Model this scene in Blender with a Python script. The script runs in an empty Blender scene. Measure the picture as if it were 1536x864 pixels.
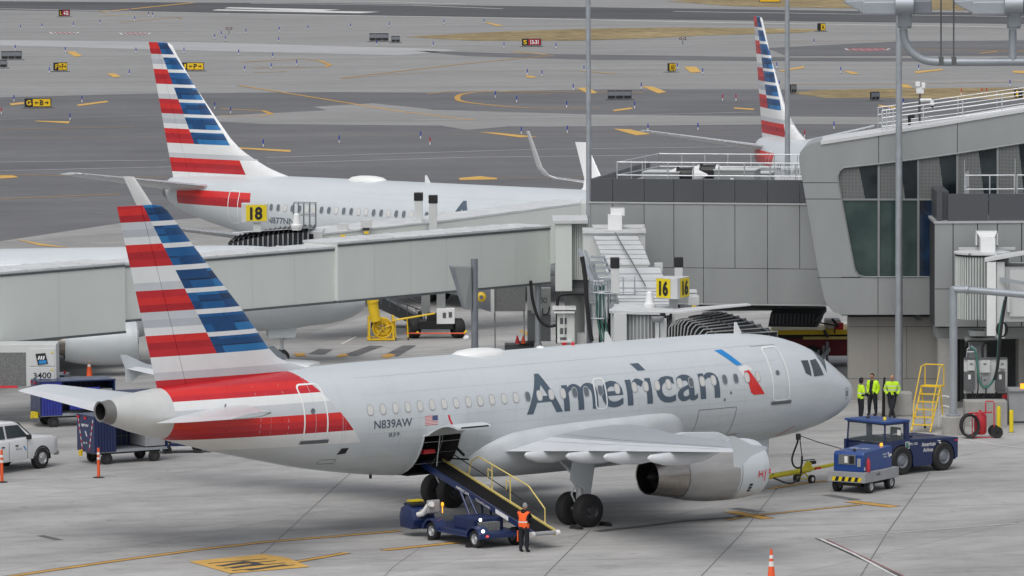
EXPO=0.22
import bpy, bmesh, math, random
import numpy as np
from mathutils import Vector, Matrix
random.seed(7)
R=math.radians; PI=math.pi; sin=math.sin; cos=math.cos
scn=bpy.context.scene; COL=scn.collection
# ---------------------------------------------------------------- camera model (site frame: camera stands at x=0,y=0, looks along +y)
W_,H_=1536,864; FPX=8730.22; PIT=0.0813966942; ROL=-0.00547326617; CZ=24.7748
CAM=Vector((0,0,CZ)); _d=Vector((0,cos(PIT),-sin(PIT))); _r=Vector((1,0,0)); _u=_r.cross(_d)
_R=_r*cos(ROL)+_u*sin(ROL); _U=-_r*sin(ROL)+_u*cos(ROL)
def ray(px,py): return _d+_R*((px-W_/2)/FPX)+_U*((H_/2-py)/FPX)
def G(px,py,z=0.0):
    v=ray(px,py); return CAM+v*((z-CZ)/v.z)
def Wp(px,py,y):
    v=ray(px,py); return CAM+v*(y/v.y)
# ---------------------------------------------------------------- materials
def new_mat(name):
    m=bpy.data.materials.new(name); m.use_nodes=True; return m,m.node_tree,m.node_tree.nodes['Principled BSDF']
def mat(name,rgb,rough=.5,metal=0.0,var=.08,scale=2.0,bump=0.0,bscale=30,coat=0,emit=None,es=1.0,streak=None,rvar=.1,spec=None):
    m,nt,b=new_mat(name); N=nt.nodes; L=nt.links
    b.inputs['Roughness'].default_value=rough; b.inputs['Metallic'].default_value=metal
    b.inputs['Coat Weight'].default_value=coat; b.inputs['Coat Roughness'].default_value=.15
    if spec is not None: b.inputs['Specular IOR Level'].default_value=spec
    tc=N.new('ShaderNodeTexCoord'); src=tc.outputs['Object']
    if streak:
        mp=N.new('ShaderNodeMapping'); L.new(src,mp.inputs[0]); mp.inputs['Scale'].default_value=streak; src=mp.outputs[0]
    n=N.new('ShaderNodeTexNoise'); n.inputs['Scale'].default_value=scale; n.inputs['Detail'].default_value=6; n.inputs['Roughness'].default_value=.6
    L.new(src,n.inputs[0])
    r=N.new('ShaderNodeMapRange'); r.inputs['From Min'].default_value=.3; r.inputs['From Max'].default_value=.7
    r.inputs['To Min'].default_value=1-var; r.inputs['To Max'].default_value=1+var; L.new(n.outputs[0],r.inputs[0])
    mx=N.new('ShaderNodeVectorMath'); mx.operation='SCALE'; mx.inputs[0].default_value=rgb; L.new(r.outputs[0],mx.inputs['Scale'])
    L.new(mx.outputs[0],b.inputs['Base Color'])
    r2=N.new('ShaderNodeMapRange'); r2.inputs['From Min'].default_value=.3; r2.inputs['From Max'].default_value=.7
    r2.inputs['To Min'].default_value=max(0,rough-rvar); r2.inputs['To Max'].default_value=min(1,rough+rvar); L.new(n.outputs[0],r2.inputs[0]); L.new(r2.outputs[0],b.inputs['Roughness'])
    if bump:
        n2=N.new('ShaderNodeTexNoise'); n2.inputs['Scale'].default_value=bscale; n2.inputs['Detail'].default_value=4; L.new(tc.outputs['Object'],n2.inputs[0])
        bp=N.new('ShaderNodeBump'); bp.inputs['Strength'].default_value=bump; bp.inputs['Distance'].default_value=.02; L.new(n2.outputs[0],bp.inputs['Height']); L.new(bp.outputs[0],b.inputs['Normal'])
    if emit: b.inputs['Emission Color'].default_value=(*emit,1); b.inputs['Emission Strength'].default_value=es
    return m
M={}
def addm(k,*a,**kw): M[k]=mat(k,*a,**kw)
addm('silver',(.565,.605,.625),.36,.08,var=.045,scale=.9,coat=.25,rvar=.03,streak=(.25,1,1.2),bump=.045,bscale=1.6)
addm('silver_low',(.54,.57,.59),.4,.1,var=.06,scale=1.2,coat=.15)
addm('cone_grey',(.55,.56,.55),.4,.05,var=.05,scale=1.5)
addm('white',(.74,.75,.75),.35,var=.03,coat=.3)
addm('l_white',(.70,.71,.71),.4,var=.03); addm('l_grey1',(.52,.54,.56),.4,var=.03); addm('l_grey2',(.44,.46,.5),.4,var=.03)
addm('l_red1',(.62,.022,.02),.35,var=.05,coat=.3); addm('l_red2',(.40,.010,.018),.35,var=.05,coat=.3); addm('l_red3',(.50,.016,.024),.35,var=.05,coat=.3)
for i,c in enumerate([(.004,.030,.095),(.004,.055,.17),(.007,.095,.27),(.015,.155,.38),(.004,.016,.05)]): addm('l_blue%d'%i,c,.35,var=.06,coat=.3)
addm('letter',(.075,.105,.14),.4,var=.04)
addm('wing_grey',(.34,.36,.39),.4,.05,var=.05,scale=1.5); addm('wing_light',(.60,.62,.64),.38,.05,var=.05,scale=1.5)
addm('lead_edge',(.62,.63,.64),.25,.7,var=.04)
addm('nacelle_metal',(.42,.41,.40),.36,.55,var=.12,scale=1.2,streak=(.4,2.5,2.5)); addm('nozzle',(.36,.33,.30),.24,.95,var=.2,scale=1.5,streak=(.5,3,3))
addm('apu_grey',(.20,.195,.19),.45,.4,var=.12)
addm('black',(.012,.012,.013),.5,var=.1); addm('rubber',(.018,.018,.019),.75,var=.2,scale=8,bump=.2)
addm('rim',(.45,.46,.47),.4,.5); addm('rim_dark',(.05,.05,.055),.45,.3)
addm('glass_dark',(.05,.065,.075),.12,var=.02,rvar=.02); addm('win_shade',(.60,.60,.575),.4,var=.05); addm('win_open',(.13,.15,.17),.15,var=.1)
addm('seam_light',(.49,.525,.545),.4,var=.05)
addm('win_ring',(.44,.46,.48),.35,.3,var=.02); addm('line',(.11,.12,.13),.5,var=.05); addm('door_white',(.78,.79,.78),.4,var=.02)
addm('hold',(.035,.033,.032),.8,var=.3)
addm('flag_red',(.55,.05,.06),.5); addm('flag_blue',(.07,.09,.2),.5)
addm('logo_blue',(.02,.22,.55),.35); addm('logo_light',(.12,.42,.72),.35); addm('mark_red',(.6,.02,.03),.5)
# ---------------------------------------------------------------- object helpers
def tag(o,label=None,cat=None,group=None,kind=None):
    if label: o['label']=label
    if cat: o['category']=cat
    if group: o['group']=group
    if kind: o['kind']=kind
    return o
def thing(name,label,cat,loc=(0,0,0),rz=0.0,group=None):
    o=bpy.data.objects.new(name,None); o.empty_display_size=.2; COL.objects.link(o)
    o.location=loc; o.rotation_euler=(0,0,rz); return tag(o,label,cat,group)
class MB:
    def __init__(s): s.v=[]; s.f=[]; s.m=[]
    def add(s,vs,fs,mi=0):
        n=len(s.v); s.v+= [tuple(v) for v in vs]
        for f in fs: s.f.append([i+n for i in f]); s.m.append(mi)
        return s
    def box(s,c,size,rot=None,mi=0,taper=1.0):
        x,y,z=[k/2 for k in size]; c=Vector(c); vs=[]
        for sz in (-1,1):
            t=taper if sz>0 else 1.0
            for sx,sy in ((-1,-1),(1,-1),(1,1),(-1,1)):
                p=Vector((sx*x*t,sy*y*t,sz*z)); p=(rot@p) if rot else p; vs.append(c+p)
        return s.add(vs,[(3,2,1,0),(4,5,6,7),(0,1,5,4),(1,2,6,5),(2,3,7,6),(3,0,4,7)],mi)
    def bx(s,x0,x1,y0,y1,z0,z1,mi=0): return s.box(((x0+x1)/2,(y0+y1)/2,(z0+z1)/2),(abs(x1-x0),abs(y1-y0),abs(z1-z0)),mi=mi)
    def tube(s,pts,r,n=8,mi=0,cap=True,r1=None):
        pts=[Vector(p) for p in pts]; k=len(pts); rings=[]; up=None
        for i,p in enumerate(pts):
            t=(pts[min(i+1,k-1)]-pts[max(i-1,0)]).normalized()
            if up is None: up=Vector((0,0,1)) if abs(t.z)<.9 else Vector((1,0,0))
            a=t.cross(up); 
            if a.length<1e-4: a=t.cross(Vector((0,1,0)))
            a.normalize(); b=a.cross(t).normalized(); up=b
            rr=r if r1 is None else r+(r1-r)*i/(k-1)
            rings.append([p+a*rr*cos(2*PI*j/n)+b*rr*sin(2*PI*j/n) for j in range(n)])
        return s.loft(rings,mi,cap)
    def loft(s,rings,mi=0,cap=True,closed=True):
        n=len(rings[0]); vs=[p for r in rings for p in r]; fs=[]
        for i in range(len(rings)-1):
            for j in range(n if closed else n-1):
                k=(j+1)%n; fs.append((i*n+j,i*n+k,(i+1)*n+k,(i+1)*n+j))
        if cap: fs.append(tuple(range(n-1,-1,-1))); fs.append(tuple((len(rings)-1)*n+j for j in range(n)))
        return s.add(vs,fs,mi)
    def lathe(s,prof,o=(0,0,0),axis=(0,0,1),n=24,mi=0,cap=False,mis=None):
        ax=Vector(axis).normalized(); a=ax.orthogonal().normalized(); b=ax.cross(a); o=Vector(o)
        rings=[[o+ax*h+(a*cos(2*PI*j/n)+b*sin(2*PI*j/n))*r for j in range(n)] for h,r in prof]
        if mis is None: return s.loft(rings,mi,cap)
        for i in range(len(rings)-1): s.loft(rings[i:i+2],mis[i],False)
        return s
    def prism(s,poly,vec,mi=0):
        n=len(poly); vec=Vector(vec); vs=[Vector(p) for p in poly]+[Vector(p)+vec for p in poly]
        return s.add(vs,[tuple(range(n-1,-1,-1)),tuple(range(n,2*n))]+[(i,(i+1)%n,n+(i+1)%n,n+i) for i in range(n)],mi)
    def quad(s,a,b,c,d,mi=0): return s.add([a,b,c,d],[(0,1,2,3)],mi)
    def shift(s,o):
        o=Vector(o); s.v=[tuple(Vector(v)-o) for v in s.v]; return s
    def build(s,name,mats,parent=None,smooth=0,bevel=0,world=False,fix=True,merge=0):
        if world and parent is not None: s.shift(parent.location)
        me=bpy.data.meshes.new(name); me.from_pydata(s.v,[],s.f)
        if not isinstance(mats,(list,tuple)): mats=[mats]
        for m in mats: me.materials.append(M[m] if isinstance(m,str) else m)
        if len(mats)>1: me.polygons.foreach_set('material_index',s.m)
        me.validate()
        if fix or merge or bevel:
            bm=bmesh.new(); bm.from_mesh(me)
            if merge: bmesh.ops.remove_doubles(bm,verts=bm.verts,dist=merge)
            if fix: bmesh.ops.recalc_face_normals(bm,faces=bm.faces)
            if bevel:
                ed=[e for e in bm.edges if len(e.link_faces)==2 and e.calc_face_angle(0)>.6]
                bmesh.ops.bevel(bm,geom=ed,offset=bevel,segments=2,affect='EDGES',profile=.6,clamp_overlap=True)
            bm.to_mesh(me); bm.free()
        if smooth:
            me.shade_smooth(); me.set_sharp_from_angle(angle=R(smooth))
        o=bpy.data.objects.new(name,me); COL.objects.link(o); o.parent=parent; return o
def copy_tree(o,parent=None,top=True):
    c=o.copy(); COL.objects.link(c); c.parent=parent
    for ch in [x for x in o.children]: copy_tree(ch,c,False)
    return c
_tc={}
def text_geo(txt,w,h,bold=0.0,cut=0):
    """flat letters filling w x h, lower-left at the origin -> (verts2d, faces)"""
    key=(txt,w,h,bold,cut)
    if key in _tc: return _tc[key]
    cu=bpy.data.curves.new('t','FONT'); cu.body=txt; cu.offset=bold; cu.resolution_u=4
    o=bpy.data.objects.new('t',cu); COL.objects.link(o); dg=bpy.context.evaluated_depsgraph_get(); dg.update()
    me=bpy.data.meshes.new_from_object(o.evaluated_get(dg)); bpy.data.objects.remove(o); bpy.data.curves.remove(cu)
    co=np.array([v.co[:2] for v in me.vertices]); lo=co.min(0); hi=co.max(0)
    for v in me.vertices: v.co=((v.co.x-lo[0])/(hi[0]-lo[0])*w,(v.co.y-lo[1])/(hi[1]-lo[1])*h,0)
    if cut:
        bm=bmesh.new(); bm.from_mesh(me); y=cut
        while y<h:
            bmesh.ops.bisect_plane(bm,geom=bm.verts[:]+bm.edges[:]+bm.faces[:],plane_co=(0,y,0),plane_no=(0,1,0)); y+=cut
        bm.to_mesh(me); bm.free()
    r=([tuple(v.co[:2]) for v in me.vertices],[tuple(p.vertices) for p in me.polygons]); bpy.data.meshes.remove(me)
    _tc[key]=r; return r
def text_on(name,txt,o,ux,uy,w,h,matk,parent,bold=.0,lift=.004,world=False):
    """letters on the plane with lower-left o, right vector ux and up vector uy"""
    v,f=text_geo(txt,w,h,bold); o=Vector(o); ux=Vector(ux).normalized(); uy=Vector(uy).normalized(); n=ux.cross(uy)*lift
    return MB().add([o+ux*a+uy*b+n for a,b in v],f).build(name,matk,parent,fix=False,world=world)
def hermite(xs,ys,x):
    xs=np.array(xs,float); ys=np.array(ys,float); h=np.diff(xs); dl=np.diff(ys)/h
    m=np.zeros(len(xs)); m[0]=dl[0]; m[-1]=dl[-1]
    for i in range(1,len(xs)-1):
        if dl[i-1]*dl[i]>0: m[i]=2*dl[i-1]*dl[i]/(dl[i-1]+dl[i])
    i=int(np.clip(np.searchsorted(xs,x)-1,0,len(xs)-2)); t=(x-xs[i])/h[i]
    return float((2*t**3-3*t*t+1)*ys[i]+(t**3-2*t*t+t)*h[i]*m[i]+(-2*t**3+3*t*t)*ys[i+1]+(t**3-t*t)*h[i]*m[i+1])
# ---------------------------------------------------------------- airliners (local frame: nose tip at origin, +x forward, +y port, z up from the ground)
class Body:
    def __init__(s,tab): s.tab=tab; s.L=-tab[-1][0]; s.t=[math.sqrt(-r[0]) for r in tab]
    def sec(s,X):
        t=math.sqrt(max(0,-X)); a=hermite(s.t,[r[1] for r in s.tab],t); tp=hermite(s.t,[r[2] for r in s.tab],t); bt=hermite(s.t,[r[3] for r in s.tab],t)
        return a,(tp+bt)/2,(tp-bt)/2
    def side(s,X,z,off=.006,sg=-1):
        a,zc,b=s.sec(X); k=max(-.99,min(.99,(z-zc)/b)); y=sg*a*math.sqrt(1-k*k); n=Vector((0,y/a/a,(z-zc)/b/b)).normalized()
        return Vector((X,y,z))+n*off
    def rad(s,X,y,z,off=.01):
        a,zc,b=s.sec(X); d=Vector((0,y/a,(z-zc)/b)).normalized(); n=Vector((0,d.y/a,d.z/b)).normalized()
        return Vector((X,a*d.y,zc+b*d.z))+n*off
    def top(s,X,y,off=.01):
        a,zc,b=s.sec(X); return s.rad(X,y,zc+b*math.sqrt(max(0,1-(y/a)**2)),off)
    def ribbon(s,mb,pts,w,off=.008,closed=False,mi=0,sg=-1):
        P=[Vector(p) for p in pts]
        if closed: P.append(P[0])
        Q=[P[0]]
        for a,b in zip(P,P[1:]):
            n=max(1,int((b-a).length/.12)); Q+=[a+(b-a)*(i/n) for i in range(1,n+1)]
        vs=[]
        for i,p in enumerate(Q):
            if closed: t=Q[(i+1)%(len(Q)-1)]-Q[(i-1)%(len(Q)-1)]
            else: t=Q[min(i+1,len(Q)-1)]-Q[max(i-1,0)]
            t.normalize(); n=Vector((-t.y,t.x))*w/2
            vs+=[s.side(p.x+n.x,p.y+n.y,off,sg),s.side(p.x-n.x,p.y-n.y,off,sg)]
        mb.add(vs,[(2*i,2*i+1,2*i+3,2*i+2) for i in range(len(Q)-1)],mi)
    def patch(s,mb,c,n=5,mi=0,fn=None):
        c=[Vector(p) for p in c]; fn=fn or (lambda p:s.side(p.x,p.y)); vs=[]
        for i in range(n+1):
            for j in range(n+1):
                u,v=i/n,j/n; vs.append(fn((c[0]*(1-u)+c[1]*u)*(1-v)+(c[3]*(1-u)+c[2]*u)*v))
        mb.add(vs,[(i*(n+1)+j,(i+1)*(n+1)+j,(i+1)*(n+1)+j+1,i*(n+1)+j+1) for i in range(n) for j in range(n)],mi)
    def text(s,name,txt,X,z,w,h,matk,parent,bold=0,shear=0):
        v,f=text_geo(txt,w,h,bold,.1); 
        return MB().add([s.side(X+a+shear*b,z+b,.009) for a,b in v],f).build(name,matk,parent,fix=False,smooth=60)
def rrect(x0,x1,z0,z1,r,n=4,lean=0):
    P=[]
    for cx,cz,a0 in ((x1-r,z1-r,0),(x0+r,z1-r,90),(x0+r,z0+r,180),(x1-r,z0+r,270)):
        for i in range(n+1): a=R(a0+90*i/n); P.append((cx+r*cos(a)+lean*(cz+r*sin(a)-z0),cz+r*sin(a)))
    return P
def bisect_build(mb,name,mats,planes,classify,parent,smooth=40,delete=None):
    """build with crisp colour borders: cut the mesh along planes, then give each face its paint"""
    me=bpy.data.meshes.new(name); me.from_pydata(mb.v,[],mb.f); bm=bmesh.new(); bm.from_mesh(me)
    bmesh.ops.remove_doubles(bm,verts=bm.verts,dist=.0005); bmesh.ops.recalc_face_normals(bm,faces=bm.faces)
    for co,no in planes: bmesh.ops.bisect_plane(bm,geom=bm.verts[:]+bm.edges[:]+bm.faces[:],plane_co=co,plane_no=no,dist=1e-5)
    if delete:
        ff=[f for f in bm.faces if delete(f.calc_center_median())]; bmesh.ops.delete(bm,geom=ff,context='FACES')
    keys=list(mats)
    for f in bm.faces: f.material_index=keys.index(classify(f.calc_center_median()))
    bm.to_mesh(me); bm.free()
    for k in keys: me.materials.append(M[k])
    me.shade_smooth(); me.set_sharp_from_angle(angle=R(smooth))
    o=bpy.data.objects.new(name,me); COL.objects.link(o); o.parent=parent; return o
def foil(le,te,y,z,th,n=9,vert=False,camber=0,twist=0):
    """airfoil ring between leading and trailing edge x; vert: thickness runs along y (a fin)"""
    c=le-te; P=[]
    def yt(t): return th*c*5*(.2969*math.sqrt(t)-.126*t-.3516*t*t+.2843*t**3-.1036*t**4)
    ts=[.5*(1-cos(PI*i/n)) for i in range(n+1)]
    for t in ts[::-1]: P.append((le-c*t,yt(t)+camber*c*4*t*(1-t)))
    for t in ts[1:-1]: P.append((le-c*t,-yt(t)+camber*c*4*t*(1-t)))
    if vert: return [Vector((x,k,z)) for x,k in P]
    return [Vector((x,y,z+k-(le-x)*twist)) for x,k in P]
def hash01(*a): return (sin(sum(v*k for v,k in zip(a,(12.9898,78.233,37.719))))*43758.5453)%1
REDS=['l_red1','l_red2','l_red3']; WH=['l_white','l_grey1','l_white','l_grey2']; BLUES=['l_blue0','l_blue1','l_blue2','l_blue3','l_blue4']
FINM=REDS+['l_white','l_grey1','l_grey2']+BLUES+['white']
def fin_paint(rows,red0,dg,bluebot,last_red=None,le=None,le_w=0):
    """rows: z of the row borders from the tip down; dg: (x at z0, z0, slope) border of red and blue"""
    pl=[((0,0,z),(0,0,1)) for z in rows]
    for a,b in zip(rows,rows[1:]):
        for k in (1/3,2/3,.21,.6): pl.append(((0,0,a+(b-a)*k),(0,0,1)))
    dn=Vector((1,0,-dg[2])).normalized()
    for k in (0,.35,.8,1.3,1.9): pl.append(((dg[0]+k,0,dg[1]),dn))
    if last_red: pl.append(((last_red[0],0,last_red[1]),Vector((1,0,-last_red[2])).normalized()))
    def cl(c):
        x,z=c.x,c.z; d=x-(dg[0]+dg[2]*(z-dg[1]))
        i=sum(1 for r in rows if z<r)-1; i=max(0,i)
        hi=rows[i] if i<len(rows) else 0; lo=rows[i+1] if i+1<len(rows) else hi-.8
        t=(hi-z)/(hi-lo); s=int(t*3)
        if last_red and i>=len(rows)-2:
            if i==len(rows)-2 and x<last_red[0]+last_red[2]*(z-last_red[1]): return REDS[s%3]
            return 'white' if i==len(rows)-2 or not last_red else 'l_white'
        if z>bluebot and d>0:
            if le and x>le(z)-le_w: return 'white'
            if i>0 and t<.21: return 'l_white'
            seg=(sum(1 for k in (.35,.8,1.3,1.9) if d>k)+1)//2; s2=0 if t<.333 else (1 if t<.6 else (2 if t<.667 else 3))
            h=hash01(i+1,seg,s2); return BLUES[[1,0,1,2][int(h*4)]] if s2==1 else (BLUES[[4,0,0,1][int(h*4)]] if s2==2 else BLUES[[1,1,2,2,3][int(h*5)]])
        if (i%2==0)==red0: return REDS[s%3] if i%4 else REDS[(s+2)%3]
        return ['l_white','l_grey1','l_grey2','l_white'][(s+i)%4]
    return pl,cl
def wheel(parent,X,Y,r,w,rimk='rim_dark',rr=.45,name='wheel'):
    e=MB().lathe([(-w/2,r*.5),(-w/2,r*.86),(-w*.36,r*.98),(0,r),(w*.36,r*.98),(w/2,r*.86),(w/2,r*.5)],(X,Y,r),(0,1,0),28).build(name,'rubber',parent,smooth=50)
    MB().lathe([(-w*.42,0.001),(-w*.42,r*.2),(-w*.3,r*.26),(-w*.34,r*rr),(-w*.47,r*.52),(w*.47,r*.52),(w*.34,r*rr),(w*.42,.001)],(X,Y,r),(0,1,0),20).build('rim',rimk,e,smooth=30)
    return e
def build_windows(B,root,xs,z,w,h,shade,skip=()):
    me=None
    for i,x in enumerate(xs):
        mb=MB(); 
        def ov(W,Hh,off): return [B.side(x+W/2*abs(cos(a))**.75*(1 if cos(a)>0 else -1),z+Hh/2*abs(sin(a))**.75*(1 if sin(a)>0 else -1),off) for a in [2*PI*k/16 for k in range(16)]]
        o=ov(w+.05,h+.06,.013); p=ov(w,h,.017); mb.add(o+p,[(k,(k+1)%16,16+(k+1)%16,16+k) for k in range(16)],0); mb.add(p,[tuple(range(16))],1)
        mb.build('window',['win_ring','win_shade' if shade(i) else 'win_open'],root,fix=False)
def airliner(kind,root,detail=True,text=None,reg=None,regno=None,cargo=False):
    A=kind=='a'
    if A:
        B=Body([(0,.0,3.25,3.25),(-.05,.22,3.47,3.05),(-.27,.52,3.80,2.93),(-.56,.78,4.04,2.76),(-.94,1.02,4.29,2.54),(-1.44,1.27,4.62,2.36),(-2.26,1.53,5.12,2.14),(-3.25,1.76,5.49,1.99),(-4.23,1.89,5.71,1.89),(-5.5,1.96,5.84,1.84),(-7,1.975,5.89,1.81),(-12,1.975,5.9,1.81),(-20,1.975,5.9,1.81),(-21.4,1.975,5.9,1.86),(-22.84,1.95,5.9,2.0),(-24.3,1.87,5.88,2.21),(-25.7,1.74,5.85,2.45),(-27.1,1.57,5.8,2.76),(-28.5,1.37,5.74,3.08),(-30,1.14,5.66,3.46),(-31.4,.9,5.57,3.85),(-32.4,.7,5.48,4.1),(-33.1,.52,5.37,4.34),(-33.84,.37,5.25,4.62)])
    else:
        B=Body([(0,.0,2.85,2.85),(-.05,.2,3.04,2.66),(-.3,.5,3.35,2.40),(-.7,.8,3.70,2.18),(-1.2,1.05,4.05,2.02),(-1.9,1.3,4.62,1.88),(-2.6,1.5,5.15,1.83),(-3.5,1.68,5.5,1.7),(-4.6,1.8,5.68,1.62),(-6,1.87,5.78,1.58),(-8,1.88,5.8,1.56),(-20,1.88,5.8,1.56),(-25.5,1.88,5.8,1.56),(-27.5,1.85,5.8,1.68),(-29.5,1.75,5.79,1.95),(-31.5,1.58,5.76,2.35),(-33.3,1.38,5.72,2.8),(-35,1.15,5.67,3.15),(-36.5,.88,5.6,3.55),(-37.6,.6,5.5,3.95),(-38.3,.33,5.3,4.35)])
    L=B.L; N=72; rings=[]
    ts=list(np.linspace(.02,math.sqrt(3),16))+[math.sqrt(x) for x in np.arange(3.5,L,.55)]+[math.sqrt(L)]
    for t in ts:
        a,zc,b=B.sec(-t*t); rings.append([Vector((-t*t,a*cos(2*PI*j/N),zc+b*sin(2*PI*j/N))) for j in range(N)])
    mb=MB().loft(rings,0,False); mb.add(rings[0],[tuple(range(N))])
    if A:
        sl=Vector((1,0,.8)).normalized()
        planes=[((-21.52,0,0),sl),((-31.4,0,0),(1,0,0)),((-33.45,0,0),(1,0,0))]+[((0,0,z),(0,0,1)) for z in (5.55,5.32,5.15,4.85,4.45,4.22,4.0,3.8,3.36)]
        if cargo: planes+=[((-21.58,0,0),(1,0,0)),((-19.92,0,0),(1,0,0)),((0,0,3.40),(0,0,1)),((0,0,1.93),(0,0,1))]
        def cl(c):
            if c.x<-33.45: return 'apu_grey'
            if c.x<-31.4: return 'cone_grey'
            if c.x+.8*c.z<-21.52 and c.z>3.36:
                z=c.z
                if z>5.55: return 'l_red3'  # crown band darker: sky reflection put into the red
                if z>5.32: return 'l_red1'
                if z>5.15: return 'l_red3'
                if z>4.85: return 'l_white'
                if z>4.45: return 'l_grey1'
                if z>4.22: return 'l_red1'
                if z>4.0: return 'l_red3'
                if z>3.8: return 'l_red2'
                return 'l_white'
            return 'silver'
        hole=(lambda c:-21.58<c.x<-19.92 and 1.93<c.z<3.40 and c.y<0) if cargo else None
    else:
        planes=[((-30.9,0,4.5),Vector((1,0,.25)).normalized()),((-36.8,0,0),(1,0,0)),((0,0,4.93),(0,0,1)),((0,0,4.6),(0,0,1)),((0,0,4.15),(0,0,1)),((-37.9,0,0),(1,0,0))]; hole=None
        def cl(c):
            if c.x<-37.9: return 'apu_grey'
            if -36.8<c.x<-30.9-.25*(c.z-4.5) and 4.15<c.z<4.93: return 'l_red1' if c.z>4.6 else 'l_red2'
            return 'silver'
    bisect_build(mb,'fuselage',['silver','cone_grey','apu_grey','l_red1','l_red2','l_red3','l_white','l_grey1'],planes,cl,root,35,hole)
    e=B.sec(-L); MB().lathe([(0,e[0]*.95),(.02,e[0]*.78)],(-L,0,e[1]),(1,0,0),24).build('exhaust_rim','apu_grey',root,smooth=30); MB().lathe([(.02,e[0]*.78),(.5,e[0]*.70),(.55,.001)],(-L,0,e[1]),(1,0,0),20).build('exhaust_outlet','black',root,smooth=30)
    # cockpit glass
    wsz=0 if A else -.12
    for sg in (-1,1):
        for c in ([(-2.55,1.06),(-2.18,.1),(-1.5,.1),(-2.42,1.43)],):
            mb=MB(); B.patch(mb,[(x-wsz,y*sg) for x,y in c],6,fn=lambda p:B.top(p.x,p.y,.012)); mb.build('windshield','glass_dark',root,smooth=60,fix=False)
        for c in ([(-3.22,4.80),(-2.78,4.82),(-2.66,4.24),(-3.28,4.24)],[(-3.75,4.84),(-3.34,4.82),(-3.42,4.26),(-3.72,4.40)]):
            mb=MB(); B.patch(mb,[(x-wsz*2,z+wsz*.6) for x,z in c],5,fn=lambda p:B.side(p.x,p.y,.012,sg)); mb.build('cockpit_window','glass_dark',root,smooth=60,fix=False)
    # cabin windows
    if A:
        xs=[-23.87+.533*k for k in range(19)]+[-13.63,-12.85,-12.05]+[-6.19-.533*k for k in range(10,-1,-1)]; op={13,17,18,19,26,29,30}
        build_windows(B,root,xs,4.44,.215,.32,lambda i:i not in op)
    else:
        xs=[x for x in [-30.3+.508*k for k in range(50)]]; build_windows(B,root,xs,4.26,.23,.34,lambda i:i%7 in(0,1,4))
    # doors, hatches and seams
    def door(x0,x1,z0,z1,r,wd,name,mk,sill=True,lean=0):
        mb=MB(); B.ribbon(mb,rrect(x0,x1,z0,z1,r,4,lean),wd,closed=True,off=.011); o=mb.build(name,mk,root,smooth=60,fix=False)
        if sill:
            s=MB(); B.patch(s,[(x0-.08,z0-.03),(x1+.1,z0-.03),(x1+.1,z0-.15),(x0-.08,z0-.15)],4,fn=lambda p:B.side(p.x,p.y,.03)); s.build('door_sill','line',o,smooth=60,fix=False)
        if sill:
            s=MB(); s.lathe([(0,.001),(.012,.085),(.0,.1)],B.side((x0+x1)/2-.1,(z0+z1)/2+.05,.01),B.side(x0,4.4,1)-B.side(x0,4.4,0),14); s.build('door_porthole','win_open',o,fix=False)
        return o
    if A:
        door(-5.50,-4.68,3.52,5.40,.16,.055,'door','door_white'); door(-26.52,-25.62,3.58,5.42,.16,.055,'door','door_white')
        door(-13.88,-13.38,3.80,4.84,.14,.055,'overwing_exit','door_white',False)
        door(-9.05,-7.25,2.3,3.42,.04,.018,'cargo_door','line',False); door(-7.1,-6.75,2.12,2.36,.02,.018,'service_hatch','line',False)
    else:
        door(-32.55,-31.8,3.3,5.0,.14,.05,'door','door_white',False); door(-5.3,-4.4,3.2,5.05,.14,.05,'door','door_white',False)
        door(-24.5,-23.3,2.3,3.1,.04,.018,'cargo_door','line',False)
    mb=MB()
    for x in ((-8.6,-11.9,-16.2,-19.2,-22.6,-24.9,-27.8) if A else (-10,-16,-22,-26,-29)):
        a,zc,b=B.sec(x); B.ribbon(mb,[(x,zc+b*.94*(1-2*k/12)) for k in range(13)],.006,off=.003)
    for z in ((2.75,3.62,5.5) if A else (2.6,3.6,5.2)): B.ribbon(mb,[(x,z) for x in np.arange(-24,-4.5,.7)],.006,off=.003)
    mb.build('panel_seams','win_ring',root,fix=False)
    mb=MB()
    for x in np.arange(-28.2,-4.2,1.065): a,zc,b=B.sec(x); B.ribbon(mb,[(x,zc+b*.94*(1-2*k/12)) for k in range(13)],.012,off=.0025)
    for z in (2.35,3.15,4.05,4.95): B.ribbon(mb,[(x,z) for x in np.arange(-24,-4.5,.7)],.010,off=.0025)
    mb.build('skin_laps','seam_light',root,fix=False)
    # fin and rudder
    if A:
        zs=[5.2,5.6,5.9,6.1,6.3,6.63,7.2,8.12,9.2,10.22,11.0,11.55,11.70,11.76]; LEx={5.2:-24.5,5.6:-24.7,5.9:-25.3,6.1:-26.0,6.3:-26.42,6.63:-26.79,7.2:-27.24,8.12:-27.98,9.2:-28.95,10.22:-29.85,11.0:-30.52,11.55:-30.99,11.70:-31.22,11.76:-31.5}
        te=lambda z:-31.5-.253*(z-5.63); hg=lambda z:-30.35-.29*(z-5.63)
        rows=[11.9,11.21,10.45,9.69,8.88,8.15,7.35,6.62,5.82,5.0]; dg=(-29.14,6.61,-.565); bb=6.62
        def cl0(c):
            if c.z<5.82: return 'l_red3' if c.x+.8*c.z<-21.4 else 'silver'
            return None
        lastred=None
    else:
        zs=[5.3,5.75,5.95,6.2,6.5,6.9,7.2,7.65,9,10.51,12.0,12.5,12.62,12.66]; LEx={5.3:-28.6,5.75:-29.4,5.95:-30.2,6.2:-31,6.5:-31.7,6.9:-32.55,7.2:-33.05,7.65:-33.62,9:-34.9,10.51:-36.27,12.0:-37.4,12.5:-37.75,12.62:-38.0,12.66:-38.3}
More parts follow.
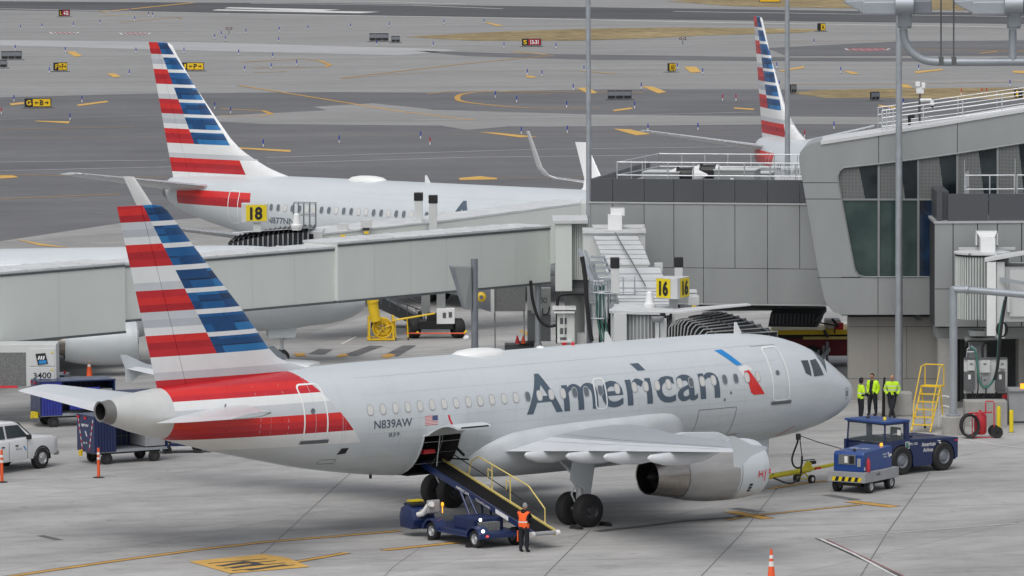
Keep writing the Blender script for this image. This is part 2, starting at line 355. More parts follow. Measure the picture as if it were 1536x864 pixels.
        te=lambda z:-37.8-.232*(z-5.6); hg=lambda z:-36.5-.33*(z-5.6)
        rows=[12.9,12.03,11.23,10.44,9.65,8.87,8.08,7.30,6.53,5.78,5.0]; dg=(-36.05,7.32,-.505); bb=7.32; cl0=lambda c:None
        lastred=(-32.55,6.15,-.6)
    pl,clf=fin_paint(rows,True,dg,bb,lastred,None if A else (lambda z:-33.62-.851*(z-7.65)),.20)
    if not A:
        base=clf
        def clf(c): 
            if c.z<5.78: return 'white'
            i=sum(1 for r in rows if c.z<r)-1
            if i>=9: return 'white'
            if i==8: return REDS[int((6.53-c.z)/.25)%3] if c.x<-32.55-.6*(c.z-6.15) else 'white'
            return base(c)
        pl+=[((-32.55,0,6.15),Vector((1,0,.6)).normalized()),((-33.82,0,7.65),Vector((1,0,.851)).normalized())]
    th=lambda z:.105 if z>7 else .105*(LEx_at(7.0)-te(7))/max(.1,(LEx_at(z)-te(z)))
    def LEx_at(z): k=sorted(LEx); return hermite(k,[LEx[q] for q in k],z)
    rf=[];rr=[]
    for z in zs:
        full=foil(LEx[z],te(z),0,z,th(z),14,True)
        ht=lambda x:max(.012,max(abs(p.y) for p in full if abs(p.x-x)<(LEx[z]-te(z))*.13)*1.0) if True else 0
        h=hg(z); le=LEx[z]; c=le-te(z); t=(le-h)/c; y=th(z)*c*5*(.2969*math.sqrt(t)-.126*t-.3516*t*t+.2843*t**3-.1036*t**4)
        nn=10; ts=[t*(i/nn)**1.6 for i in range(nn+1)]
        yy=lambda q:th(z)*c*5*(.2969*math.sqrt(q)-.126*q-.3516*q*q+.2843*q**3-.1036*q**4)
        ring=[Vector((le-c*q,yy(q),z)) for q in ts]+[Vector((le-c*q,-yy(q),z)) for q in ts[:0:-1]]; rf.append(ring)
        rr.append([Vector((h-.02,y,z)),Vector((te(z),.012,z)),Vector((te(z),-.012,z)),Vector((h-.02,-y,z))])
    cf=lambda c:cl0(c) or clf(c)
    ml=FINM+['silver']
    bisect_build(MB().loft(rf),'fin',ml,pl,cf,root,30); bisect_build(MB().loft(rr),'rudder',ml,pl,cf,root,30)
    # tailplane
    if A: st=[(.9,-28.25,-32.2,4.78),(2.5,-29.15,-32.35,4.88),(6.1,-31.25,-32.85,5.2),(6.22,-31.5,-32.9,5.22)]
    else: st=[(.7,-34.2,-37.9,5.1),(3,-35.6,-38.4,5.42),(7.05,-37.9,-39.3,6.0),(7.17,-38.2,-39.35,6.02)]
    for sg in (-1,1):
        rs=[foil(le,te_,sg*y,z,.1,9,twist=.07) for y,le,te_,z in st]
        def clh(c):
            le=np.interp(abs(c.y),[s_[0] for s_ in st],[s_[1] for s_ in st]); tt=np.interp(abs(c.y),[s_[0] for s_ in st],[s_[2] for s_ in st]); t=(le-c.x)/(le-tt)
            if A and sg<0 and 2.6<abs(c.y)<4.6 and False: return 'l_red3'
            return 'lead_edge' if t<.07 else ('wing_light' if t>.7 else 'silver')
        bisect_build(MB().loft(rs),'tailplane',['silver','wing_light','lead_edge'],[],clh,root,40)
    # wings
    if A: ws=[(1.2,-10.9,-18.05,2.62,.13),(2.2,-11.4,-18.05,2.78,.13),(6.4,-13.6,-18.05,3.16,.115),(12,-16.5,-19.4,3.78,.11),(16.9,-19.05,-20.6,4.33,.10),(17.05,-19.3,-20.62,4.34,.08)]
    else: ws=[(1.2,-12.0,-20.2,1.95,.13),(2.2,-12.8,-20.2,2.15,.13),(5.6,-15.1,-20.2,2.65,.12),(12,-18.9,-22.1,3.55,.11),(17.1,-21.9,-23.5,4.35,.10)]
    ws0=ws
    for sg in (-1,1):
        ws=[(y,le,te_,z-(.32*(y/17)**1.3 if (A and sg<0) else 0),th_) for y,le,te_,z,th_ in ws0]; dt=-.32 if (A and sg<0) else 0
        rs=[foil(le,te_,sg*y,z,th_,11,camber=.012,twist=.02) for y,le,te_,z,th_ in ws]
        rs2=[]
        for i in range(len(rs)-1):
            k=8 if i in(1,2,3) else 1
            for q in range(k): rs2.append([p.lerp(p2,q/k) for p,p2 in zip(rs[i],rs[i+1])])
        rs2.append(rs[-1])
        def clw(c):
            ys=[s_[0] for s_ in ws]; le=np.interp(abs(c.y),ys,[s_[1] for s_ in ws]); tt=np.interp(abs(c.y),ys,[s_[2] for s_ in ws]); t=(le-c.x)/(le-tt)
            return 'lead_edge' if t<.09 else ('wing_light' if t>.66 else 'wing_grey')
        w=bisect_build(MB().loft(rs2),'wing',['wing_grey','wing_light','lead_edge'],[],clw,root,40)
        mb=MB()   # flap and spoiler gaps on the upper side
        for fr in (.64,.80):
            pts=[]
            for y in np.arange(2.3,15.5,.5):
                ys=[s_[0] for s_ in ws]; f=lambda k:float(np.interp(y,ys,[s_[k] for s_ in ws])); le,te_,zz,th_=f(1),f(2),f(3),f(4); c=le-te_
                q=fr; yt=th_*c*5*(.2969*math.sqrt(q)-.126*q-.3516*q*q+.2843*q**3-.1036*q**4); pts.append(Vector((le-c*q,sg*y,zz+yt+.012*c*4*q*(1-q)-c*q*.02+.006)))
            mb.add([p+Vector((k,0,0)) for p in pts for k in (-.012,.012)],[(2*i,2*i+1,2*i+3,2*i+2) for i in range(len(pts)-1)])
        mb.build('panel_gap','line',w,fix=False)
        ys=[s_[0] for s_ in ws]
        for y in ((4.0,6.5,9.3,12.5) if A else (4.2,7.5,10.8)):
            zz=float(np.interp(y,ys,[s_[3] for s_ in ws])); tt=float(np.interp(y,ys,[s_[2] for s_ in ws])); k=.8 if y==4.0 else 1.0
            prof=[(0,.03,0),(.12,.10,-.02),(.7,.17,-.09),(1.5,.20,-.12),(2.4,.17,-.08),(3.2,.06,.04)]
            rg=[[Vector((tt-.95*k+d*k,sg*y+w_*cos(a),zz-.20+o_+w_*1.25*sin(a))) for a in [2*PI*j/10 for j in range(10)]] for d,w_,o_ in prof]
            MB().loft(rg).build('flap_fairing','wing_light',w,smooth=50)
        if A:  # wing-tip fence
            f=[(-19.25,4.33),(-19.8,4.46),(-20.65,4.84),(-20.92,4.86),(-20.70,4.36),(-20.66,3.84),(-20.42,3.80),(-19.95,4.15)]
            MB().prism([(x,sg*17.04,z+dt) for x,z in f],(0,sg*.05,0)).build('wingtip_fence','silver',w,smooth=30)
        else:
            rg=[foil(-21.9,-23.5,sg*17.1,4.35,.1,7),foil(-22.1,-23.6,sg*17.45,4.5,.09,7),foil(-22.5,-23.75,sg*17.75,4.95,.08,7),foil(-23.9,-24.65,sg*18.1,6.9,.07,7)]
            for q,(r_,an) in enumerate(zip(rg,(0,35,65,78))):
                cc=sum(r_,Vector())/len(r_); rg[q]=[Vector((p.x,cc.y-(p.z-cc.z)*sin(R(an))*sg,cc.z+(p.z-cc.z)*cos(R(an)))) for p in r_]
            MB().loft(rg).build('winglet','white',w,smooth=50)
    # belly fairing
    if A: fs=[(-9.2,1.2,2.75,1.95,.5),(-9.6,1.75,2.75,1.74,.85),(-10.4,2.05,2.85,1.62,1),(-12,2.2,2.8,1.52,1),(-15.5,2.22,2.72,1.5,1),(-17.5,2.15,2.6,1.54,1),(-18.9,1.7,2.4,1.66,.8),(-19.8,.8,2.2,1.8,.5)]
    else: fs=[(-10.6,1.0,2.2,1.55,.5),(-11.4,1.7,2.3,1.36,.9),(-13,2.05,2.4,1.26,1),(-20,2.1,2.4,1.25,1),(-23,1.5,2.1,1.4,.9),(-24.5,.7,1.9,1.55,.5)]
    rg=[]
    for x in np.linspace(fs[0][0],fs[-1][0],30):
        g=lambda k:hermite([-q[0] for q in fs],[q[k] for q in fs],-x); w_,zc,zb,ht=g(1),g(2),g(3),g(4)*(.78 if A else .7)
        ex=.42; rg.append([Vector((x,(w_-(.10*max(0,sin(a)) if A else 0))*(abs(cos(a))**(ex if sin(a)>0 else .8))*(1 if cos(a)>0 else -1),zc+(ht if sin(a)>0 else zc-zb)*(abs(sin(a))**(ex if sin(a)>0 else .8))*(1 if sin(a)>0 else -1))) for a in [2*PI*(j+.5)/48 for j in range(48)]])
    MB().loft(rg).build('wing_root_fairing','silver_low',root,smooth=50)
    # engines
    for sg in (-1,1):
        if A: ey,ez,x0=5.75,1.78,-9.85; prof=[(.55,.80),(.22,.80),(.05,.86),(0,.91),(.06,.965),(.3,1.02),(.9,1.07),(1.35,1.085),(1.5,1.085),(2.4,1.05),(3.2,.95),(3.62,.86),(3.66,.84),(4.3,.73),(4.9,.63),(4.88,.60),(4.2,.62)]; mi=[2,1,1,1,0,0,0,0,3,3,3,3,4,4,4,5]
        else: ey,ez,x0=4.83,1.62,-11.5; prof=[(.5,.78),(.2,.78),(.04,.84),(0,.9),(.07,.97),(.35,1.04),(1.0,1.1),(2.0,1.1),(2.9,1.0),(3.5,.86),(3.5,.80),(3.1,.75)]; mi=[2,1,1,1,0,0,0,0,0,4,5]
        MM=['silver','lead_edge','black','nacelle_metal','nozzle','black']
        e=MB().lathe([(-h,r) for h,r in prof],(x0,sg*ey,ez),(1,0,0),44,mis=mi).build('engine_nacelle',MM,root,smooth=40)
        MB().lathe([(-.95,.80),(-1.0,.02)],(x0,sg*ey,ez),(1,0,0),30).build('intake_fan','rim_dark',e)
        MB().lathe([(-.55,.005),(-.7,.13),(-.98,.26)],(x0,sg*ey,ez),(1,0,0),16).build('spinner','rim_dark',e,smooth=60)
        if A:
            MB().lathe([(-4.3,.62),(-4.32,.3),(-4.25,.28),(-4.7,.18),(-4.9,.02)],(x0,sg*ey,ez),(1,0,0),24).build('exhaust_core','black',e,smooth=40)
            if sg<0:
                mb=MB(); c=Vector((x0,-ey,ez))
                for q in (1.42,3.64): 
                    rr_=hermite([0.3,.9,1.5,2.4,3.2,3.64],[1.02,1.07,1.085,1.05,.95,.86],q)+.004
                    mb.lathe([(-q-.012,rr_),(-q+.012,rr_)],c,(1,0,0),44)
                mb.build('cowl_seam','line',e,fix=False)
                mb=MB()
                def np_(d,ang,rr_=1.078): return c+Vector((-d,-rr_*cos(R(ang)),rr_*sin(R(ang))))
                for a,b_,r0,r1 in ((.62,.50,-9,-6),(.66,.62,-14,-1),(.50,.46,-14,-1),(.36,.32,-22,0),(.2,.12,-8,-5),(.2,.17,-8,-1),(.2,.12,-2,1),(.12,.15,-5,-1)):
                    mb.quad(np_(a,r0),np_(b_,r0),np_(b_,r1),np_(a,r1))
                mb.build('cowl_marking','mark_red',e,fix=False)
                mb=MB()
                for a0 in (-44,-37,-30): mb.quad(np_(1.0,a0,1.083),np_(.85,a0,1.083),np_(.85,a0+5,1.083),np_(1.0,a0+5,1.083))
                mb.build('cowl_vent','black',e,fix=False)
                MB().prism([(x0-.75,-ey-.75,ez+.86),(x0-1.9,-ey-.75,ez+.86),(x0-1.75,-ey-1.05,ez+1.12)],(0,.02,.02)).build('nacelle_strake','silver',e)
        else:
            MB().lathe([(-2.9,.72),(-3.5,.62),(-4.3,.42),(-4.3,.3),(-3.9,.25),(-4.9,.03)],(x0,sg*ey,ez),(1,0,0),24).build('exhaust_core','nozzle',e,smooth=40)
        zt=3.0 if A else 2.6; yw=ey
        pl_=[(x0-.9,ez+1.0),(x0-1.7,zt+.12),(x0-3.3,zt+.22),(x0-5.6,zt-.05),(x0-5.2,zt-.35),(x0-4.2,ez+.62),(x0-3.2,ez+.85)]
        MB().prism([(x,sg*ey-.17,z) for x,z in pl_],(0,.34,0)).build('pylon','silver',root,bevel=.05,smooth=40)
    # landing gear
    gx,gy,gr=(-16.2,3.8,.585) if A else (-17.2,2.86,.565)
    for sg in (-1,1):
        g=MB().tube([(gx+.1,sg*gy,2.7),(gx,sg*gy,gr)],.13,12).tube([(gx,sg*(gy-.5),gr),(gx,sg*(gy+.5),gr)],.09,10).tube([(gx,sg*gy,1.6),(gx-.1,sg*(gy-1.2),2.4)],.06,8).tube([(gx-.12,sg*gy,1.5),(gx-.35,sg*gy,1.15),(gx-.1,sg*gy,.7)],.035,6).build('main_gear_strut','wing_light',root,smooth=40)
        for k in (-1,1): wheel(g,gx,sg*gy+k*.464,gr,.43)
        d=[(gx+.62,2.75),(gx-.42,2.75),(gx-.62,1.72),(gx-.45,1.50),(gx-.05,1.35),(gx+.12,1.0),(gx+.28,1.0)]
        MB().prism([(x,sg*(gy+.22),z) for x,z in d],(0,sg*.05,0)).build('gear_door','silver_low',root,bevel=.01)
    nx,nr=(-5.07,.38) if A else (-4.1,.34)
    g=MB().tube([(nx,0,2.2),(nx,0,nr)],.08,12).tube([(nx,-.28,nr),(nx,.28,nr)],.05,8).tube([(nx,0,1.1),(nx+.9,0,2.0)],.045,8).build('nose_gear_strut','wing_light',root,smooth=40)
    for k in (-1,1): wheel(g,nx,k*.25,nr,.2,'rim')
    for k in (-1,1): MB().prism([(nx+.7,k*.42,1.95),(nx-.75,k*.42,1.95),(nx-.7,k*.5,1.3),(nx+.6,k*.5,1.3)],(0,k*.03,0)).build('gear_door','silver',root)
    # aerials and domes
    for x,h in ((( -5.45,.42),(-11.6,.38)) if A else ((-9,.4),(-20,.38))):
        z=B.sec(x)[1]+B.sec(x)[2]; MB().prism([(x+.16,-.015,z-.03),(x-.22,-.015,z-.03),(x-.20,-.015,z+h),(x-.10,-.015,z+h)],(0,.03,0)).build('blade_antenna','white',root)
    x=-17.6 if A else -24.1; z=B.sec(x)[1]+B.sec(x)[2]
    lx,ly,lz=(1.15,.62,.16) if A else (1.25,.6,.22)
    o=MB().lathe([(0,1.0),(.35,.97),(.7,.8),(.93,.45),(1,.02)],(0,0,0),(0,0,1),32).build('radome','door_white',root,smooth=60)
    for v in o.data.vertices: v.co=(x+v.co.x*lx,v.co.y*ly,z-.10+v.co.z*(lz+.1))
    if A:
        MB().lathe([(0,.16),(.06,.12),(.09,.01)],(-14.8,0,5.88),(0,0,1),14).build('beacon_base','door_white',root,smooth=50)
        b=MB().lathe([(0,.07),(.09,.06),(.13,.01)],(-13.3,0,5.89),(0,0,1),12).build('beacon_light','mark_red',root,smooth=50)
        # lower details
        s=MB(); B.patch(s,[(-24.9,3.18),(-24.62,3.18),(-24.66,2.98),(-24.98,2.95)],3,fn=lambda p:B.side(p.x,p.y,.008)); s.build('outflow_valve','black',root,fix=False)
        s=MB(); B.ribbon(s,rrect(-25.45,-24.85,2.62,2.78,.02,2,-.3),.015,closed=True); s.build('service_hatch','line',root,fix=False)
        s=MB(); B.ribbon(s,[(-1.25,3.62),(-1.02,3.62),(-1.02,3.25),(-1.25,3.25)],.02,closed=True); B.patch(s,[(-1.19,3.54),(-1.08,3.54),(-1.08,3.33),(-1.19,3.33)],2); s.build('nose_panel','line',root,fix=False)
        s=MB(); B.ribbon(s,[(-3.9,2.45),(-4.15,2.25),(-4.4,2.08)],.03); s.build('probe_streak','mark_red',root,fix=False)
        for xx,zz in ((-7.85,3.72),(-7.55,3.95)):
            s=MB(); s.lathe([(0,.055),(.02,.03)],B.side(xx,zz,.002),(0,-1,0),10); s.build('static_port','line',root)
        MB().tube([(-22.6,-.2,2.02),(-22.6,-.2,1.85)],.05,8).build('drain_mast','black',root)
        MB().box((-5.2,-.35,5.86),(.9,.02,.015)).build('door_gutter','line',root)
        s=MB(); B.ribbon(s,[(-5.95,5.48),(-4.65,5.46)],.025,off=.03); s.build('door_gutter','silver_low',root)
        MB().tube([(-29.6,-1.32,5.0),(-29.75,-1.4,4.75)],.03,6).build('stab_seal','line',root)
    if text:
        if A:
            B.text('airline_name','Amer\u0131can',-17.05,3.80,8.98,1.37,'letter',root,bold=.012)
            s=MB(); B.patch(s,[(-11.88,5.24),(-11.50,5.24),(-11.32,4.99),(-11.68,4.99)],3,fn=lambda p:B.side(p.x,p.y,.009)); s.build('letter_dot','letter',root,fix=False)
        else: B.text('airline_name','American',-17.2,3.72,9.0,1.35,'letter',root,bold=.02)
    if reg: B.text('registration',reg,*( (-23.74,3.78,1.6,.29) if A else (-29.6,3.42,2.0,.33)),'letter',root,bold=.012)
    if regno: B.text('fleet_number',regno,-23.1,3.47,.44,.14,'letter',root)
    if A:
        # flight symbol: blue upper wing, red lower wing, white beak
        s=MB(); B.patch(s,[(-7.72,5.44),(-7.35,5.45),(-6.78,4.90),(-7.05,4.88)],8,fn=lambda p:B.side(p.x,p.y,.011)); s.build('emblem_blue','logo_blue',root,fix=False,smooth=60)
        s=MB(); B.patch(s,[(-6.78,4.66),(-6.55,4.70),(-5.93,3.80),(-6.45,3.80)],8,fn=lambda p:B.side(p.x,p.y,.011)); B.patch(s,[(-6.80,4.64),(-6.74,4.70),(-6.45,3.80),(-6.6,3.9)],5,fn=lambda p:B.side(p.x,p.y,.010)); s.build('emblem_red','l_red1',root,fix=False,smooth=60)
        s=MB(); B.patch(s,[(-7.05,4.80),(-6.6,4.88),(-6.35,4.72),(-6.85,4.45)],5,fn=lambda p:B.side(p.x,p.y,.008)); s.build('emblem_grey','l_white',root,fix=False,smooth=60)
        # national flag
        s=MB(); x0,x1,z0,z1=-21.57,-21.02,3.76,4.08
        for i in range(13): B.patch(s,[(x0,z0+(z1-z0)*i/13),(x1,z0+(z1-z0)*i/13),(x1,z0+(z1-z0)*(i+1)/13),(x0,z0+(z1-z0)*(i+1)/13)],1,mi=i%2,fn=lambda p:B.side(p.x,p.y,.008))
        B.patch(s,[(x1-.24,z0+(z1-z0)*6/13),(x1,z0+(z1-z0)*6/13),(x1,z1),(x1-.24,z1)],2,mi=2,fn=lambda p:B.side(p.x,p.y,.012))
        s.build('flag_decal',['flag_red','l_white','flag_blue'],root,fix=False)
    if cargo:
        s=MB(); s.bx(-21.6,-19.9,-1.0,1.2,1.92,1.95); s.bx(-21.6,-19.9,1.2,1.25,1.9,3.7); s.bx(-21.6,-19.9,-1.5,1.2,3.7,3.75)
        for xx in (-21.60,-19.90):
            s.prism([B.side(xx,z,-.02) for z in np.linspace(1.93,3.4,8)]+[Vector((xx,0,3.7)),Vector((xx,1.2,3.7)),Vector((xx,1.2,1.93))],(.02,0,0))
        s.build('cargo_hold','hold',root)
        s=MB(); P_=[B.side(-21.58,z,.0) for z in np.linspace(1.95,3.4,9)]+[B.side(x,3.4,0) for x in np.linspace(-21.58,-19.92,6)]+[B.side(-19.92,z,0) for z in np.linspace(3.4,1.95,9)]
        s.tube(P_,.035,6); s.tube([(-20.62,-1.6,3.4),(-20.62,-1.35,2.0)],.02,6); s.build('cargo_door_frame','silver_low',root,smooth=40)
        s=MB(); s.box((-20.9,-1.2,2.75),(.5,.3,.14)); s.build('hold_placard','mark_red',root)
        # door panel swung out and up: the fuselage curve kept, hinged at its top edge
        n=8; rg=[]
        for i in range(n+1):
            a=i/n; yy=-1.93-1.7*a; zz=3.42+.42*sin(a*2.2)+.02
            rg.append([Vector((-21.45,yy,zz)),Vector((-19.95,yy,zz)),Vector((-19.95,yy,zz-.07)),Vector((-21.45,yy,zz-.07))])
        d=MB().loft(rg).build('cargo_door_leaf','silver',root,smooth=30)
        MB().tube([(-20.75,-2.5,3.7),(-20.9,-2.5,3.95),(-20.95,-2.5,4.12)],.035,6).build('door_latch','mark_red',d)
        MB().box((-20.7,-3.62,3.78),(1.2,.03,.05)).build('door_edge_seal','black',d)
    return B
# ---------------------------------------------------------------- camera, light, world
cd=bpy.data.cameras.new('camera'); cam=bpy.data.objects.new('camera',cd); COL.objects.link(cam); scn.camera=cam
cd.sensor_width=36; cd.lens=FPX/W_*36; cd.clip_start=1; cd.clip_end=20000
cam.matrix_world=Matrix(((_R.x,_U.x,-_d.x,0),(_R.y,_U.y,-_d.y,0),(_R.z,_U.z,-_d.z,CZ),(0,0,0,1)))
SE,SA=58,200   # overcast: high soft sun behind the camera's left shoulder
wd=bpy.data.worlds.new('World'); scn.world=wd; wd.use_nodes=True; nt=wd.node_tree; bg=nt.nodes['Background']
sky=nt.nodes.new('ShaderNodeTexSky'); sky.sky_type='NISHITA'; sky.sun_disc=False; sky.sun_elevation=R(SE); sky.sun_rotation=R(SA); sky.air_density=1.0; sky.dust_density=4.0; sky.ozone_density=1.0
hs=nt.nodes.new('ShaderNodeHueSaturation'); hs.inputs['Saturation'].default_value=.32; nt.links.new(sky.outputs[0],hs.inputs['Color']); nt.links.new(hs.outputs[0],bg.inputs[0]); bg.inputs[1].default_value=.128
sl=bpy.data.lights.new('sun','SUN'); sl.energy=.65; sl.angle=R(50); sl.color=(1,.985,.96); so=bpy.data.objects.new('sun',sl); COL.objects.link(so)
sd=Vector((sin(R(SA))*cos(R(SE)),cos(R(SA))*cos(R(SE)),sin(R(SE)))); so.rotation_euler=sd.to_track_quat('Z','Y').to_euler()
scn.view_settings.view_transform='Standard'; scn.view_settings.look='None'; scn.view_settings.gamma=1; scn.view_settings.exposure=EXPO
scn.render.engine='CYCLES'; scn.cycles.max_bounces=6; scn.cycles.use_denoising=True
# ---------------------------------------------------------------- paving
def paving(name,base,var,dark,streak_rot=.69,joints=None,rough=.85,spots=.5,patch=.12):
    m,nt,b=new_mat(name); N=nt.nodes; L=nt.links; b.inputs['Roughness'].default_value=rough; b.inputs['Specular IOR Level'].default_value=.25
    tc=N.new('ShaderNodeTexCoord'); P=tc.outputs['Object']
    def noise(sc,det,scale=None,rot=0,lo=.35,hi=.65,a=0.,c=1.):
        s=P
        if scale:
            mp0=N.new('ShaderNodeMapping'); L.new(P,mp0.inputs[0]); mp0.inputs['Rotation'].default_value=(0,0,-rot)
            mp=N.new('ShaderNodeMapping'); L.new(mp0.outputs[0],mp.inputs[0]); mp.inputs['Scale'].default_value=scale; s=mp.outputs[0]
        n=N.new('ShaderNodeTexNoise'); n.inputs['Scale'].default_value=sc; n.inputs['Detail'].default_value=det; n.inputs['Roughness'].default_value=.62; L.new(s,n.inputs[0])
        r=N.new('ShaderNodeMapRange'); r.inputs['From Min'].default_value=lo; r.inputs['From Max'].default_value=hi; r.inputs['To Min'].default_value=a; r.inputs['To Max'].default_value=c; L.new(n.outputs[0],r.inputs[0]); return r.outputs[0]
    def mul(a,c):
        x=N.new('ShaderNodeMath'); x.operation='MULTIPLY'; L.new(a,x.inputs[0]); L.new(c,x.inputs[1]); return x.outputs[0]
    f=noise(.05,5,a=1-patch,c=1+patch); f=mul(f,noise(.6,8,a=1-var,c=1+var)); f=mul(f,noise(.12,7,(.25,1.6,1),streak_rot,.42,.7,1,1-dark)); f=mul(f,noise(.5,6,(.12,2.2,1),0.15,.5,.75,1,1-dark*.8))
    f=mul(f,noise(1.1,9,None,0,.60,.80,1,1-spots)); f=mul(f,noise(9,4,None,0,.3,.7,.95,1.05))
    if joints:
        mp0=N.new('ShaderNodeMapping'); L.new(P,mp0.inputs[0]); mp0.inputs['Rotation'].default_value=(0,0,-joints[1])
        br=N.new('ShaderNodeTexBrick'); L.new(mp0.outputs[0],br.inputs[0]); br.offset=0; br.inputs['Scale'].default_value=1.0; br.inputs['Brick Width'].default_value=joints[0]; br.inputs['Row Height'].default_value=joints[0]; br.inputs['Mortar Size'].default_value=.02; br.inputs['Mortar Smooth'].default_value=.3
        br.inputs['Color1'].default_value=(.97,.97,.97,1); br.inputs['Color2'].default_value=(1.03,1.03,1.03,1); br.inputs['Mortar'].default_value=(.55,.55,.55,1)
        rb=N.new('ShaderNodeRGBToBW'); L.new(br.outputs[0],rb.inputs[0]); f=mul(f,rb.outputs[0])
    sc=N.new('ShaderNodeVectorMath'); sc.operation='SCALE'; sc.inputs[0].default_value=base; L.new(f,sc.inputs['Scale']); L.new(sc.outputs[0],b.inputs['Base Color'])
    n=N.new('ShaderNodeTexNoise'); n.inputs['Scale'].default_value=12; n.inputs['Detail'].default_value=6; L.new(P,n.inputs[0]); bp=N.new('ShaderNodeBump'); bp.inputs['Strength'].default_value=.15; bp.inputs['Distance'].default_value=.01; L.new(n.outputs[0],bp.inputs['Height']); L.new(bp.outputs[0],b.inputs['Normal'])
    M[name]=m
paving('apron_concrete',(.392,.388,.380),.09,.30,joints=(11.5,R(58)),spots=.5,patch=.10)
paving('stand_concrete',(.325,.32,.31),.06,.24,joints=(7.6,R(20)),spots=.35,patch=.10)
paving('asphalt',(.150,.151,.158),.06,.16,streak_rot=.05,spots=.12,patch=.10)
paving('asphalt_dark',(.10,.102,.108),.05,.3,streak_rot=.0,spots=.1,patch=.08)
paving('taxi_concrete',(.285,.285,.280),.05,.16,streak_rot=.02,spots=.12,patch=.06)
paving('taxi_light',(.40,.405,.41),.04,.12,streak_rot=.02,spots=.1,patch=.05)
paving('grass_dry',(.30,.235,.125),.34,.25,streak_rot=.0,spots=.3,patch=.2,rough=1)
addm('paint_yellow',(.50,.28,.055),.7,var=.22,scale=1.5); addm('paint_orange',(.60,.36,.08),.7,var=.12,scale=1.5); addm('paint_white',(.62,.62,.60),.7,var=.15,scale=1.5); addm('paint_red',(.30,.11,.12),.7,var=.2,scale=1.5)
addm('paint_black',(.05,.05,.052),.8,var=.3,scale=1.5); addm('joint',(.15,.148,.145),.9,var=.3); addm('stain',(.11,.11,.115),.8,var=.35,scale=1.0)
def sheet(name,pts,mk,z,px=True):
    P=[G(x,y,z) for x,y in pts] if px else [Vector((x,y,z)) for x,y in pts]
    bm=bmesh.new(); f=bm.faces.new([bm.verts.new(p) for p in P]); bmesh.ops.triangulate(bm,faces=[f]); bmesh.ops.recalc_face_normals(bm,faces=bm.faces)
    for f in bm.faces:
        if f.normal.z<0: f.normal_flip()
    me=bpy.data.meshes.new(name); bm.to_mesh(me); bm.free(); me.materials.append(M[mk]); o=bpy.data.objects.new(name,me); COL.objects.link(o); return tag(o,kind='structure')
sheet('ground',[(-3500,-500),(3500,-500),(3500,6500),(-3500,6500)],'taxi_concrete',0,False)
sheet('apron',[(-900,362),(0,362),(178,335),(300,327),(345,322),(700,318),(1000,300),(2400,250),(2400,1500),(-900,1500)],'stand_concrete',.01)
sheet('apron',[(-900,640),(60,560),(400,520),(560,470),(2400,440),(2400,1500),(-900,1500)],'apron_concrete',.014)
sheet('taxiway',[(-1200,150),(0,146),(235,140),(500,138),(640,139),(900,134),(1180,134),(2600,140),(2600,320),(1000,300),(700,318),(345,322),(300,327),(178,335),(0,362),(-1200,362)],'asphalt',.01)
sheet('taxiway_patch',[(470,160),(560,155),(640,163),(700,175),(760,190),(700,195),(600,178),(500,168)],'taxi_concrete',.02)
sheet('taxiway_patch',[(240,178),(560,162),(900,172),(1536,178),(2400,180),(2400,190),(1200,186),(820,190),(400,186)],'taxi_concrete',.016)
sheet('taxiway_shoulder',[(-1500,58),(0,60),(280,63),(610,72),(690,75),(600,83),(300,76),(0,68),(-1500,66)],'taxi_light',.012)
sheet('taxiway_band',[(620,76),(760,80),(1180,86),(1536,88),(2400,90),(2400,94),(1300,92),(900,90),(700,84)],'asphalt',.012)
sheet('taxiway_band',[(1150,72),(1350,62),(2400,52),(2400,84),(1400,84),(1180,84)],'asphalt',.011)
sheet('runway',[(-1500,2),(0,2),(500,5),(900,11),(1536,20),(2600,36),(2600,46),(1536,36),(900,28),(500,22),(0,15),(-1500,8)],'asphalt_dark',.012)
sheet('runway_edge',[(-1500,14),(0,19),(400,24),(900,31),(1536,40),(2600,52),(2600,56),(1536,43),(900,34),(400,27),(0,22),(-1500,17)],'taxi_concrete',.011)
sheet('grass',[(608,55),(660,52),(760,47),(880,43),(1000,41),(1130,42),(1240,44),(1200,49),(1060,53),(980,57),(860,61),(720,61),(650,58)],'grass_dry',.02)
sheet('grass',[(1180,139),(1230,135),(1310,133),(1536,131),(2400,128),(2400,150),(1536,149),(1330,147),(1240,147)],'grass_dry',.02)
sheet('grass',[(1000,2),(1100,-4),(2600,-60),(2600,34),(1536,17),(1250,12),(1100,9)],'grass_dry',.02)
sheet('grass',[(500,-3),(700,-1),(900,-4),(1300,-80),(-1500,-80),(-1500,-5)],'grass_dry',.02)
def stripe(mb,pts,w,z,mi=0,px=True):
    P=[G(x,y,z) for x,y in pts] if px else [Vector(p) for p in pts]; vs=[]
    for i,p in enumerate(P):
        t=P[min(i+1,len(P)-1)]-P[max(i-1,0)]; t.z=0; t.normalize(); n=Vector((-t.y,t.x,0))*w/2; vs+=[p+n,p-n]
    mb.add(vs,[(2*i,2*i+1,2*i+3,2*i+2) for i in range(len(P)-1)],mi)
def curve(pts,n=8):
    out=[]; P=[Vector(p) for p in pts]
    for i in range(len(P)-1):
        a=P[max(i-1,0)];b=P[i];c=P[i+1];d=P[min(i+2,len(P)-1)]
        for k in range(n):
            t=k/n; out.append(tuple(.5*((2*b)+(c-a)*t+(2*a-5*b+4*c-d)*t*t+(3*b-a-3*c+d)*t**3)))
    return out+[tuple(P[-1])]
def marks(name,items,mk,z=.026):
    mb=MB()
    for pts,w in items: stripe(mb,pts,w,z)
    return tag(mb.build(name,mk,fix=False),kind='structure')
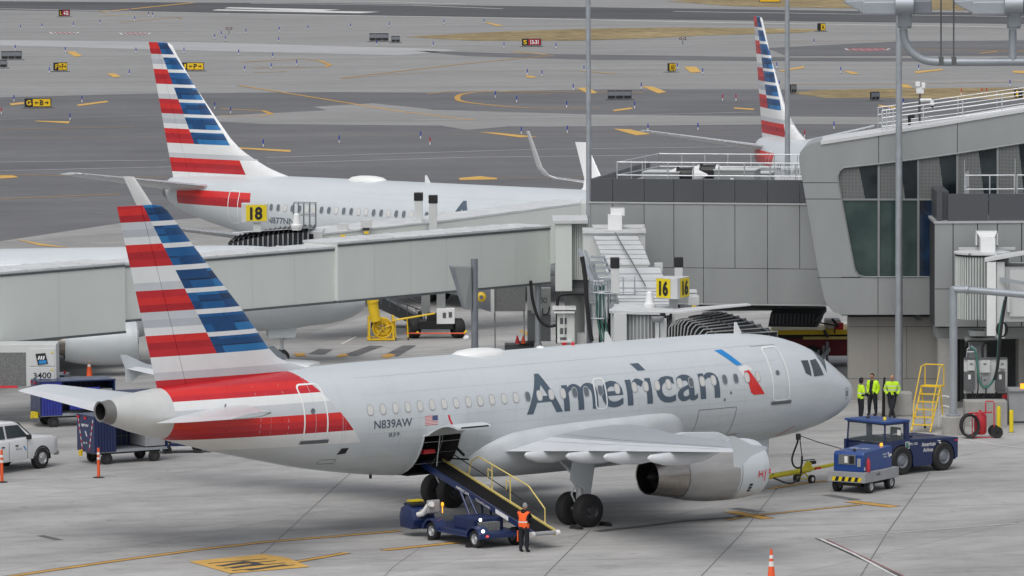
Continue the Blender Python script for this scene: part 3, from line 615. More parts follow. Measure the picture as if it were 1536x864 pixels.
# yellow lead-in and taxi lines; black margins first, paint above
ylw=[([(10,865),(160,843),(300,824),(400,812.5),(500,804.5),(600,796)],.30),([(430,845),(520,829)],.30),([(575,825),(692,813)],.34),
 ([(1090,780),(1130,773),(1290,757)],.16),([(1095,767),(1152,778)],.5),([(1275,752),(1342,760)],.5),([(1105,775),(1145,772)],.3),([(1155,733),(1190,727),(1240,721)],.22)]
mb=MB()
for pts,w in ylw: stripe(mb,pts,w+.14,.022)
stripe(mb,[(1225,807),(1345,862),(1400,887)],.15,.022); tag(mb.build('marking_border','paint_black',fix=False),kind='structure')
marks('apron_line',ylw[:6]+[ylw[7]],'paint_yellow')
far=[([(360,93),(455,88),(480,91),(495,97),(488,100),(440,101),(380,102)],.5),(curve([(965,139),(760,137),(700,140),(686,147),(705,154),(800,162),(900,161)]),.5),(curve([(640,141),(700,136),(830,141)]),.3),
 ([(358,128),(440,141),(600,167),(712,180)],.4),([(330,163),(395,166),(408,171),(390,174),(330,173)],.5),([(150,18),(290,4)],.9),([(150,24),(230,20)],.6),([(180,33),(265,26),(272,28)],.4),([(510,117),(700,95),(830,83)],.35),
 ([(0,194),(200,190)],.25),([(0,298),(180,291)],.3),([(0,262),(250,266)],.25),([(700,266),(880,267)],.2),([(0,207),(1100,199)],.12),([(770,77),(820,82)],.6),([(870,106),(925,111)],.4),([(512,118),(640,108),(880,106),(1000,103)],.2),([(1180,62),(1344,60)],.3),([(1344,73),(1536,77)],.5),([(1170,126),(1344,126),(1536,122)],.35),([(1470,80),(1500,76),(1536,76)],.5),([(430,107),(380,109)],.4)]
mb=MB()
for pts,w in far: stripe(mb,pts,w*1.0,.026)
tag(mb.build('taxiway_line','paint_yellow',fix=False),kind='structure')
# broad slanted taxiway edge bars
bars=[((100,77),(112,77),(124,84),(112,85)),((160,110),(172,110),(182,115),(170,116)),((115,157),(160,151),(163,153),(118,159)),((52,181),(105,182),(103,185),(54,182)),((15,155),(36,153),(36,156),(16,158)),((358,221),(437,225),(435,228),(360,223)),
 ((865,132),(882,131),(896,139),(884,141)),((962,129),(980,130),(1000,138),(987,140)),((920,193),(946,194),(976,201),(954,203)),((718,198),(745,199),(806,205),(780,206)),((1026,100),(1044,100),(1052,108),(1036,109)),((1168,106),(1207,99),(1206,102),(1172,107)),((1265,106),(1278,107),(1290,111),(1277,111)),((1372,107),(1415,103),(1414,105),(1374,110)),((1317,157),(1343,160),(1343,162),(1320,160)),((1100,161),(1132,163),(1130,165),(1102,163)),((1352,126),(1362,127),(1370,132),(1352,131)),((918,165),(946,161),(950,163),(922,167)),
 ((688,267),(720,264),(745,267),(746,269),(690,270)),((0,263),(20,263),(28,266),(0,268)),((725,33),(735,34),(757,39),(745,39)),((1518,106),(1536,106),(1536,110),(1520,109)),((788,113),(800,114),(806,117),(790,116)),((20,358),(60,365),(110,372),(60,368))]
mb=MB()
for b_ in bars: mb.add([G(x,y,.028) for x,y in b_],[tuple(range(len(b_)))])
tag(mb.build('taxiway_bar','paint_orange',fix=False),kind='structure')
whites=[([(0,1),(140,2)],1.0),([(0,13),(150,16),(480,23),(700,26)],.9),([(700,26),(1100,34),(1536,41)],.9),([(376,5),(620,8),(754,13)],.7),([(440,0),(560,2),(700,6)],.7),([(1010,17),(1536,25)],.8),
 ([(0,243),(250,240)],.22),([(0,256),(260,250)],.22),([(400,236),(800,224),(1100,220)],.22),([(400,245),(700,236),(1100,231)],.22),([(620,180),(1130,168)],.2),([(0,179),(250,172)],.10)]
mb=MB()
for pts,w in whites: stripe(mb,pts,w,.026)
for k,(x0,x1,y) in enumerate(((336,500,12.4),(318,560,15.6))): mb.add([G(x0,y,.026),G(x0+8,y-1.6,.026),G(x1+10,y+2.0,.026),G(x1-20,y+4.2,.026),],[(0,1,2,3)])
tag(mb.build('runway_marking','paint_white',fix=False),kind='structure')
marks('apron_white_line',[([(1225,808),(1330,800),(1536,784)],.07),([(1228,807),(1280,830),(1340,862),(1400,890)],.11),([(1440,658),(1500,668),(1536,672)],.12),([(1125,684),(1240,675)],.07),([(512,516),(534,505)],.12)],'paint_white')
marks('apron_red_line',[([(1240,809),(1350,861),(1400,885)],.06)],'paint_red',.03)
reds=[((1264,75),(1280,72.5),(1326,72.5),(1336,75),(1300,77)),((70,49),(95,48),(118,50),(100,50.5)),((178,51),(195,49),(228,50),(212,52))]
mb=MB()
for b_ in reds: mb.add([G(x,y,.024) for x,y in b_],[tuple(range(len(b_)))])
tag(mb.build('holding_position_panel','paint_red',fix=False),kind='structure')
mb=MB()
for x0,x1,y in ((1268,1334,74),(75,118,49.3),(180,225,50.7)):
    pts=[]; n=12
    for k in range(n+1): pts.append((x0+(x1-x0)*k/n,y+(1.6 if k%2 else -1.2)))
    stripe(mb,pts,.35,.03)
tag(mb.build('holding_position_lettering','paint_white',fix=False),kind='structure')
# diamond-shaped yellow stand panel and grey hatched boxes
mb=MB(); mb.add([G(x,y,.030) for x,y in ((283,842),(395,831),(430,836),(445,842),(465,850),(345,860))],[(0,1,2,3,4,5)]); tag(mb.build('stand_panel','paint_orange',fix=False),kind='structure')
v,f=text_geo('24',1,1,.02); 
def q4(a,b): # map unit square onto the panel
    P=[G(x,y,.036) for x,y in ((322,850),(352,856),(445,847),(415,838))]; return (P[0]*(1-b)+P[1]*b)*(1-a)+(P[3]*(1-b)+P[2]*b)*a
mb=MB()
for k in range(4): 
    stripe(mb,[(312+k*12,845+k*3.6),(400+k*14,838+k*3)],.13,.036)
for a,b_ in (((345,852),(385,846)),((375,843),(392,847)),((330,849),(372,842)),((372,855),(430,847))): stripe(mb,[a,b_],.3,.038)
tag(mb.build('stand_panel_lettering','paint_black',fix=False),kind='structure')
mb=MB()
for b_ in (((510,534),(555,518),(575,519),(535,534)),((578,531),(605,518),(625,518),(596,535)),((462,531),(478,523),(500,524),(486,532)),((785,500),(805,498),(812,504),(795,506))): mb.add([G(x,y,.024) for x,y in b_],[(0,1,2,3)])
tag(mb.build('stand_hatching','stain',fix=False),kind='structure')
mb=MB()
for b_ in (((503,534),(516,530),(524,533),(510,536)),((570,535),(582,530),(594,532),(583,537)),((440,530),(455,529),(460,534),(445,535)),((778,496),(786,495),(800,503),(794,505))): mb.add([G(x,y,.03) for x,y in b_],[(0,1,2,3)])
tag(mb.build('stand_tick','paint_yellow',fix=False),kind='structure')
# slab joints and tyre marks
marks('slab_joint',[([(555,684),(505,728),(400,825),(340,866)],.045),([(0,724),(160,708),(300,693),(440,700)],.03),([(1540,470),(1380,640)],.03),([(1395,708),(1330,800),(1290,866)],.045),([(1170,727),(1110,803),(1050,866)],.045),([(885,795),(830,850),(815,866)],.045),([(635,818),(590,850),(575,866)],.03),([(1125,664),(1245,664)],.03),([(0,645),(110,640)],.02)],'joint',.018)
marks('tyre_mark',[([(895,797),(960,790),(1023,782),(1100,776)],.45),([(1100,762),(1140,768)],.5),([(1240,742),(1285,750)],.45),([(60,803),(90,810)],.3)],'stain',.020)
# ---------------------------------------------------------------- airliners
NOSE=(12.472,214.669); HEAD=R(39.1238); AX=Vector((cos(HEAD),sin(HEAD),0)); AY=Vector((-sin(HEAD),cos(HEAD),0))
def PL(X,Y,Z): return Vector((NOSE[0],NOSE[1],0))+AX*X+AY*Y+Vector((0,0,Z))
a=thing('airliner','nearest silver airliner, cargo door open over the belt loader, blue tug at its nose','airliner',(NOSE[0],NOSE[1],0),HEAD)
airliner('a',a,text=True,reg='N839AW',regno='839',cargo=True)
b=thing('airliner','airliner behind the gate 18 sign, its whole striped fin and red rear stripe in view','airliner',(11.2536,287.205,0),R(-39)); airliner('b',b,text=True,reg='N877NN')
c=copy_tree(b); c.location=(24.707,308.943,0); c.rotation_euler=(0,0,R(-75)); c['label']='airliner behind the terminal roof at right, only its slim striped fin and tail in view'
for ch in list(c.children):
    if ch.name.startswith('registration'): bpy.data.objects.remove(ch)
c=copy_tree(b); c.location=(-6.65,263,0); c.rotation_euler=(0,0,R(8)); c.scale=(.93,.93,.93); c['label']='airliner mostly hidden behind the long grey jet bridge, engine showing beside the 3400 box'
for ch in list(c.children):
    if ch.name.startswith(('registration','airline_name')): bpy.data.objects.remove(ch)
# ---------------------------------------------------------------- more materials
addm('clad',(.315,.33,.332),.42,.25,var=.06,scale=.6,streak=(1.2,1.2,.35)); addm('clad_dark',(.085,.09,.10),.45,.25,var=.05,scale=.35); addm('clad_light',(.43,.44,.445),.45,.2,var=.03,scale=.5); addm('seam',(.035,.036,.04),.8,var=.1)
addm('roof',(.42,.43,.43),.8,var=.10,scale=.7); addm('roof_white',(.56,.57,.58),.6,var=.05,scale=1)
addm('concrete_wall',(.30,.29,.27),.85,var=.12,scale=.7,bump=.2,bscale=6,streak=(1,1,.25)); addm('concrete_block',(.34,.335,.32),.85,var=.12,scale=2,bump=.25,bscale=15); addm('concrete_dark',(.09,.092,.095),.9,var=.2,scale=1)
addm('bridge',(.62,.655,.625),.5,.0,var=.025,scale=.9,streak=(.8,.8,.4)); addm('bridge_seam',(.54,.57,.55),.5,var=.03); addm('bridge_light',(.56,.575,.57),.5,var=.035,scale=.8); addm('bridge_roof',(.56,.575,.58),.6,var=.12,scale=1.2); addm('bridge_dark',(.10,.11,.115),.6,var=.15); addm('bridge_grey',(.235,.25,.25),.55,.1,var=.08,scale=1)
addm('galv',(.36,.39,.42),.45,.45,var=.08,scale=3); addm('galv_dark',(.20,.215,.24),.5,.3,var=.1,scale=3); addm('steel_light',(.50,.52,.54),.4,.4,var=.06)
addm('canvas',(.030,.033,.040),.8,var=.2,scale=3); addm('rib',(.33,.34,.33),.5,.3,var=.1)
addm('yellow',(.72,.56,.012),.45,var=.05); addm('safety_yellow',(.74,.50,.02),.45,var=.08); addm('tow_yellow',(.70,.60,.02),.45,var=.08); addm('railing_yellow',(.62,.50,.16),.5,var=.1)
addm('blue',(.010,.023,.090),.38,var=.10,scale=2,coat=.25); addm('blue_bright',(.014,.055,.225),.38,var=.08,scale=2,coat=.25); addm('blue_dark',(.008,.018,.075),.45,var=.15,scale=2); addm('tarp',(.02,.03,.25),.6,var=.25,scale=5,bump=.4,bscale=6)
addm('grey_paint',(.30,.31,.32),.5,var=.08); addm('grey_dark',(.10,.105,.11),.55,var=.12); addm('red_paint',(.45,.02,.03),.45,var=.1); addm('dark_red',(.15,.008,.02),.5,var=.15)
addm('car_white',(.74,.75,.76),.3,var=.02,coat=.5,rvar=.03); addm('car_glass',(.02,.03,.032),.08,var=.05,rvar=.02); addm('orange',(.78,.10,.02),.5,var=.05); addm('reflect_white',(.75,.74,.72),.5,var=.04)
addm('delin_blue',(.02,.045,.40),.5,var=.05); addm('delin_white',(.7,.7,.68),.5,var=.05); addm('delin_red',(.5,.02,.03),.5,var=.05)
addm('sign_yellow',(.78,.50,.01),.5,var=.04); addm('sign_red',(.32,.012,.03),.5,var=.05); addm('sign_black',(.012,.013,.014),.5,var=.1); addm('sign_white',(.8,.8,.8),.5,var=.03)
addm('hivis',(.55,.85,.02),.7,var=.06,scale=8); addm('hivis_orange',(.95,.13,.02),.7,var=.05,scale=8); addm('tape',(.6,.62,.6),.4,var=.05); addm('navy',(.010,.012,.018),.85,var=.25,scale=10); addm('skin',(.42,.22,.15),.6,var=.05); addm('hair',(.03,.02,.015),.8,var=.2); addm('beanie',(.25,.25,.26),.9,var=.1); addm('shoe',(.012,.012,.012),.6)
addm('grille',(.15,.155,.155),.7,var=.35,scale=14); addm('cable',(.012,.012,.014),.6,var=.1); addm('cable_green',(.05,.16,.13),.6,var=.1)
addm('lamp_amber',(.9,.35,.02),.3,emit=(1,.35,.02),es=1.2); addm('lamp_white',(.9,.9,.9),.2,emit=(1,.97,.9),es=2.0); addm('lamp_red',(.7,.05,.05),.3,emit=(1,.1,.05),es=1.0)
def glassmat(name,c,c2,rough=.08):
    m,nt,b=new_mat(name); N=nt.nodes; L=nt.links; tc=N.new('ShaderNodeTexCoord'); n=N.new('ShaderNodeTexNoise'); n.inputs['Scale'].default_value=.55; n.inputs['Detail'].default_value=3; L.new(tc.outputs['Object'],n.inputs[0])
    r=N.new('ShaderNodeMapRange'); r.inputs['From Min'].default_value=.4; r.inputs['From Max'].default_value=.6; L.new(n.outputs[0],r.inputs[0])
    mx=N.new('ShaderNodeMix'); mx.data_type='RGBA'; mx.inputs['A'].default_value=(*c,1); mx.inputs['B'].default_value=(*c2,1); L.new(r.outputs[0],mx.inputs['Factor']); L.new(mx.outputs['Result'],b.inputs['Base Color']); b.inputs['Roughness'].default_value=rough; M[name]=m
glassmat('glass_green',(.028,.052,.049),(.050,.082,.075)); glassmat('glass_black',(.008,.012,.016),(.03,.04,.045)); glassmat('glass_blue',(.008,.012,.02),(.02,.05,.11))
def fritmat():
    m,nt,b=new_mat('frit'); N=nt.nodes; L=nt.links; tc=N.new('ShaderNodeTexCoord'); v=N.new('ShaderNodeTexVoronoi'); v.inputs['Scale'].default_value=17; v.inputs['Randomness'].default_value=0; L.new(tc.outputs['Object'],v.inputs['Vector'])
    r=N.new('ShaderNodeMath'); r.operation='LESS_THAN'; r.inputs[1].default_value=.5; L.new(v.outputs['Distance'],r.inputs[0])
    mx=N.new('ShaderNodeMix'); mx.data_type='RGBA'; mx.inputs['A'].default_value=(.05,.055,.055,1); mx.inputs['B'].default_value=(.22,.23,.23,1); L.new(r.outputs[0],mx.inputs['Factor']); L.new(mx.outputs['Result'],b.inputs['Base Color']); b.inputs['Roughness'].default_value=.4; M['frit']=m
fritmat()
def ux(px,v,py=400): return Wp(px,py,v).x
def zz(py,v,px=768): return Wp(px,py,v).z
def PB(mb,x0,x1,y0,y1,v,dep,mi=0):
    ym=(y0+y1)/2; xm=(x0+x1)/2; return mb.bx(ux(x0,v,ym),ux(x1,v,ym),v,v+dep,zz(y1,v,xm),zz(y0,v,xm),mi)
def base(px,v): return (ux(px,v,500),v,0)
def plate(mb,outer,holes,v,th,mi=0):
    bm=bmesh.new(); es=[]
    for lp in [outer]+holes:
        vs=[bm.verts.new(Wp(x,y,v)) for x,y in lp]; es+=[bm.edges.new((vs[i],vs[(i+1)%len(vs)])) for i in range(len(vs))]
    from mathutils.geometry import tessellate_polygon
    bm.verts.ensure_lookup_table()
    loops=[[Wp(x,y,v) for x,y in lp] for lp in [outer]+holes]
    for a_,b_,c_ in tessellate_polygon(loops): bm.faces.new([bm.verts[a_],bm.verts[b_],bm.verts[c_]])
    bm.verts.index_update(); bv=[x.co.copy() for x in bm.verts]; n=len(bv); fs=[[x.index for x in f.verts] for f in bm.faces]; be=[(e.verts[0].index,e.verts[1].index) for e in bm.edges if len(e.link_faces)==1]; bm.free()
    mb.add(bv+[p+Vector((0,th,0)) for p in bv],fs+[[i+n for i in f[::-1]] for f in fs]+[(a_,b_,b_+n,a_+n) for a_,b_ in be],mi)
def arcpts(cx,cy,rx,ry,a0,a1,n=6): return [(cx+rx*cos(R(a0+(a1-a0)*k/n)),cy-ry*sin(R(a0+(a1-a0)*k/n))) for k in range(n+1)]
def railing(mb,p0,p1,h,posts,rails=(1,.55,.1),r=.025,mi=0):
    p0=Vector(p0);p1=Vector(p1)
    for k in range(posts+1): p=p0.lerp(p1,k/posts); mb.tube([p,p+Vector((0,0,h))],r,6,mi)
    for q in rails: mb.tube([p0+Vector((0,0,h*q)),p1+Vector((0,0,h*q))],r,6,mi)
# ---------------------------------------------------------------- pier building (grey panels, dark parapet)
PA=Wp(886,400,251); ang=R(-12); e1=Vector((cos(ang),sin(ang),0)); e2=Vector((sin(-ang),cos(ang),0)); PA.z=0
t=thing('terminal_building','low grey panelled pier building with a dark parapet, bridge tunnels joining its left end','building',PA,ang)
Lb=10.6; zb,z1,z2=3.62,7.98,9.05; D=13
mb=MB(); mb.bx(0,Lb,.1,D,zb,8.3); mb.build('wall','seam',t)
mb=MB()
xs=[0,.98,2.36,3.66,4.95,6.33,7.75,9.15,Lb]; zm=zz(403.5,250)
for x0,x1 in zip(xs,xs[1:]): mb.bx(x0+.012,x1-.012,0,.1,zm+.012,z1-.03)
for x0,x1 in ((0,2.36),(2.36,4.95),(4.95,7.75),(7.75,Lb)): mb.bx(x0+.012,x1-.012,0,.1,zb+.08,zm-.012)
for y0,y1 in ((.0,3),(3,6),(6,9),(9,12)): mb.bx(-.08,0,y0+.012,y1-.012,zb+.08,z1-.03)
mb.build('cladding_panels','clad',t,bevel=.004)
mb=MB(); mb.bx(-.02,Lb,-.03,D,zb,zb+.07); mb.bx(-.06,Lb,-.04,.12,z1-.02,z1+.05); mb.build('trim','clad_light',t)
mb=MB()
for x0,x1 in zip(xs,xs[1:]): mb.box(((x0+x1)/2,.12,(z1+z2)/2+.02),(x1-x0-.024,.16,z2-z1-.1))
mb.bx(.02,.2,.2,D,z1+.05,z2-.03); mb.build('parapet','clad_dark',t)
MB().bx(.2,Lb,.2,D,8.3,8.42).build('roof','roof',t)
mb=MB(); railing(mb,(.95,1.2,8.42),(9.9,1.2,8.42),1.25,8,r=.03); railing(mb,(.95,1.2,8.42),(1.6,7.6,8.42),1.25,3,r=.025); railing(mb,(1.6,7.6,8.42),(9.9,7.6,8.42),1.25,8,(1,.55),r=.025); mb.build('railing','steel_light',t,smooth=40)
for (x,y,w,d_,h) in ((1.9,2.2,1.6,1.4,.75),(5.0,2.4,1.8,1.5,.85),(2.4,5.2,4.6,1.2,.55)):
    o=MB().bx(x,x+w,y,y+d_,8.42,8.42+h).build('roof_unit','bridge_grey',t,bevel=.02); MB().bx(x-.03,x+w+.03,y-.03,y+d_+.03,8.42+h,8.46+h).build('unit_lid','bridge_light',o); MB().bx(x+w*.4,x+w*.4+.14,y-.012,y,8.42+h*.45,8.42+h*.45+.14).build('unit_plate','white',o)
for x,y in ((3.7,2.6),(4.3,5.0)):
    f=MB().lathe([(-1.0,.03),(-.35,.34),(-.33,.34)],(x,y,9.05),(1,0,0),20).build('fan_cone','white',t,smooth=40); MB().lathe([(.33,.34),(.35,.34),(1.0,.03)],(x,y,9.05),(1,0,0),20).build('fan_cone','white',t,smooth=40)
    MB().lathe([(-.33,.30),(.33,.30)],(x,y,9.05),(1,0,0),12).lathe([(-.36,.37),(-.30,.37)],(x,y,9.05),(1,0,0),16).lathe([(.30,.37),(.36,.37)],(x,y,9.05),(1,0,0),16).build('fan_ring','black',f); MB().bx(x-.3,x+.3,y-.2,y+.2,8.42,8.75).build('fan_base','bridge_grey',f)
mb=MB(); railing(mb,(7.6,4.5,8.42),(9.6,4.5,8.42),.8,14,(1,.05),.012); mb.build('guard','steel_light',t)
# ---------------------------------------------------------------- glass-fronted terminal, slanted end
v=243.5
t=thing('terminal_building','grey hall with a slanted rounded end and tall dark windows, behind the right lamp post','building',(ux(1320,v),v,0))
outer=[(1262,472),(1250,468)]+[(1241,458),(1236,446),(1226,400),(1214,330),(1200,248),(1199,238),(1201,229),(1207,221),(1217,215.5),(1231,213)]+[(1318,199.5),(1436,180.5),(1536,164),(1800,122),(1800,472)]
win=[(1266,251.5),(1318,246),(1377,238.5),(1436,230.3),(1536,214.5),(1760,184),(1760,415.5),(1297,415.5),(1288,413),(1283,406),(1281,398),(1270,340),(1258,275),(1257,264),(1260,256)]
mb=MB(); plate(mb,outer,[win],v,.35); mb.build('wall','clad',t,world=True,fix=True)
mb=MB()
P=[Wp(x,y,v) for x,y in outer]; n=len(P); Q=[p+Vector((.34,3.5,0)) for p in P]
mb.add(P[:14]+Q[:14],[(i,i+1,15+i-1+0,14+i) if False else (i,i+1,14+i+1,14+i) for i in range(13)]); mb.shift((0,-.36,0)); mb.build('side_wall','clad',t,world=True,smooth=40)
mb=MB(); mb.add([Wp(x,y,v+.36) for x,y in outer],[tuple(range(len(outer)))]); 
mb=MB(); PB(mb,1262,1760,468,472,v+.4,9); PB(mb,1262,1760,413,417,v+.4,9); mb.build('floor_slab','clad_dark',t,world=True)
mb=MB(); S=.012
def seamp(mb,pts,vv,w=.028):
    for a_,b_ in zip(pts,pts[1:]):
        A_=Wp(*a_,vv-.004);B_=Wp(*b_,vv-.004); d_=(B_-A_).normalized(); n_=Vector((-d_.z,0,d_.x))*w/2; mb.add([A_+n_,B_+n_,B_-n_,A_-n_],[(0,1,2,3)])
for pts in (((1318,200),(1318,246)),((1436,181),(1436,230)),((1201,274),(1257,274)),((1205,298.5),(1263,298.5)),((1226,416.5),(1290,416.5)),((1317,416),(1317,471)),((1262,415.8),(1402,415.8))): seamp(mb,pts,v)
mb.build('panel_seams','seam',t,world=True,fix=False)
vg=v+.12
cols=[(1257,1316.5),(1319.5,1376),(1379,1434.5),(1437.5,1495),(1498,1555),(1558,1620),(1623,1690)]
topy=lambda x: np.interp(x,[1258,1266,1318,1377,1436,1536,1760],[256,251.5,246,238.5,230.3,214.5,184])
for k,(x0,x1) in enumerate(cols):
    a0=1250 if k==0 else x0
    o=MB().add([Wp(a0,300.3,vg),Wp(x1,300.3,vg),Wp(x1,420,vg),Wp(a0,420,vg)],[(0,1,2,3)]).build('window_pane',['glass_green','glass_green','glass_blue','glass_black','glass_black','glass_black','glass_black'][k],t,world=True,fix=False)
    o=MB().add([Wp(a0,topy(x0)-3,vg),Wp(x1,topy(x1)-3,vg),Wp(x1,298,vg),Wp(a0,298,vg)],[(0,1,2,3)]).build('window_pane','glass_black',t,world=True,fix=False)
    w=x1-x0; MB().add([Wp(a0,topy(x0)-2,vg-.02),Wp(x0+w*.52,topy(x0+w*.52)-2,vg-.02),Wp(x0+w*.68,298,vg-.02),Wp(a0,298,vg-.02)],[(0,1,2,3)]).build('frit_screen','frit',o,world=False,fix=False)
    o.children[0].data.transform(Matrix.Translation(-Vector(t.location)))
mb=MB()
for x in (1318,1377.5,1436,1496.5,1556.5,1621.5): mb.add([Wp(x-1.6,topy(x)-2,v+.05),Wp(x+1.6,topy(x)-2,v+.05),Wp(x+1.6,418,v+.05),Wp(x-1.6,418,v+.05)],[(0,1,2,3)])
mb.add([Wp(1257,297.8,v+.045),Wp(1700,297.8,v+.045),Wp(1700,300.6,v+.045),Wp(1257,300.6,v+.045)],[(0,1,2,3)])
for a_,b_ in zip(win,win[1:]+win[:1]):
    if a_[0]>1700 and b_[0]>1700: continue
    mb.tube([Wp(*a_,v-.0),Wp(*b_,v-.0)],.035,6)
mb.build('window_frame','bridge_grey',t,world=True)
rl=[(1231,212.5),(1318,199),(1436,180),(1536,163.5),(1760,127.5)]
mb=MB(); A_=[Wp(x,y,v-.06) for x,y in rl]; B_=[p+Vector((.3,3.6,0)) for p in A_]; k=len(A_)
C_=[p-Vector((0,0,.13)) for p in A_]; mb.add(A_+B_+C_,[(i,i+1,k+i+1,k+i) for i in range(k-1)]+[(2*k+i,2*k+i+1,i+1,i) for i in range(k-1)])
mb.build('roof_edge','roof_white',t,world=True)
mb=MB(); vr=v+1.6
tr=[(x,y-1) for x,y in ((1323,167),(1444,150.5),(1536,138),(1700,115))]; lo=[(x,y) for x,y in ((1323,192),(1444,177),(1536,163),(1700,139))]
for dv,rr in ((0,.03),(2.6,.022)):
    for f_ in (0,.42,.92): mb.tube([Wp(a_[0],a_[1]*(1-f_)+b_[1]*f_,vr)+Vector((0,dv,0)) for a_,b_ in zip(tr,lo)],rr,6)
    for x in (1323,1330,1340,1385,1444,1503,1562,1621,1680):
        ya=np.interp(x,[p[0] for p in tr],[p[1] for p in tr]); yb=np.interp(x,[p[0] for p in lo],[p[1] for p in lo]); mb.tube([Wp(x,ya,vr)+Vector((0,dv,0)),Wp(x,yb+2,vr)+Vector((0,dv,-.1))],rr,6)
mb.build('railing','steel_light',t,world=True,smooth=40)
# surveillance mast and small vent on that roof
p=Wp(1380,187,v+2.6); q=thing('camera_mast','white two-headed camera mast on the sloping terminal roof','camera mast',p)
MB().tube([(0,0,-.3),(0,0,1.35)],.035,8).build('pole','grey_dark',q,smooth=40)
MB().box((0,0,1.45),(.32,.2,.26)).box((-.10,0,1.72),(.2,.3,.2)).box((.14,0,1.66),(.16,.28,.24)).build('camera_head','white',q,bevel=.03)
MB().tube([(0,0,1.05),(.5,-.05,1.05)],.06,8).tube([(.5,-.05,1.05),(.52,-.05,.82)],.09,10).build('dome_camera','white',q,smooth=40); MB().lathe([(0,.09),(-.08,.06),(-.1,.01)],(.52,-.05,.82),(0,0,1),12).build('camera_dome','black',q,smooth=60)
MB().tube([(-.03,.0,.0),(-.06,-.03,.7),(-.02,0,1.3)],.02,6).build('cable','cable',q)
p=Wp(1364,189,v+2.2); q=thing('roof_post','short black post with a side box on the terminal roof','post',p)
MB().tube([(0,0,-.2),(0,0,.5)],.07,8).build('pole','black',q); MB().box((.1,0,.4),(.24,.12,.14)).build('box','black',q)
# ---------------------------------------------------------------- right block with dark parapet
v=240
t=thing('terminal_building','grey panelled block with dark parapet at the right edge, above the electrical boards','building',(ux(1460,v),v,0))
mb=MB(); PB(mb,1403,1700,333,490,v+.1,3.3); mb.build('wall','seam',t,world=True)
mb=MB(); 
for x0,x1,y0,y1 in ((1402,1429.3,335,433),(1402,1429.3,434,490),(1430,1466,335,490),(1466.8,1495.5,335,490),(1496.3,1532,335,490),(1532.8,1568,335,490),(1569,1700,335,490)): PB(mb,x0+.25,x1-.25,y0,y1,v,.1)
mb.build('cladding_panels','clad',t,world=True,bevel=.004)
mb=MB(); PB(mb,1401,1700,331,334.5,v-.05,3.4); mb.build('trim','clad_light',t,world=True)
mb=MB()
for x0,x1,y0 in ((1405,1414,284),(1422,1483,291),(1483.5,1541,291),(1541.5,1700,291)): PB(mb,x0,x1-.5,y0,331,v+.05,.2)
PB(mb,1405,1423,287,331,v+.3,3); mb.build('parapet','clad_dark',t,world=True)
mb=MB(); PB(mb,1405,1700,330,332,v+.2,3.2); mb.build('roof','roof',t,world=True)
mb=MB(); z0=zz(292,v); 
for x0,x1 in ((1449,1523),(1527,1640)): railing(mb,(ux(x0,v),v+.5,z0-.3),(ux(x1,v),v+.5,z0-.3),zz(268,v)-z0+.3,2,(1,.4),.028)
railing(mb,(ux(1449,v),v+.5,z0-.3),(ux(1460,v),v+2.6,z0-.3),zz(266,v)-z0+.3,3,(1,.4),.024)
for x in (1448,1524): mb.tube([(ux(x,v),v+.5,z0),(ux(x,v),v+.5,zz(244,v))],.012,5)
mb.build('railing','steel_light',t,world=True,smooth=40)
mb=MB(); PB(mb,1406,1700,491,508,v+.6,2.5); mb.build('beam','clad',t,world=True)
for a_ in ((1408,1427,507,640,v+.5,1.0),(1528,1560,507,640,v+1,1.5)): mb=MB(); PB(mb,*a_); mb.build('column','concrete_block',t,world=True,bevel=.02)
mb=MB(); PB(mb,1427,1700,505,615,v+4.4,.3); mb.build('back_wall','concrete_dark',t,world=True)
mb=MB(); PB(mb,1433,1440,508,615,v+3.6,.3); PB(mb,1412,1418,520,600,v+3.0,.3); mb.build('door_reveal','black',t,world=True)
# concrete retaining wall under the glazed hall
v=244.3; t=thing('concrete_wall','pale concrete wall under the overhanging terminal hall, behind the three workers','wall',(ux(1335,v),v,0))
mb=MB(); PB(mb,1272.5,1429,475,603,v,.8); mb.build('wall','concrete_wall',t,world=True)
mb=MB()
for pts in (((1317,475),(1317,603)),((1273,490),(1428,490)),((1273,568),(1428,568)),((1360,490),(1360,568))): seamp(mb,pts,v,.022)
mb.build('joints','concrete_dark',t,world=True,fix=False)
MB().box((ux(1377,v),v-.12,zz(479,v)),(.22,.2,.2)).build('wall_lamp','grey_dark',t,world=True)
# ---------------------------------------------------------------- jet bridges
def section(mb,p0,p1,w,zt0,zb0,zt1,zb1,mi=0,side=1):
    """box tunnel piece between plan points, near edge on the line, body behind"""
    p0=Vector(p0).to_3d();p1=Vector(p1).to_3d(); d_=(p1-p0).normalized(); n_=Vector((-d_.y,d_.x,0))*w*side
    vs=[Vector((q.x,q.y,z)) for q,z in ((p0,zb0),(p1,zb1),(p1+n_,zb1),(p0+n_,zb0),(p0,zt0),(p1,zt1),(p1+n_,zt1),(p0+n_,zt0))]
    mb.add(vs,[(3,2,1,0),(4,5,6,7),(0,1,5,4),(1,2,6,5),(2,3,7,6),(3,0,4,7)],mi)
def ribs(mb,p0,p1,z0,z1,n,r=.02,mi=0):
    p0=Vector(p0).to_3d();p1=Vector(p1).to_3d()
    for k in range(n+1): p=p0.lerp(p1,k/n); mb.tube([(p.x,p.y,z0),(p.x,p.y,z1)],r,5,mi)
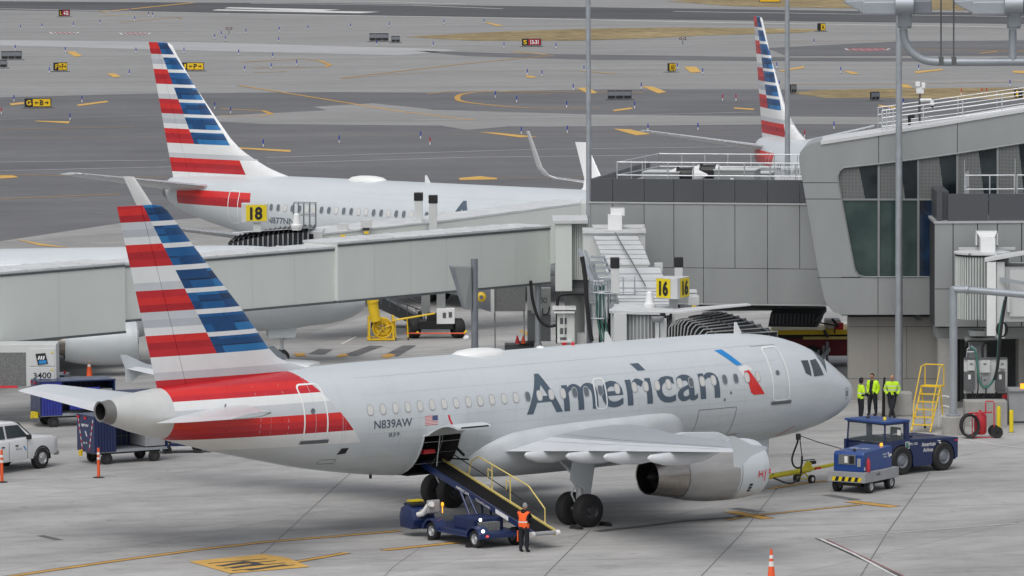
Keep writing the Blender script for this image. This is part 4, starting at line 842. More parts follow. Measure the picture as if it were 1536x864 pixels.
# front bridge (long, level, runs off the left edge)
LN=lambda px,f: None
A0=(-20.9-3.5,238-3.67); def_u=lambda u:(u,238+(u+20.9)*24/22.9)
t=thing('jet_bridge','long pale grey level jet bridge passing right behind the near striped fin','jet bridge',(-9,250,0))
def tun(name,u0,u1,w,zt,zb_,off=0,seams=6):
    d_=Vector((22.9,24,0)).normalized(); n_=Vector((-d_.y,d_.x,0))
    p0=Vector((*def_u(u0),0))+n_*off; p1=Vector((*def_u(u1),0))+n_*off
    mb=MB(); section(mb,p0,p1,w,zt,zb_,zt,zb_); o=mb.build(name,'bridge',t,world=True)
    L=(p1-p0).length; mb=MB()
    section(mb,p0-n_*.05-d_*.02,p1-n_*.05+d_*.02,w+.1,zt+.09,zt+.005,zt+.09,zt+.005); 
    for k in range(1,int(L/1.9)+1):
        q=p0+d_*(L*k/(int(L/1.9)+1)); section(mb,q-n_*.06,q+d_*.06-n_*.06,w+.12,zt+.125,zt+.09,zt+.125,zt+.09)
    rf=mb.build('roof','bridge_roof',t,world=True)
    mb=MB(); section(mb,p0-n_*.03,p1-n_*.03,.03,zt-.03,zt-.11,zt-.03,zt-.11); section(mb,p0-n_*.04,p1-n_*.04,w+.08,zb_,zb_-.10,zb_,zb_-.10); mb.build('edge_strips','bridge_dark',t,world=True)  # upper dark strip: shade of the gap under the roof edge put into colour
    mb=MB()
    for k in range(1,seams): q=p0+d_*(L*k/seams)-n_*.006; mb.add([q+Vector((0,0,zb_+.02)),q+d_*.03+Vector((0,0,zb_+.02)),q+d_*.03+Vector((0,0,zt-.12)),q+Vector((0,0,zt-.12))],[(0,1,2,3)])
    mb.build('wall_seams','bridge_seam',t,world=True,fix=False)
tun('tunnel_section',-26.5,-16.2,2.2,6.05,3.25,0,4)
tun('tunnel_section',-16.2,-7.5,1.8,5.98,3.68,.22,5)
tun('tunnel_section',-7.55,1.75,2.1,6.16,3.70,.02,6)
mb=MB(); 
for u in (-25,-22,-19.5): q=Vector((*def_u(u),0)); mb.tube([q+Vector((0,.3,3.15)),q+Vector((0,.3,2.9))],.14,8); 
mb.build('hanger','bridge_grey',t,world=True)
# rotunda at the pier
v=262; mb=MB(); PB(mb,833,858,335,437,v-1.2,2.6); o=mb.build('rotunda_wall','bridge',t,world=True,bevel=.02)
mb=MB(); PB(mb,829,882,331,335.5,v-1.3,3.6); mb.build('rotunda_roof','bridge_roof',t,world=True)
mb=MB(); PB(mb,857,884,335.5,420,v-.7,1.5); mb.build('rotunda_curtain','bridge_grey',t,world=True)
mb=MB(); ribs(mb,(ux(858,v),v-.75),(ux(882,v),v-.75),zz(420,v-.7),zz(336,v-.7),9,.035); mb.build('curtain_ribs','bridge',t,world=True,smooth=50)
mb=MB(); PB(mb,857,884,420,433,v-.6,1.4); PB(mb,843,884,433,440,v-.9,2.0); mb.build('rotunda_floor','bridge_dark',t,world=True)
mb=MB(); q=Vector((ux(861.5,v),v,0)); mb.tube([q,q+Vector((0,0,zz(440,v)))],.46,24); mb.build('column','bridge_grey',t,world=True,smooth=40)
mb=MB(); q=Vector((ux(806.5,v-.5),v-.5,0)); mb.tube([q,q+Vector((0,0,3.8))],.14,14); mb.tube([q+Vector((0,0,.55)),q+Vector((0,0,.95))],.18,14); mb.build('support_post','galv',t,world=True,smooth=40)
mb=MB(); 
def CBL(mb,pts,v,r,n=8): mb.tube([Wp(x,y,v) for x,y in curve(pts,4)],r,n)
CBL(mb,[(796,421),(799,450),(808,478),(822,489),(836,487)],v-1.4,.07); CBL(mb,[(836,515),(836,470),(838,445),(852,441),(878,441),(882,441)],v-1.6,.07); mb.build('cable','cable',t,world=True,smooth=50)
mb=MB(); PB(mb,872,884,305,335,v+8,3); mb.build('link_corridor','bridge',t,world=True)
# heating/cooling box under the left tunnel
v=236.2; q=thing('air_unit','white air unit box marked 3400 with dark grille, hung below the left bridge end','air unit',(ux(40,v),v,0))
mb=MB(); PB(mb,-60,84.5,517,580,v,1.6); mb.build('housing','bridge_light',q,world=True,bevel=.02)
mb=MB(); PB(mb,-60,39,529,579,v-.02,.04); mb.build('grille','grille',q,world=True)
mb=MB(); PB(mb,43.5,82,523,549,v-.03,.04); PB(mb,43.5,82,551,577,v-.03,.04); mb.build('access_panel','bridge_light',q,world=True,bevel=.012)
mb=MB(); mb.add([Wp(x,y,v-.06) for x,y in ((53,531),(68,529.5),(72,545.5),(57,547.5))],[(0,1,2,3)]); e_=mb.build('emblem','sign_black',q,world=True,fix=False)
mb=MB(); mb.add([Wp(x,y,v-.07) for x,y in ((58,541),(69,540),(70,545),(58.5,546))],[(0,1,2,3)]); mb.build('emblem_blue','logo_blue',q,world=True,fix=False)
mb=MB(); 
for k in range(3): mb.add([Wp(x,y,v-.08) for x,y in ((56.5+k*3.6,539.5),(58+k*3.6,534),(60+k*3.6,534),(58.8+k*3.6,539.3))],[(0,1,2,3)])
mb.build('emblem_white','sign_white',q,world=True,fix=False)
text_on('lettering','3400',Wp(50,568,v-.04),(1,0,.03),(0,0,1),.73,.24,'sign_black',q,.01,world=True)
for y in (527,553): MB().add([Wp(x,yy,v-.05) for x,yy in ((76,y+3),(80,y+3),(78,y-1))],[(0,1,2)]).build('warning_label','yellow',q,world=True,fix=False)
mb=MB(); PB(mb,-10,26,579,582,v-.3,.1); mb.build('bumper_bar','mark_red',q,world=True)
# rear bridge, numbered 18
t=thing('jet_bridge','farther jet bridge sloping down to the cab signed 18, black folded canopy at its end','jet bridge',(-3,276,0))
p0=Vector((ux(455,272.5),272.5,0)); pm=Vector((ux(640,276),276,0)); p1=Vector((ux(884,282),282,0))
mb=MB(); section(mb,p0,pm,2.9,4.98,2.2,5.35,2.6); section(mb,pm+Vector((0,.2,0)),p1,2.5,5.30,2.6,5.85,3.2); mb.build('tunnel_section','bridge',t,world=True)
mb=MB(); section(mb,p0-Vector((0,.05,0)),pm-Vector((0,.05,0)),3.0,5.07,4.99,5.44,5.36); section(mb,pm+Vector((0,.15,0)),p1,2.6,5.40,5.31,5.95,5.86); mb.build('roof','bridge_roof',t,world=True)
q0=Vector((ux(466,272),272,0)); mb=MB(); PB(mb,455,484,348,400,272.2,2.6); mb.build('cab','bridge_light',t,world=True); mb=MB(); PB(mb,464,470,351,372,272.1,.1); mb.build('cab_window','glass_black',t,world=True)
def canopy(parent,pts,v0,depth,nr,ny,rise,name='canopy'):
    """folded fabric hood: pts = near lower outline (px), hoops from the cab face outwards"""
    hoops=[]
    for k in range(nr+1):
        s_=k/nr; x0,yt,yb,vv=pts(s_); A_=Wp(x0,yb,vv); B_=Wp(x0,yt,vv); C_=B_+Vector((.25,depth,.12)); D_=Vector((C_.x,C_.y,A_.z)); hoops.append((A_,B_,C_,D_))
    mb=MB()
    for h0,h1 in zip(hoops,hoops[1:]):
        m_=[(a_+b_)/2-((Vector((0,0,.07)) if j in(1,2) else Vector((0,-.05,0)))*-0+Vector((0,-.0,-.0))) for j,(a_,b_) in enumerate(zip(h0,h1))]
        m_[1]=m_[1]+Vector((0,.05,-.09)); m_[2]=m_[2]+Vector((0,0,-.09)); m_[0]=m_[0]+Vector((0,.06,0))
        for g0,g1 in ((h0,m_),(m_,h1)):
            for i in range(3): mb.quad(g0[i],g1[i],g1[i+1],g0[i+1])
    o=mb.build(name,'canvas',parent,world=True,fix=False)
    mb=MB()
    for h in hoops: mb.tube([h[0],h[1]+Vector((0,0,-.12)),h[1]+Vector((.02,.12,.02)),h[2]+Vector((0,0,.02))],.028,6)
    r_=mb.build('hoops','rib',parent,world=True,smooth=50)
    mb=MB(); 
    for f in (.25,.6): mb.tube([h[1].lerp(h[2],f)+Vector((0,0,.03)) for h in hoops],.03,5)
    mb.build('canopy_strap','grey_dark',parent,world=True); return o
canopy(t,lambda s_:(462-120*s_+0,346+(s_**2)*16+2*s_,372+s_*6,271.6-.5*s_),0,2.6,16,4,0)
mb=MB(); mb.add([Wp(348,350,271),Wp(463,342,271.5),Wp(463,340.5,274.4),Wp(350,348,274.4)],[(0,1,2,3)]); mb.bx(0,0,0,0,0,0); mb.build('canopy_flap','roof_white',t,world=True,fix=False)
def gate_sign(p,w,h,txt,ang1,parent,two=True,hd=.5):
    """boxed gate number sign; ang1 = heading of the first face's right edge"""
    s_=thing('sign_box',None,None,p); s_.parent=parent; s_.location=Vector(p)-Vector(parent.location); return s_
def sign18():
    v=271.0; mb=MB(); PB(mb,362,402,305,334,v,.55); b_=mb.build('sign_box','bridge_light',t,world=True,bevel=.03)
    mb=MB(); PB(mb,369,400,307.5,331.5,v-.02,.03); f_=mb.build('sign_face','yellow',b_); f_.data.transform(Matrix.Translation(-Vector(t.location)))
    text_on('number','18',Wp(375,330,v-.03),(1,0,.03),(0,0,1),.58,.60,'sign_black',b_,.04); b_.children[-1].data.transform(Matrix.Translation(-Vector(t.location))) if False else None
    for ch in b_.children:
        if ch.name.startswith('number'): ch.data.transform(Matrix.Translation(-Vector(t.location)))
    mb=MB(); PB(mb,380,391,334,348,v+.1,.3); mb.build('sign_stalk','bridge_light',t,world=True)
sign18()
def beacon(px,y0,y1,v,t):
    w=(zz(y0,v)-zz(y1,v)); c=Wp(px,y1,v); MB().lathe([(0,.30*w),(.12*w,.30*w),(.13*w,.34*w),(.30*w,.36*w),(.36*w,.26*w),(.42*w,.24*w),(.92*w,.19*w),(w,.12*w),(w,.01)],c,(0,0,1),18).build('beacon_housing','white',t,world=True,smooth=35)
def lamp_stack(px,y0,y1,yc,v,t):
    w=12/2/8730*v; c=Wp(px,y1,v); MB().bx(c.x-w,c.x+w,v-w,v+w,c.z,zz(yc,v)).build('lamp_post','bridge_light',t,world=True,bevel=.02); MB().bx(c.x-w*1.15,c.x+w*1.15,v-w*1.15,v+w*1.15,zz(yc,v),zz(y0,v)).build('lamp_cap','black',t,world=True,bevel=.03)
beacon(445,320,345,271,t); lamp_stack(628,288,332,300,276.5,t); lamp_stack(650,292,352,304,275,t)
mb=MB()
for x in (440,447,455,464,473):
    for dv in (0,1.0): mb.tube([Wp(x,343,271.6)+Vector((0,dv,0)),Wp(x,305,271.6)+Vector((0,dv,0))],.02,5)
for y in (305,323,342):
    for dv in (0,1.0): mb.tube([Wp(440,y,271.6)+Vector((0,dv,0)),Wp(473,y+1,271.6)+Vector((0,dv,0))],.02,5)
mb.build('service_cage','galv_dark',t,world=True)
for x,y in ((514,335),(549,330)):
    mb=MB(); PB(mb,x-8,x+8,y,y+12,273.8,.5); mb.build('floodlight_box','bridge_light',t,world=True,bevel=.02); mb=MB(); PB(mb,x-3,x+4,y+17,y+21,273.2,.1); mb.build('amber_lamp','safety_yellow',t,world=True); mb=MB(); PB(mb,x-5,x+5,y+12,y+15,273.8,.3); mb.build('lamp_bracket','black',t,world=True)
# its drive bogie
v=274.3; mb=MB(); PB(mb,628,680,482,494,v-.1,.9); PB(mb,640,655,470,483,v,.5); b_=mb.build('bogie_frame','black',t,world=True,bevel=.02)
mb=MB(); PB(mb,655,668,436,482,v+.1,.45); PB(mb,632,645,434,470,v+.9,.4); mb.build('lift_column','bridge_grey',t,world=True)
mb=MB(); PB(mb,655,682,463,486,v-.15,.5); o=mb.build('control_cabinet','white',t,world=True,bevel=.02); mb=MB(); PB(mb,664,669,469,477,v-.17,.02); PB(mb,673,678,468,476,v-.17,.02); mb.build('cabinet_gauge','grey_dark',o); o.children[0].data.transform(Matrix.Translation(-Vector(t.location)))
for x in (620.5,686.5):
    c=Wp(x,508,v); e_=MB().lathe([(-.24,.2),(-.24,.42),(-.18,.47),(.18,.47),(.24,.42),(.24,.2)],(c.x,v+.35,.48),(cos(R(20)),sin(R(20)),0),26).build('wheel','rubber',t,world=True,smooth=40)
    w_=MB().lathe([(-.2,.01),(-.2,.2),(.2,.2),(.2,.01)],(c.x,v+.35,.48),(cos(R(20)),sin(R(20)),0),16).build('hub','rim_dark',e_); w_.data.transform(Matrix.Translation(-Vector(t.location)))
mb=MB(); mb.tube([Wp(608,500,v-.4),Wp(699,500,v-.4)],.035,6); mb.build('warning_bar','orange',t,world=True)
mb=MB(); mb.tube([Wp(696,500,v-.4),Wp(700,496,v-.3)],.05,6); mb.tube([Wp(626,498,v-.4),Wp(628,500,v-.3)],.05,6); mb.build('bar_bracket','yellow',t,world=True)
# ---------------------------------------------------------------- gate 16 bridge from the pier to the near airliner
t=thing('jet_bridge','white-roofed jet bridge signed 16, coming from the pier to the nearest airliner','jet bridge',(5,232,0))
vp=248.6; mb=MB(); PB(mb,875,968,347,392,vp-.9,1.6); mb.build('portal','bridge_light',t,world=True,bevel=.02); mb=MB(); PB(mb,874,969,345.5,350,vp-1.0,1.8); mb.build('portal_roof','bridge_roof',t,world=True)
mb=MB(); PB(mb,912,933,322,347,vp-.6,.5); PB(mb,916,937,313,324,vp-.3,.8); mb.build('air_duct','white',t,world=True,bevel=.02)
mb=MB(); PB(mb,888,967,337,341,vp-.3,.1); PB(mb,888,890,340,347,vp-.3,.1); PB(mb,965,967,340,347,vp-.3,.1); mb.build('duct_rail','bridge_light',t,world=True)
rt=[((893,953),357,247.7),((902,964),378,241.5),((909,972),399,236.4),((909,986),404,236.0),((924,1000),436,228.5),((931,1008),452,224.8),((932,1012),466,221.8)]
pr=[]
for (x0,x1),y,vv in rt: pr.append((Wp(x0,y,vv),Wp(x1,y,vv)))
for i0,i1 in ((0,2),(3,6)):
    seg=pr[i0:i1+1]; mb=MB(); rings=[]
    for a_,b_ in seg: rings.append([a_,b_,Vector((b_.x,b_.y,b_.z-2.5)),Vector((a_.x,a_.y,a_.z-2.5))])
    mb.loft(rings); mb.build('tunnel_section','bridge',t,world=True)
    mb=MB(); rings=[[a_+Vector((-.08,0,.02)),b_+Vector((.08,0,.02)),b_+Vector((.08,0,.10)),a_+Vector((-.08,0,.10))] for a_,b_ in seg]; mb.loft(rings)
    for (a_,b_),(c_,d_) in zip(seg,seg[1:]):
        for f in (0.02,.35,.68): p_=a_.lerp(c_,f);q_=b_.lerp(d_,f); mb.loft([[p_+Vector((-.09,0,.09)),q_+Vector((.09,0,.09)),q_+Vector((.09,0,.125)),p_+Vector((-.09,0,.125))],[p_+Vector((-.09,-.05,.09)),q_+Vector((.09,-.05,.09)),q_+Vector((.09,-.05,.125)),p_+Vector((-.09,-.05,.125))]],1)
    mb.build('roof',['bridge_roof','bridge_grey'],t,world=True)
mb=MB(); mb.tube([Wp(923,358,247)+Vector((0,0,.25)),Wp(935,380,241)+Vector((0,0,.25)),Wp(947,400,236)+Vector((0,0,.25)),Wp(968,436,228)+Vector((0,0,.2))],.03,6); mb.build('roof_conduit','grey_dark',t,world=True)
for y0,vv,x0,x1 in ((395,236.3,898,990),(415,231,957,1003)): mb=MB(); PB(mb,x1-8,x1+4,y0,y0+12,vv,.4); mb.build('roller_bracket','bridge_light',t,world=True)
# cab
vc=219.5; mb=MB(); PB(mb,921,940,470,520,vc-1,3.0); mb.build('cab_wall','bridge_light',t,world=True,bevel=.02)
cc=Vector((ux(963,vc),vc+.35,0)); zt=zz(470,vc); zb_=zz(520,vc)
mb=MB(); mb.lathe([(0,1.12),(zt-zb_,1.12)],(cc.x,cc.y,zb_),(0,0,1),40); mb.build('curtain','bridge_grey',t,world=True,smooth=40)
mb=MB()
for k in range(26): a_=PI+PI*k/25; p_=Vector((cc.x+1.13*cos(a_),cc.y+1.13*sin(a_),0)); mb.tube([(p_.x,p_.y,zb_),(p_.x,p_.y,zt)],.022,5)
mb.build('curtain_slats','bridge_light',t,world=True,smooth=50)
mb=MB(); pts=[Wp(921,470,vc-1.0),Wp(1004,473,vc-.9),Wp(1012,462,vc+1.8),Wp(921,460,vc+2)]; mb.prism(pts,(0,0,.10)); mb.lathe([(-.02,1.25),(.08,1.25),(.12,1.2),(.12,.01)],(cc.x,cc.y,zt),(0,0,1),36); mb.build('cab_roof','bridge_roof',t,world=True,smooth=30)
mb=MB(); mb.lathe([(-.05,1.17),(.0,1.17)],(cc.x,cc.y,zt),(0,0,1),36); mb.build('curtain_track','black',t,world=True)
mb=MB(); PB(mb,983,989,478,520,vc-1.1,.2); PB(mb,990,1000,478,520,vc-1.0,1.5); mb.build('cab_post','bridge_light',t,world=True,bevel=.01)
MB().lathe([(0,.16),(.1,.24),(.2,.24),(.22,.2)],Wp(986.5,483,vc-1.15),(0,0,1),16).build('cab_lamp','grey_paint',t,world=True,smooth=40)
mb=MB(); mb.box(Wp(994,471,vc-.9),(.2,.15,.08)); mb.build('horn','black',t,world=True)
mb=MB(); mb.add([Wp(1000,520,vc-1),Wp(999,487,vc-1),Wp(1017,471,vc-.9),Wp(1017,471,vc+1.2),Wp(999,487,vc+1.2),Wp(1000,520,vc+1.2)],[(0,1,4,5),(1,2,3,4)]); mb.build('hood_frame','bridge_light',t,world=True,fix=False)
mb=MB(); mb.prism([Wp(985,470,vc-.8),Wp(1018,470.5,vc-1.0),Wp(1070,464,vc-.9),Wp(1126,458.5,vc-.7),Wp(1120,457,vc+.1),Wp(1010,465,vc+.6)],(0,0,.06)); mb.build('canopy_flap','roof_white',t,world=True)
hp=[(1002,487,520),(1008,482,520),(1013,478,520),(1018,476,520),(1026,474,520)]
def hood16():
    n=11; hoops=[]
    for k in range(n+1):
        s_=k/n; A_=Wp(1003+46*s_,515,vc-1.15+.1*s_); B_=Wp(1005+48*s_+10*s_*s_,486-8*min(1,s_*3)+26*s_*s_,vc-1.15+.1*s_); C_=Wp(1060+68*s_+38*s_*s_,470-6*min(1,s_*3)+2*s_+32*s_**2.0,vc+.3+.6*(1-s_))
        A_.z=min(A_.z,B_.z-.25); hoops.append([A_,B_,C_,Vector((C_.x+.02,C_.y+.1,C_.z-.9))])
    mb=MB()
    for h0,h1 in zip(hoops,hoops[1:]):
        m_=[(a_+b_)/2 for a_,b_ in zip(h0,h1)]; m_[1]+=Vector((.0,.08,-.13)); m_[2]+=Vector((0,.05,-.13)); m_[0]+=Vector((0,.12,0))
        for g0,g1 in ((h0,m_),(m_,h1)):
            for i in range(3): mb.quad(g0[i],g1[i],g1[i+1],g0[i+1])
    mb.build('canopy','canvas',t,world=True,fix=False)
    mb=MB()
    for h in hoops: mb.tube([h[0],h[1]+Vector((-.04,0,-.14)),h[1]+Vector((.10,.03,.02)),h[2]+Vector((0,0,.02)),h[3]],.027,6)
    mb.build('hoops','rib',t,world=True,smooth=50)
    mb=MB()
    for f in (.12,.5,.88): mb.tube([h[1].lerp(h[2],f)+Vector((0,0,.045)) for h in hoops],.035,5)
    mb.build('canopy_strap','grey_dark',t,world=True)
hood16()
beacon(974.5,437,464,vc+.9,t); lamp_stack(922.5,387,440,403,vc+4,t); lamp_stack(1018,387,420,402,vc+3,t)
# two-faced 16 sign
vs_=vc+.6; c0=Wp(984,417,vs_); c1=Wp(1010,419,vs_-.55); c2=Wp(1016,419,vs_-.55); c3=Wp(1034,416,vs_+.5); z0=zz(449,vs_-.2); z1=zz(418,vs_-.2)
b_=MB().prism([Vector((c.x,c.y,z0)) for c in (c0,c1,c2,c3)]+[Vector((c0.x+.4,c0.y+.8,z0))],(0,0,z1-z0)).build('sign_box','bridge_light',t,world=True,bevel=.01)
def face(a_,b2,txt,u0,u1):
    d_=Vector((b2.x-a_.x,b2.y-a_.y,0)); L=d_.length; d_.normalize(); n_=Vector((d_.y,-d_.x,0))
    o_=Vector((a_.x,a_.y,z0+.03))+n_*.012+d_*(L*u0); w=L*(u1-u0); h=z1-z0-.06
    f_=MB().add([o_,o_+d_*w,o_+d_*w+Vector((0,0,h)),o_+Vector((0,0,h))],[(0,1,2,3)]).build('sign_face','yellow',b_,fix=False)
    f_.data.transform(Matrix.Translation(-Vector(t.location)))
    g_=text_on('number',txt,o_+n_*.012+d_*w*.2+Vector((0,0,h*.10)),d_,(0,0,1),w*.64,h*.8,'sign_black',b_,.05); g_.data.transform(Matrix.Translation(-Vector(t.location)))
face(c0,c1,'16',.03,.84); face(c2,c3,'16',.22,.97)
mb=MB(); PB(mb,1004,1017,448,466,vs_-.1,.4); mb.build('sign_stalk','grey_paint',t,world=True)
mb=MB(); PB(mb,1033,1049,445,458,vc+3.5,1.0); PB(mb,1033,1046,437,440,vc+4,1.0); PB(mb,1033,1046,441,446,vc+4,1.0); mb.build('roof_unit','bridge_light',t,world=True,bevel=.02)
MB().box(Wp(1041,461,vc+.8),(.16,.12,.14)).build('amber_lamp','safety_yellow',t,world=True)
mb=MB(); PB(mb,1020,1028,457,463,vc+.5,.2); mb.build('junction_box','grey_dark',t,world=True)
# stair, ladder cage and cables on the left of that bridge
v=226.5; mb=MB()
for k in range(9): y=385+k*8.2; PB(mb,886+k*3.0,908+k*3.2,y,y+2.4,232-k*.5,.5)
mb.build('stair_treads','galv',t,world=True)
mb=MB(); mb.tube([Wp(870,376,234),Wp(884,410,231),Wp(898,442,228)],.10,8); mb.tube([Wp(878,377,234.5),Wp(896,420,231),Wp(906,440,228)],.06,8); mb.tube([Wp(905,384,233),Wp(928,436,229)],.05,6); mb.build('stair_stringer','galv',t,world=True,smooth=40)
mb=MB()
for k in range(7): x=884+k*4.6; mb.tube([Wp(x,421,226.5+abs(k-3)*.12),Wp(x,478,226.5+abs(k-3)*.12)],.022,5)
for y in (421,438,477): mb.tube([Wp(884,y,226.9),Wp(890,y+1,226.5),Wp(905,y+1,226.5),Wp(912,y,226.9)],.03,5)
mb.build('ladder_cage','galv',t,world=True)
mb=MB()
for x in (914,935,952): mb.tube([Wp(x,465,226),Wp(x,417,226)],.025,5); mb.tube([Wp(x,463,228),Wp(x,415.5,228)],.025,5)
for y in (417,437,440): mb.tube([Wp(898,y,226),Wp(952,y+1,226)],.025,5); mb.tube([Wp(905,y-2,228),Wp(952,y-2,228)],.02,5)
for y in (417,437): mb.tube([Wp(952,y+1,226),Wp(952,y-2,228)],.025,5)
mb.build('landing_rail','galv',t,world=True)
mb=MB(); PB(mb,914,952,455,464,226,.05); PB(mb,914,954,464,466,226,2.2); mb.build('landing','galv',t,world=True)
mb=MB()
CBL(mb,[(873,385),(877,410),(880,450),(884,490),(888,512)],225.8,.085); mb.build('cable','cable',t,world=True,smooth=50)
mb=MB()
for dx,w in ((0,.05),(5,.05),(11,.045)): CBL(mb,[(893+dx,428),(895+dx,455),(897+dx,480),(903+dx,512)],227,w)
mb.build('hose','cable_green',t,world=True,smooth=50)
mb=MB(); PB(mb,898,902,430,515,227.3,.2); PB(mb,905,908,428,515,227.4,.2); PB(mb,911,916,440,515,227.6,.2); mb.build('cable_guide','black',t,world=True)
# drive column of bridge 16, behind the airliner
mb=MB(); PB(mb,935,955,520,640,223,.6); mb.build('lift_column','bridge_grey',t,world=True)
mb=MB(); PB(mb,925,990,640,665,222.6,1.4); mb.build('bogie_frame','black',t,world=True)
for dx in (-.9,.9): MB().lathe([(-.2,.1),(-.22,.45),(.22,.45),(.2,.1)],(ux(957,223)+dx,223.3,.46),(1,0,0),24).build('wheel','rubber',t,world=True,smooth=40)
# ---------------------------------------------------------------- poles and masts
def pole(px,v,ytop,r0,r1,label,name='light_pole',n=20,base=None):
    x=ux(px,v,300); t=thing(name,label,'light pole',(x,v,0)); h=zz(ytop,v,px)
    MB().tube([(0,0,0),(0,0,h*.5),(0,0,h)],r0,n,r1=r1).build('pole','galv',t,smooth=40)
    b_=MB().lathe([(0,r0*1.9),(.05,r0*1.9),(.06,r0*1.15),(.25,r0*1.1)],(0,0,0),(0,0,1),16).build('base_plate','galv_dark',t,smooth=30)
    for k in range(6): a_=2*PI*k/6; MB().tube([(r0*1.6*cos(a_),r0*1.6*sin(a_),.05),(r0*1.6*cos(a_),r0*1.6*sin(a_),.12)],.03,6).build('bolt','galv_dark',b_)
    return t
t=pole(883.5,264.5,-120,.145,.10,'tall grey lamp post rising behind the white-roofed bridge portal, left of the other two')
mb=MB(); mb.box((0,0,zz(-110,264.5)),(2.4,.4,.2)); mb.build('lamp_head','galv',t,bevel=.03)
t=pole(1181.3,275,-150,.145,.10,'tall grey lamp post beside the slim striped fin, behind the pier roof'); MB().box((0,0,zz(-140,275)),(2.4,.4,.2)).build('lamp_head','galv',t,bevel=.03)
t=pole(1348.4,242.3,22,.165,.125,'tall grey lamp post in front of the glazed hall, behind the leaning worker'); MB().box((0,0,zz(20,242.3)),(.5,.4,.2)).build('lamp_head','galv',t,bevel=.03)
v=235; t=thing('floodlight_post','short thick grey post with a tilted dark shield box, in front of the long bridge','post',(ux(711.5,v),v,0))
mb=MB(); PB(mb,706.5,717,388,396,v-.14,.28); h=zz(388,v); MB().tube([(0,0,0),(0,0,h)],.145,16).build('pole','galv_dark',t,smooth=40)
MB().prism([Wp(675,400,v-.5),Wp(707,401,v-.3),Wp(708,465,v-.2),Wp(697,464,v-.4)],(0,.35,.02)).build('shield','bridge_grey',t,world=True); MB().prism([Wp(673.5,399.5,v-.5),Wp(681,402,v-.52),Wp(697.5,465,v-.42),Wp(693,462,v-.4)],(0,.36,.02)).build('shield_edge','galv_dark',t,world=True)
MB().lathe([(0,.11),(.12,.11),(.14,.08),(.2,.01)],Wp(702,507,v-.3),(-1,-.3,0),14).build('camera','white',t,world=True,smooth=40)
# near floodlight mast at the top right (its column stands outside the frame)
v=65; t=thing('floodlight_mast','grey pipe arm with two large floodlights hanging into the top right corner','floodlight mast',(ux(1660,v),v,0))
mb=MB(); pts=curve([(1355,44),(1357,60),(1366,76),(1382,88),(1402,92.5),(1440,93)],5)+[(1536,92.5),(1660,92)]
mb.tube([Wp(x,y,v) for x,y in pts],.047,14); mb.tube([Wp(1519,44,v),Wp(1519,92,v)],.045,14); mb.tube([(ux(1660,v),v,0),(ux(1660,v),v,24.0)],.11,16); mb.build('pipe_arm','galv',t,world=True,smooth=40)
for x in (1357,1521):
    f=MB().box(Wp(x-37,11,v),(.42,.5,.155)).build('floodlight','galv',t,world=True,bevel=.02)
    f2=MB().loft([[Wp(x-90,y_,v)+Vector((0,dy,0)) for y_,dy in ((1,-.16),(1,.16),(5,.16),(5,-.16))],[Wp(x-62,y_,v)+Vector((0,dy,0)) for y_,dy in ((-1,-.25),(-1,.25),(20,.25),(20,-.25))]]).build('floodlight_nose','galv',t,world=True,bevel=.01)
    MB().box(Wp(x+24,10,v),(.22,.46,.16)).build('ballast_box','galv_dark',t,world=True,bevel=.02)
    MB().lathe([(-.10,.0),(-.10,.10),(.10,.10),(.10,.0)],Wp(x-1,7,v-.27),(1,0,0),20).build('knuckle','galv',t,world=True,smooth=40)
    MB().box(Wp(x,31,v),(.15,.16,.17)).box(Wp(x,21,v),(.09,.12,.1)).build('bracket','galv',t,world=True,bevel=.02)
    mb=MB()
    for dx in (-9,7,15): mb.lathe([(0,.014),(.02,.014)],Wp(x+dx,41,v-.09),(0,-1,0),8)
    mb.build('bolts','black',t,world=True)
for x in (1411.5,1430.5): MB().tube([Wp(x,-30,v),Wp(x,92,v)],.010,6).box(Wp(x,91,v),(.05,.11,.09)).build('stay_cable','grey_dark',t,world=True)
# galvanised goal-post frame on a concrete drum
v=230.6; x0=ux(1430,v,540); t=thing('pipe_frame','thick galvanised pipe post on a round concrete drum, arm running off right','pipe frame',(x0,v,0))
h=zz(434,v); MB().lathe([(0,.46),(.72,.46),(.76,.43),(.77,.01)],(0,0,0),(0,0,1),30).build('concrete_drum','concrete_block',t,smooth=30)
MB().tube([(0,0,.7),(0,0,h)],.16,18).lathe([(0,.30),(.05,.30),(.07,.17)],(0,0,.77),(0,0,1),16).build('post','galv',t,smooth=40)
MB().tube([Wp(1429,434,v),Wp(1455,435,v-.3),Wp(1560,444,v-2.0),Wp(1700,456,v-3.5)],.14,16).tube([Wp(1450,434.7,v-.25),Wp(1454,435,v-.3)],.19,16).build('arm','galv',t,world=True,smooth=40)
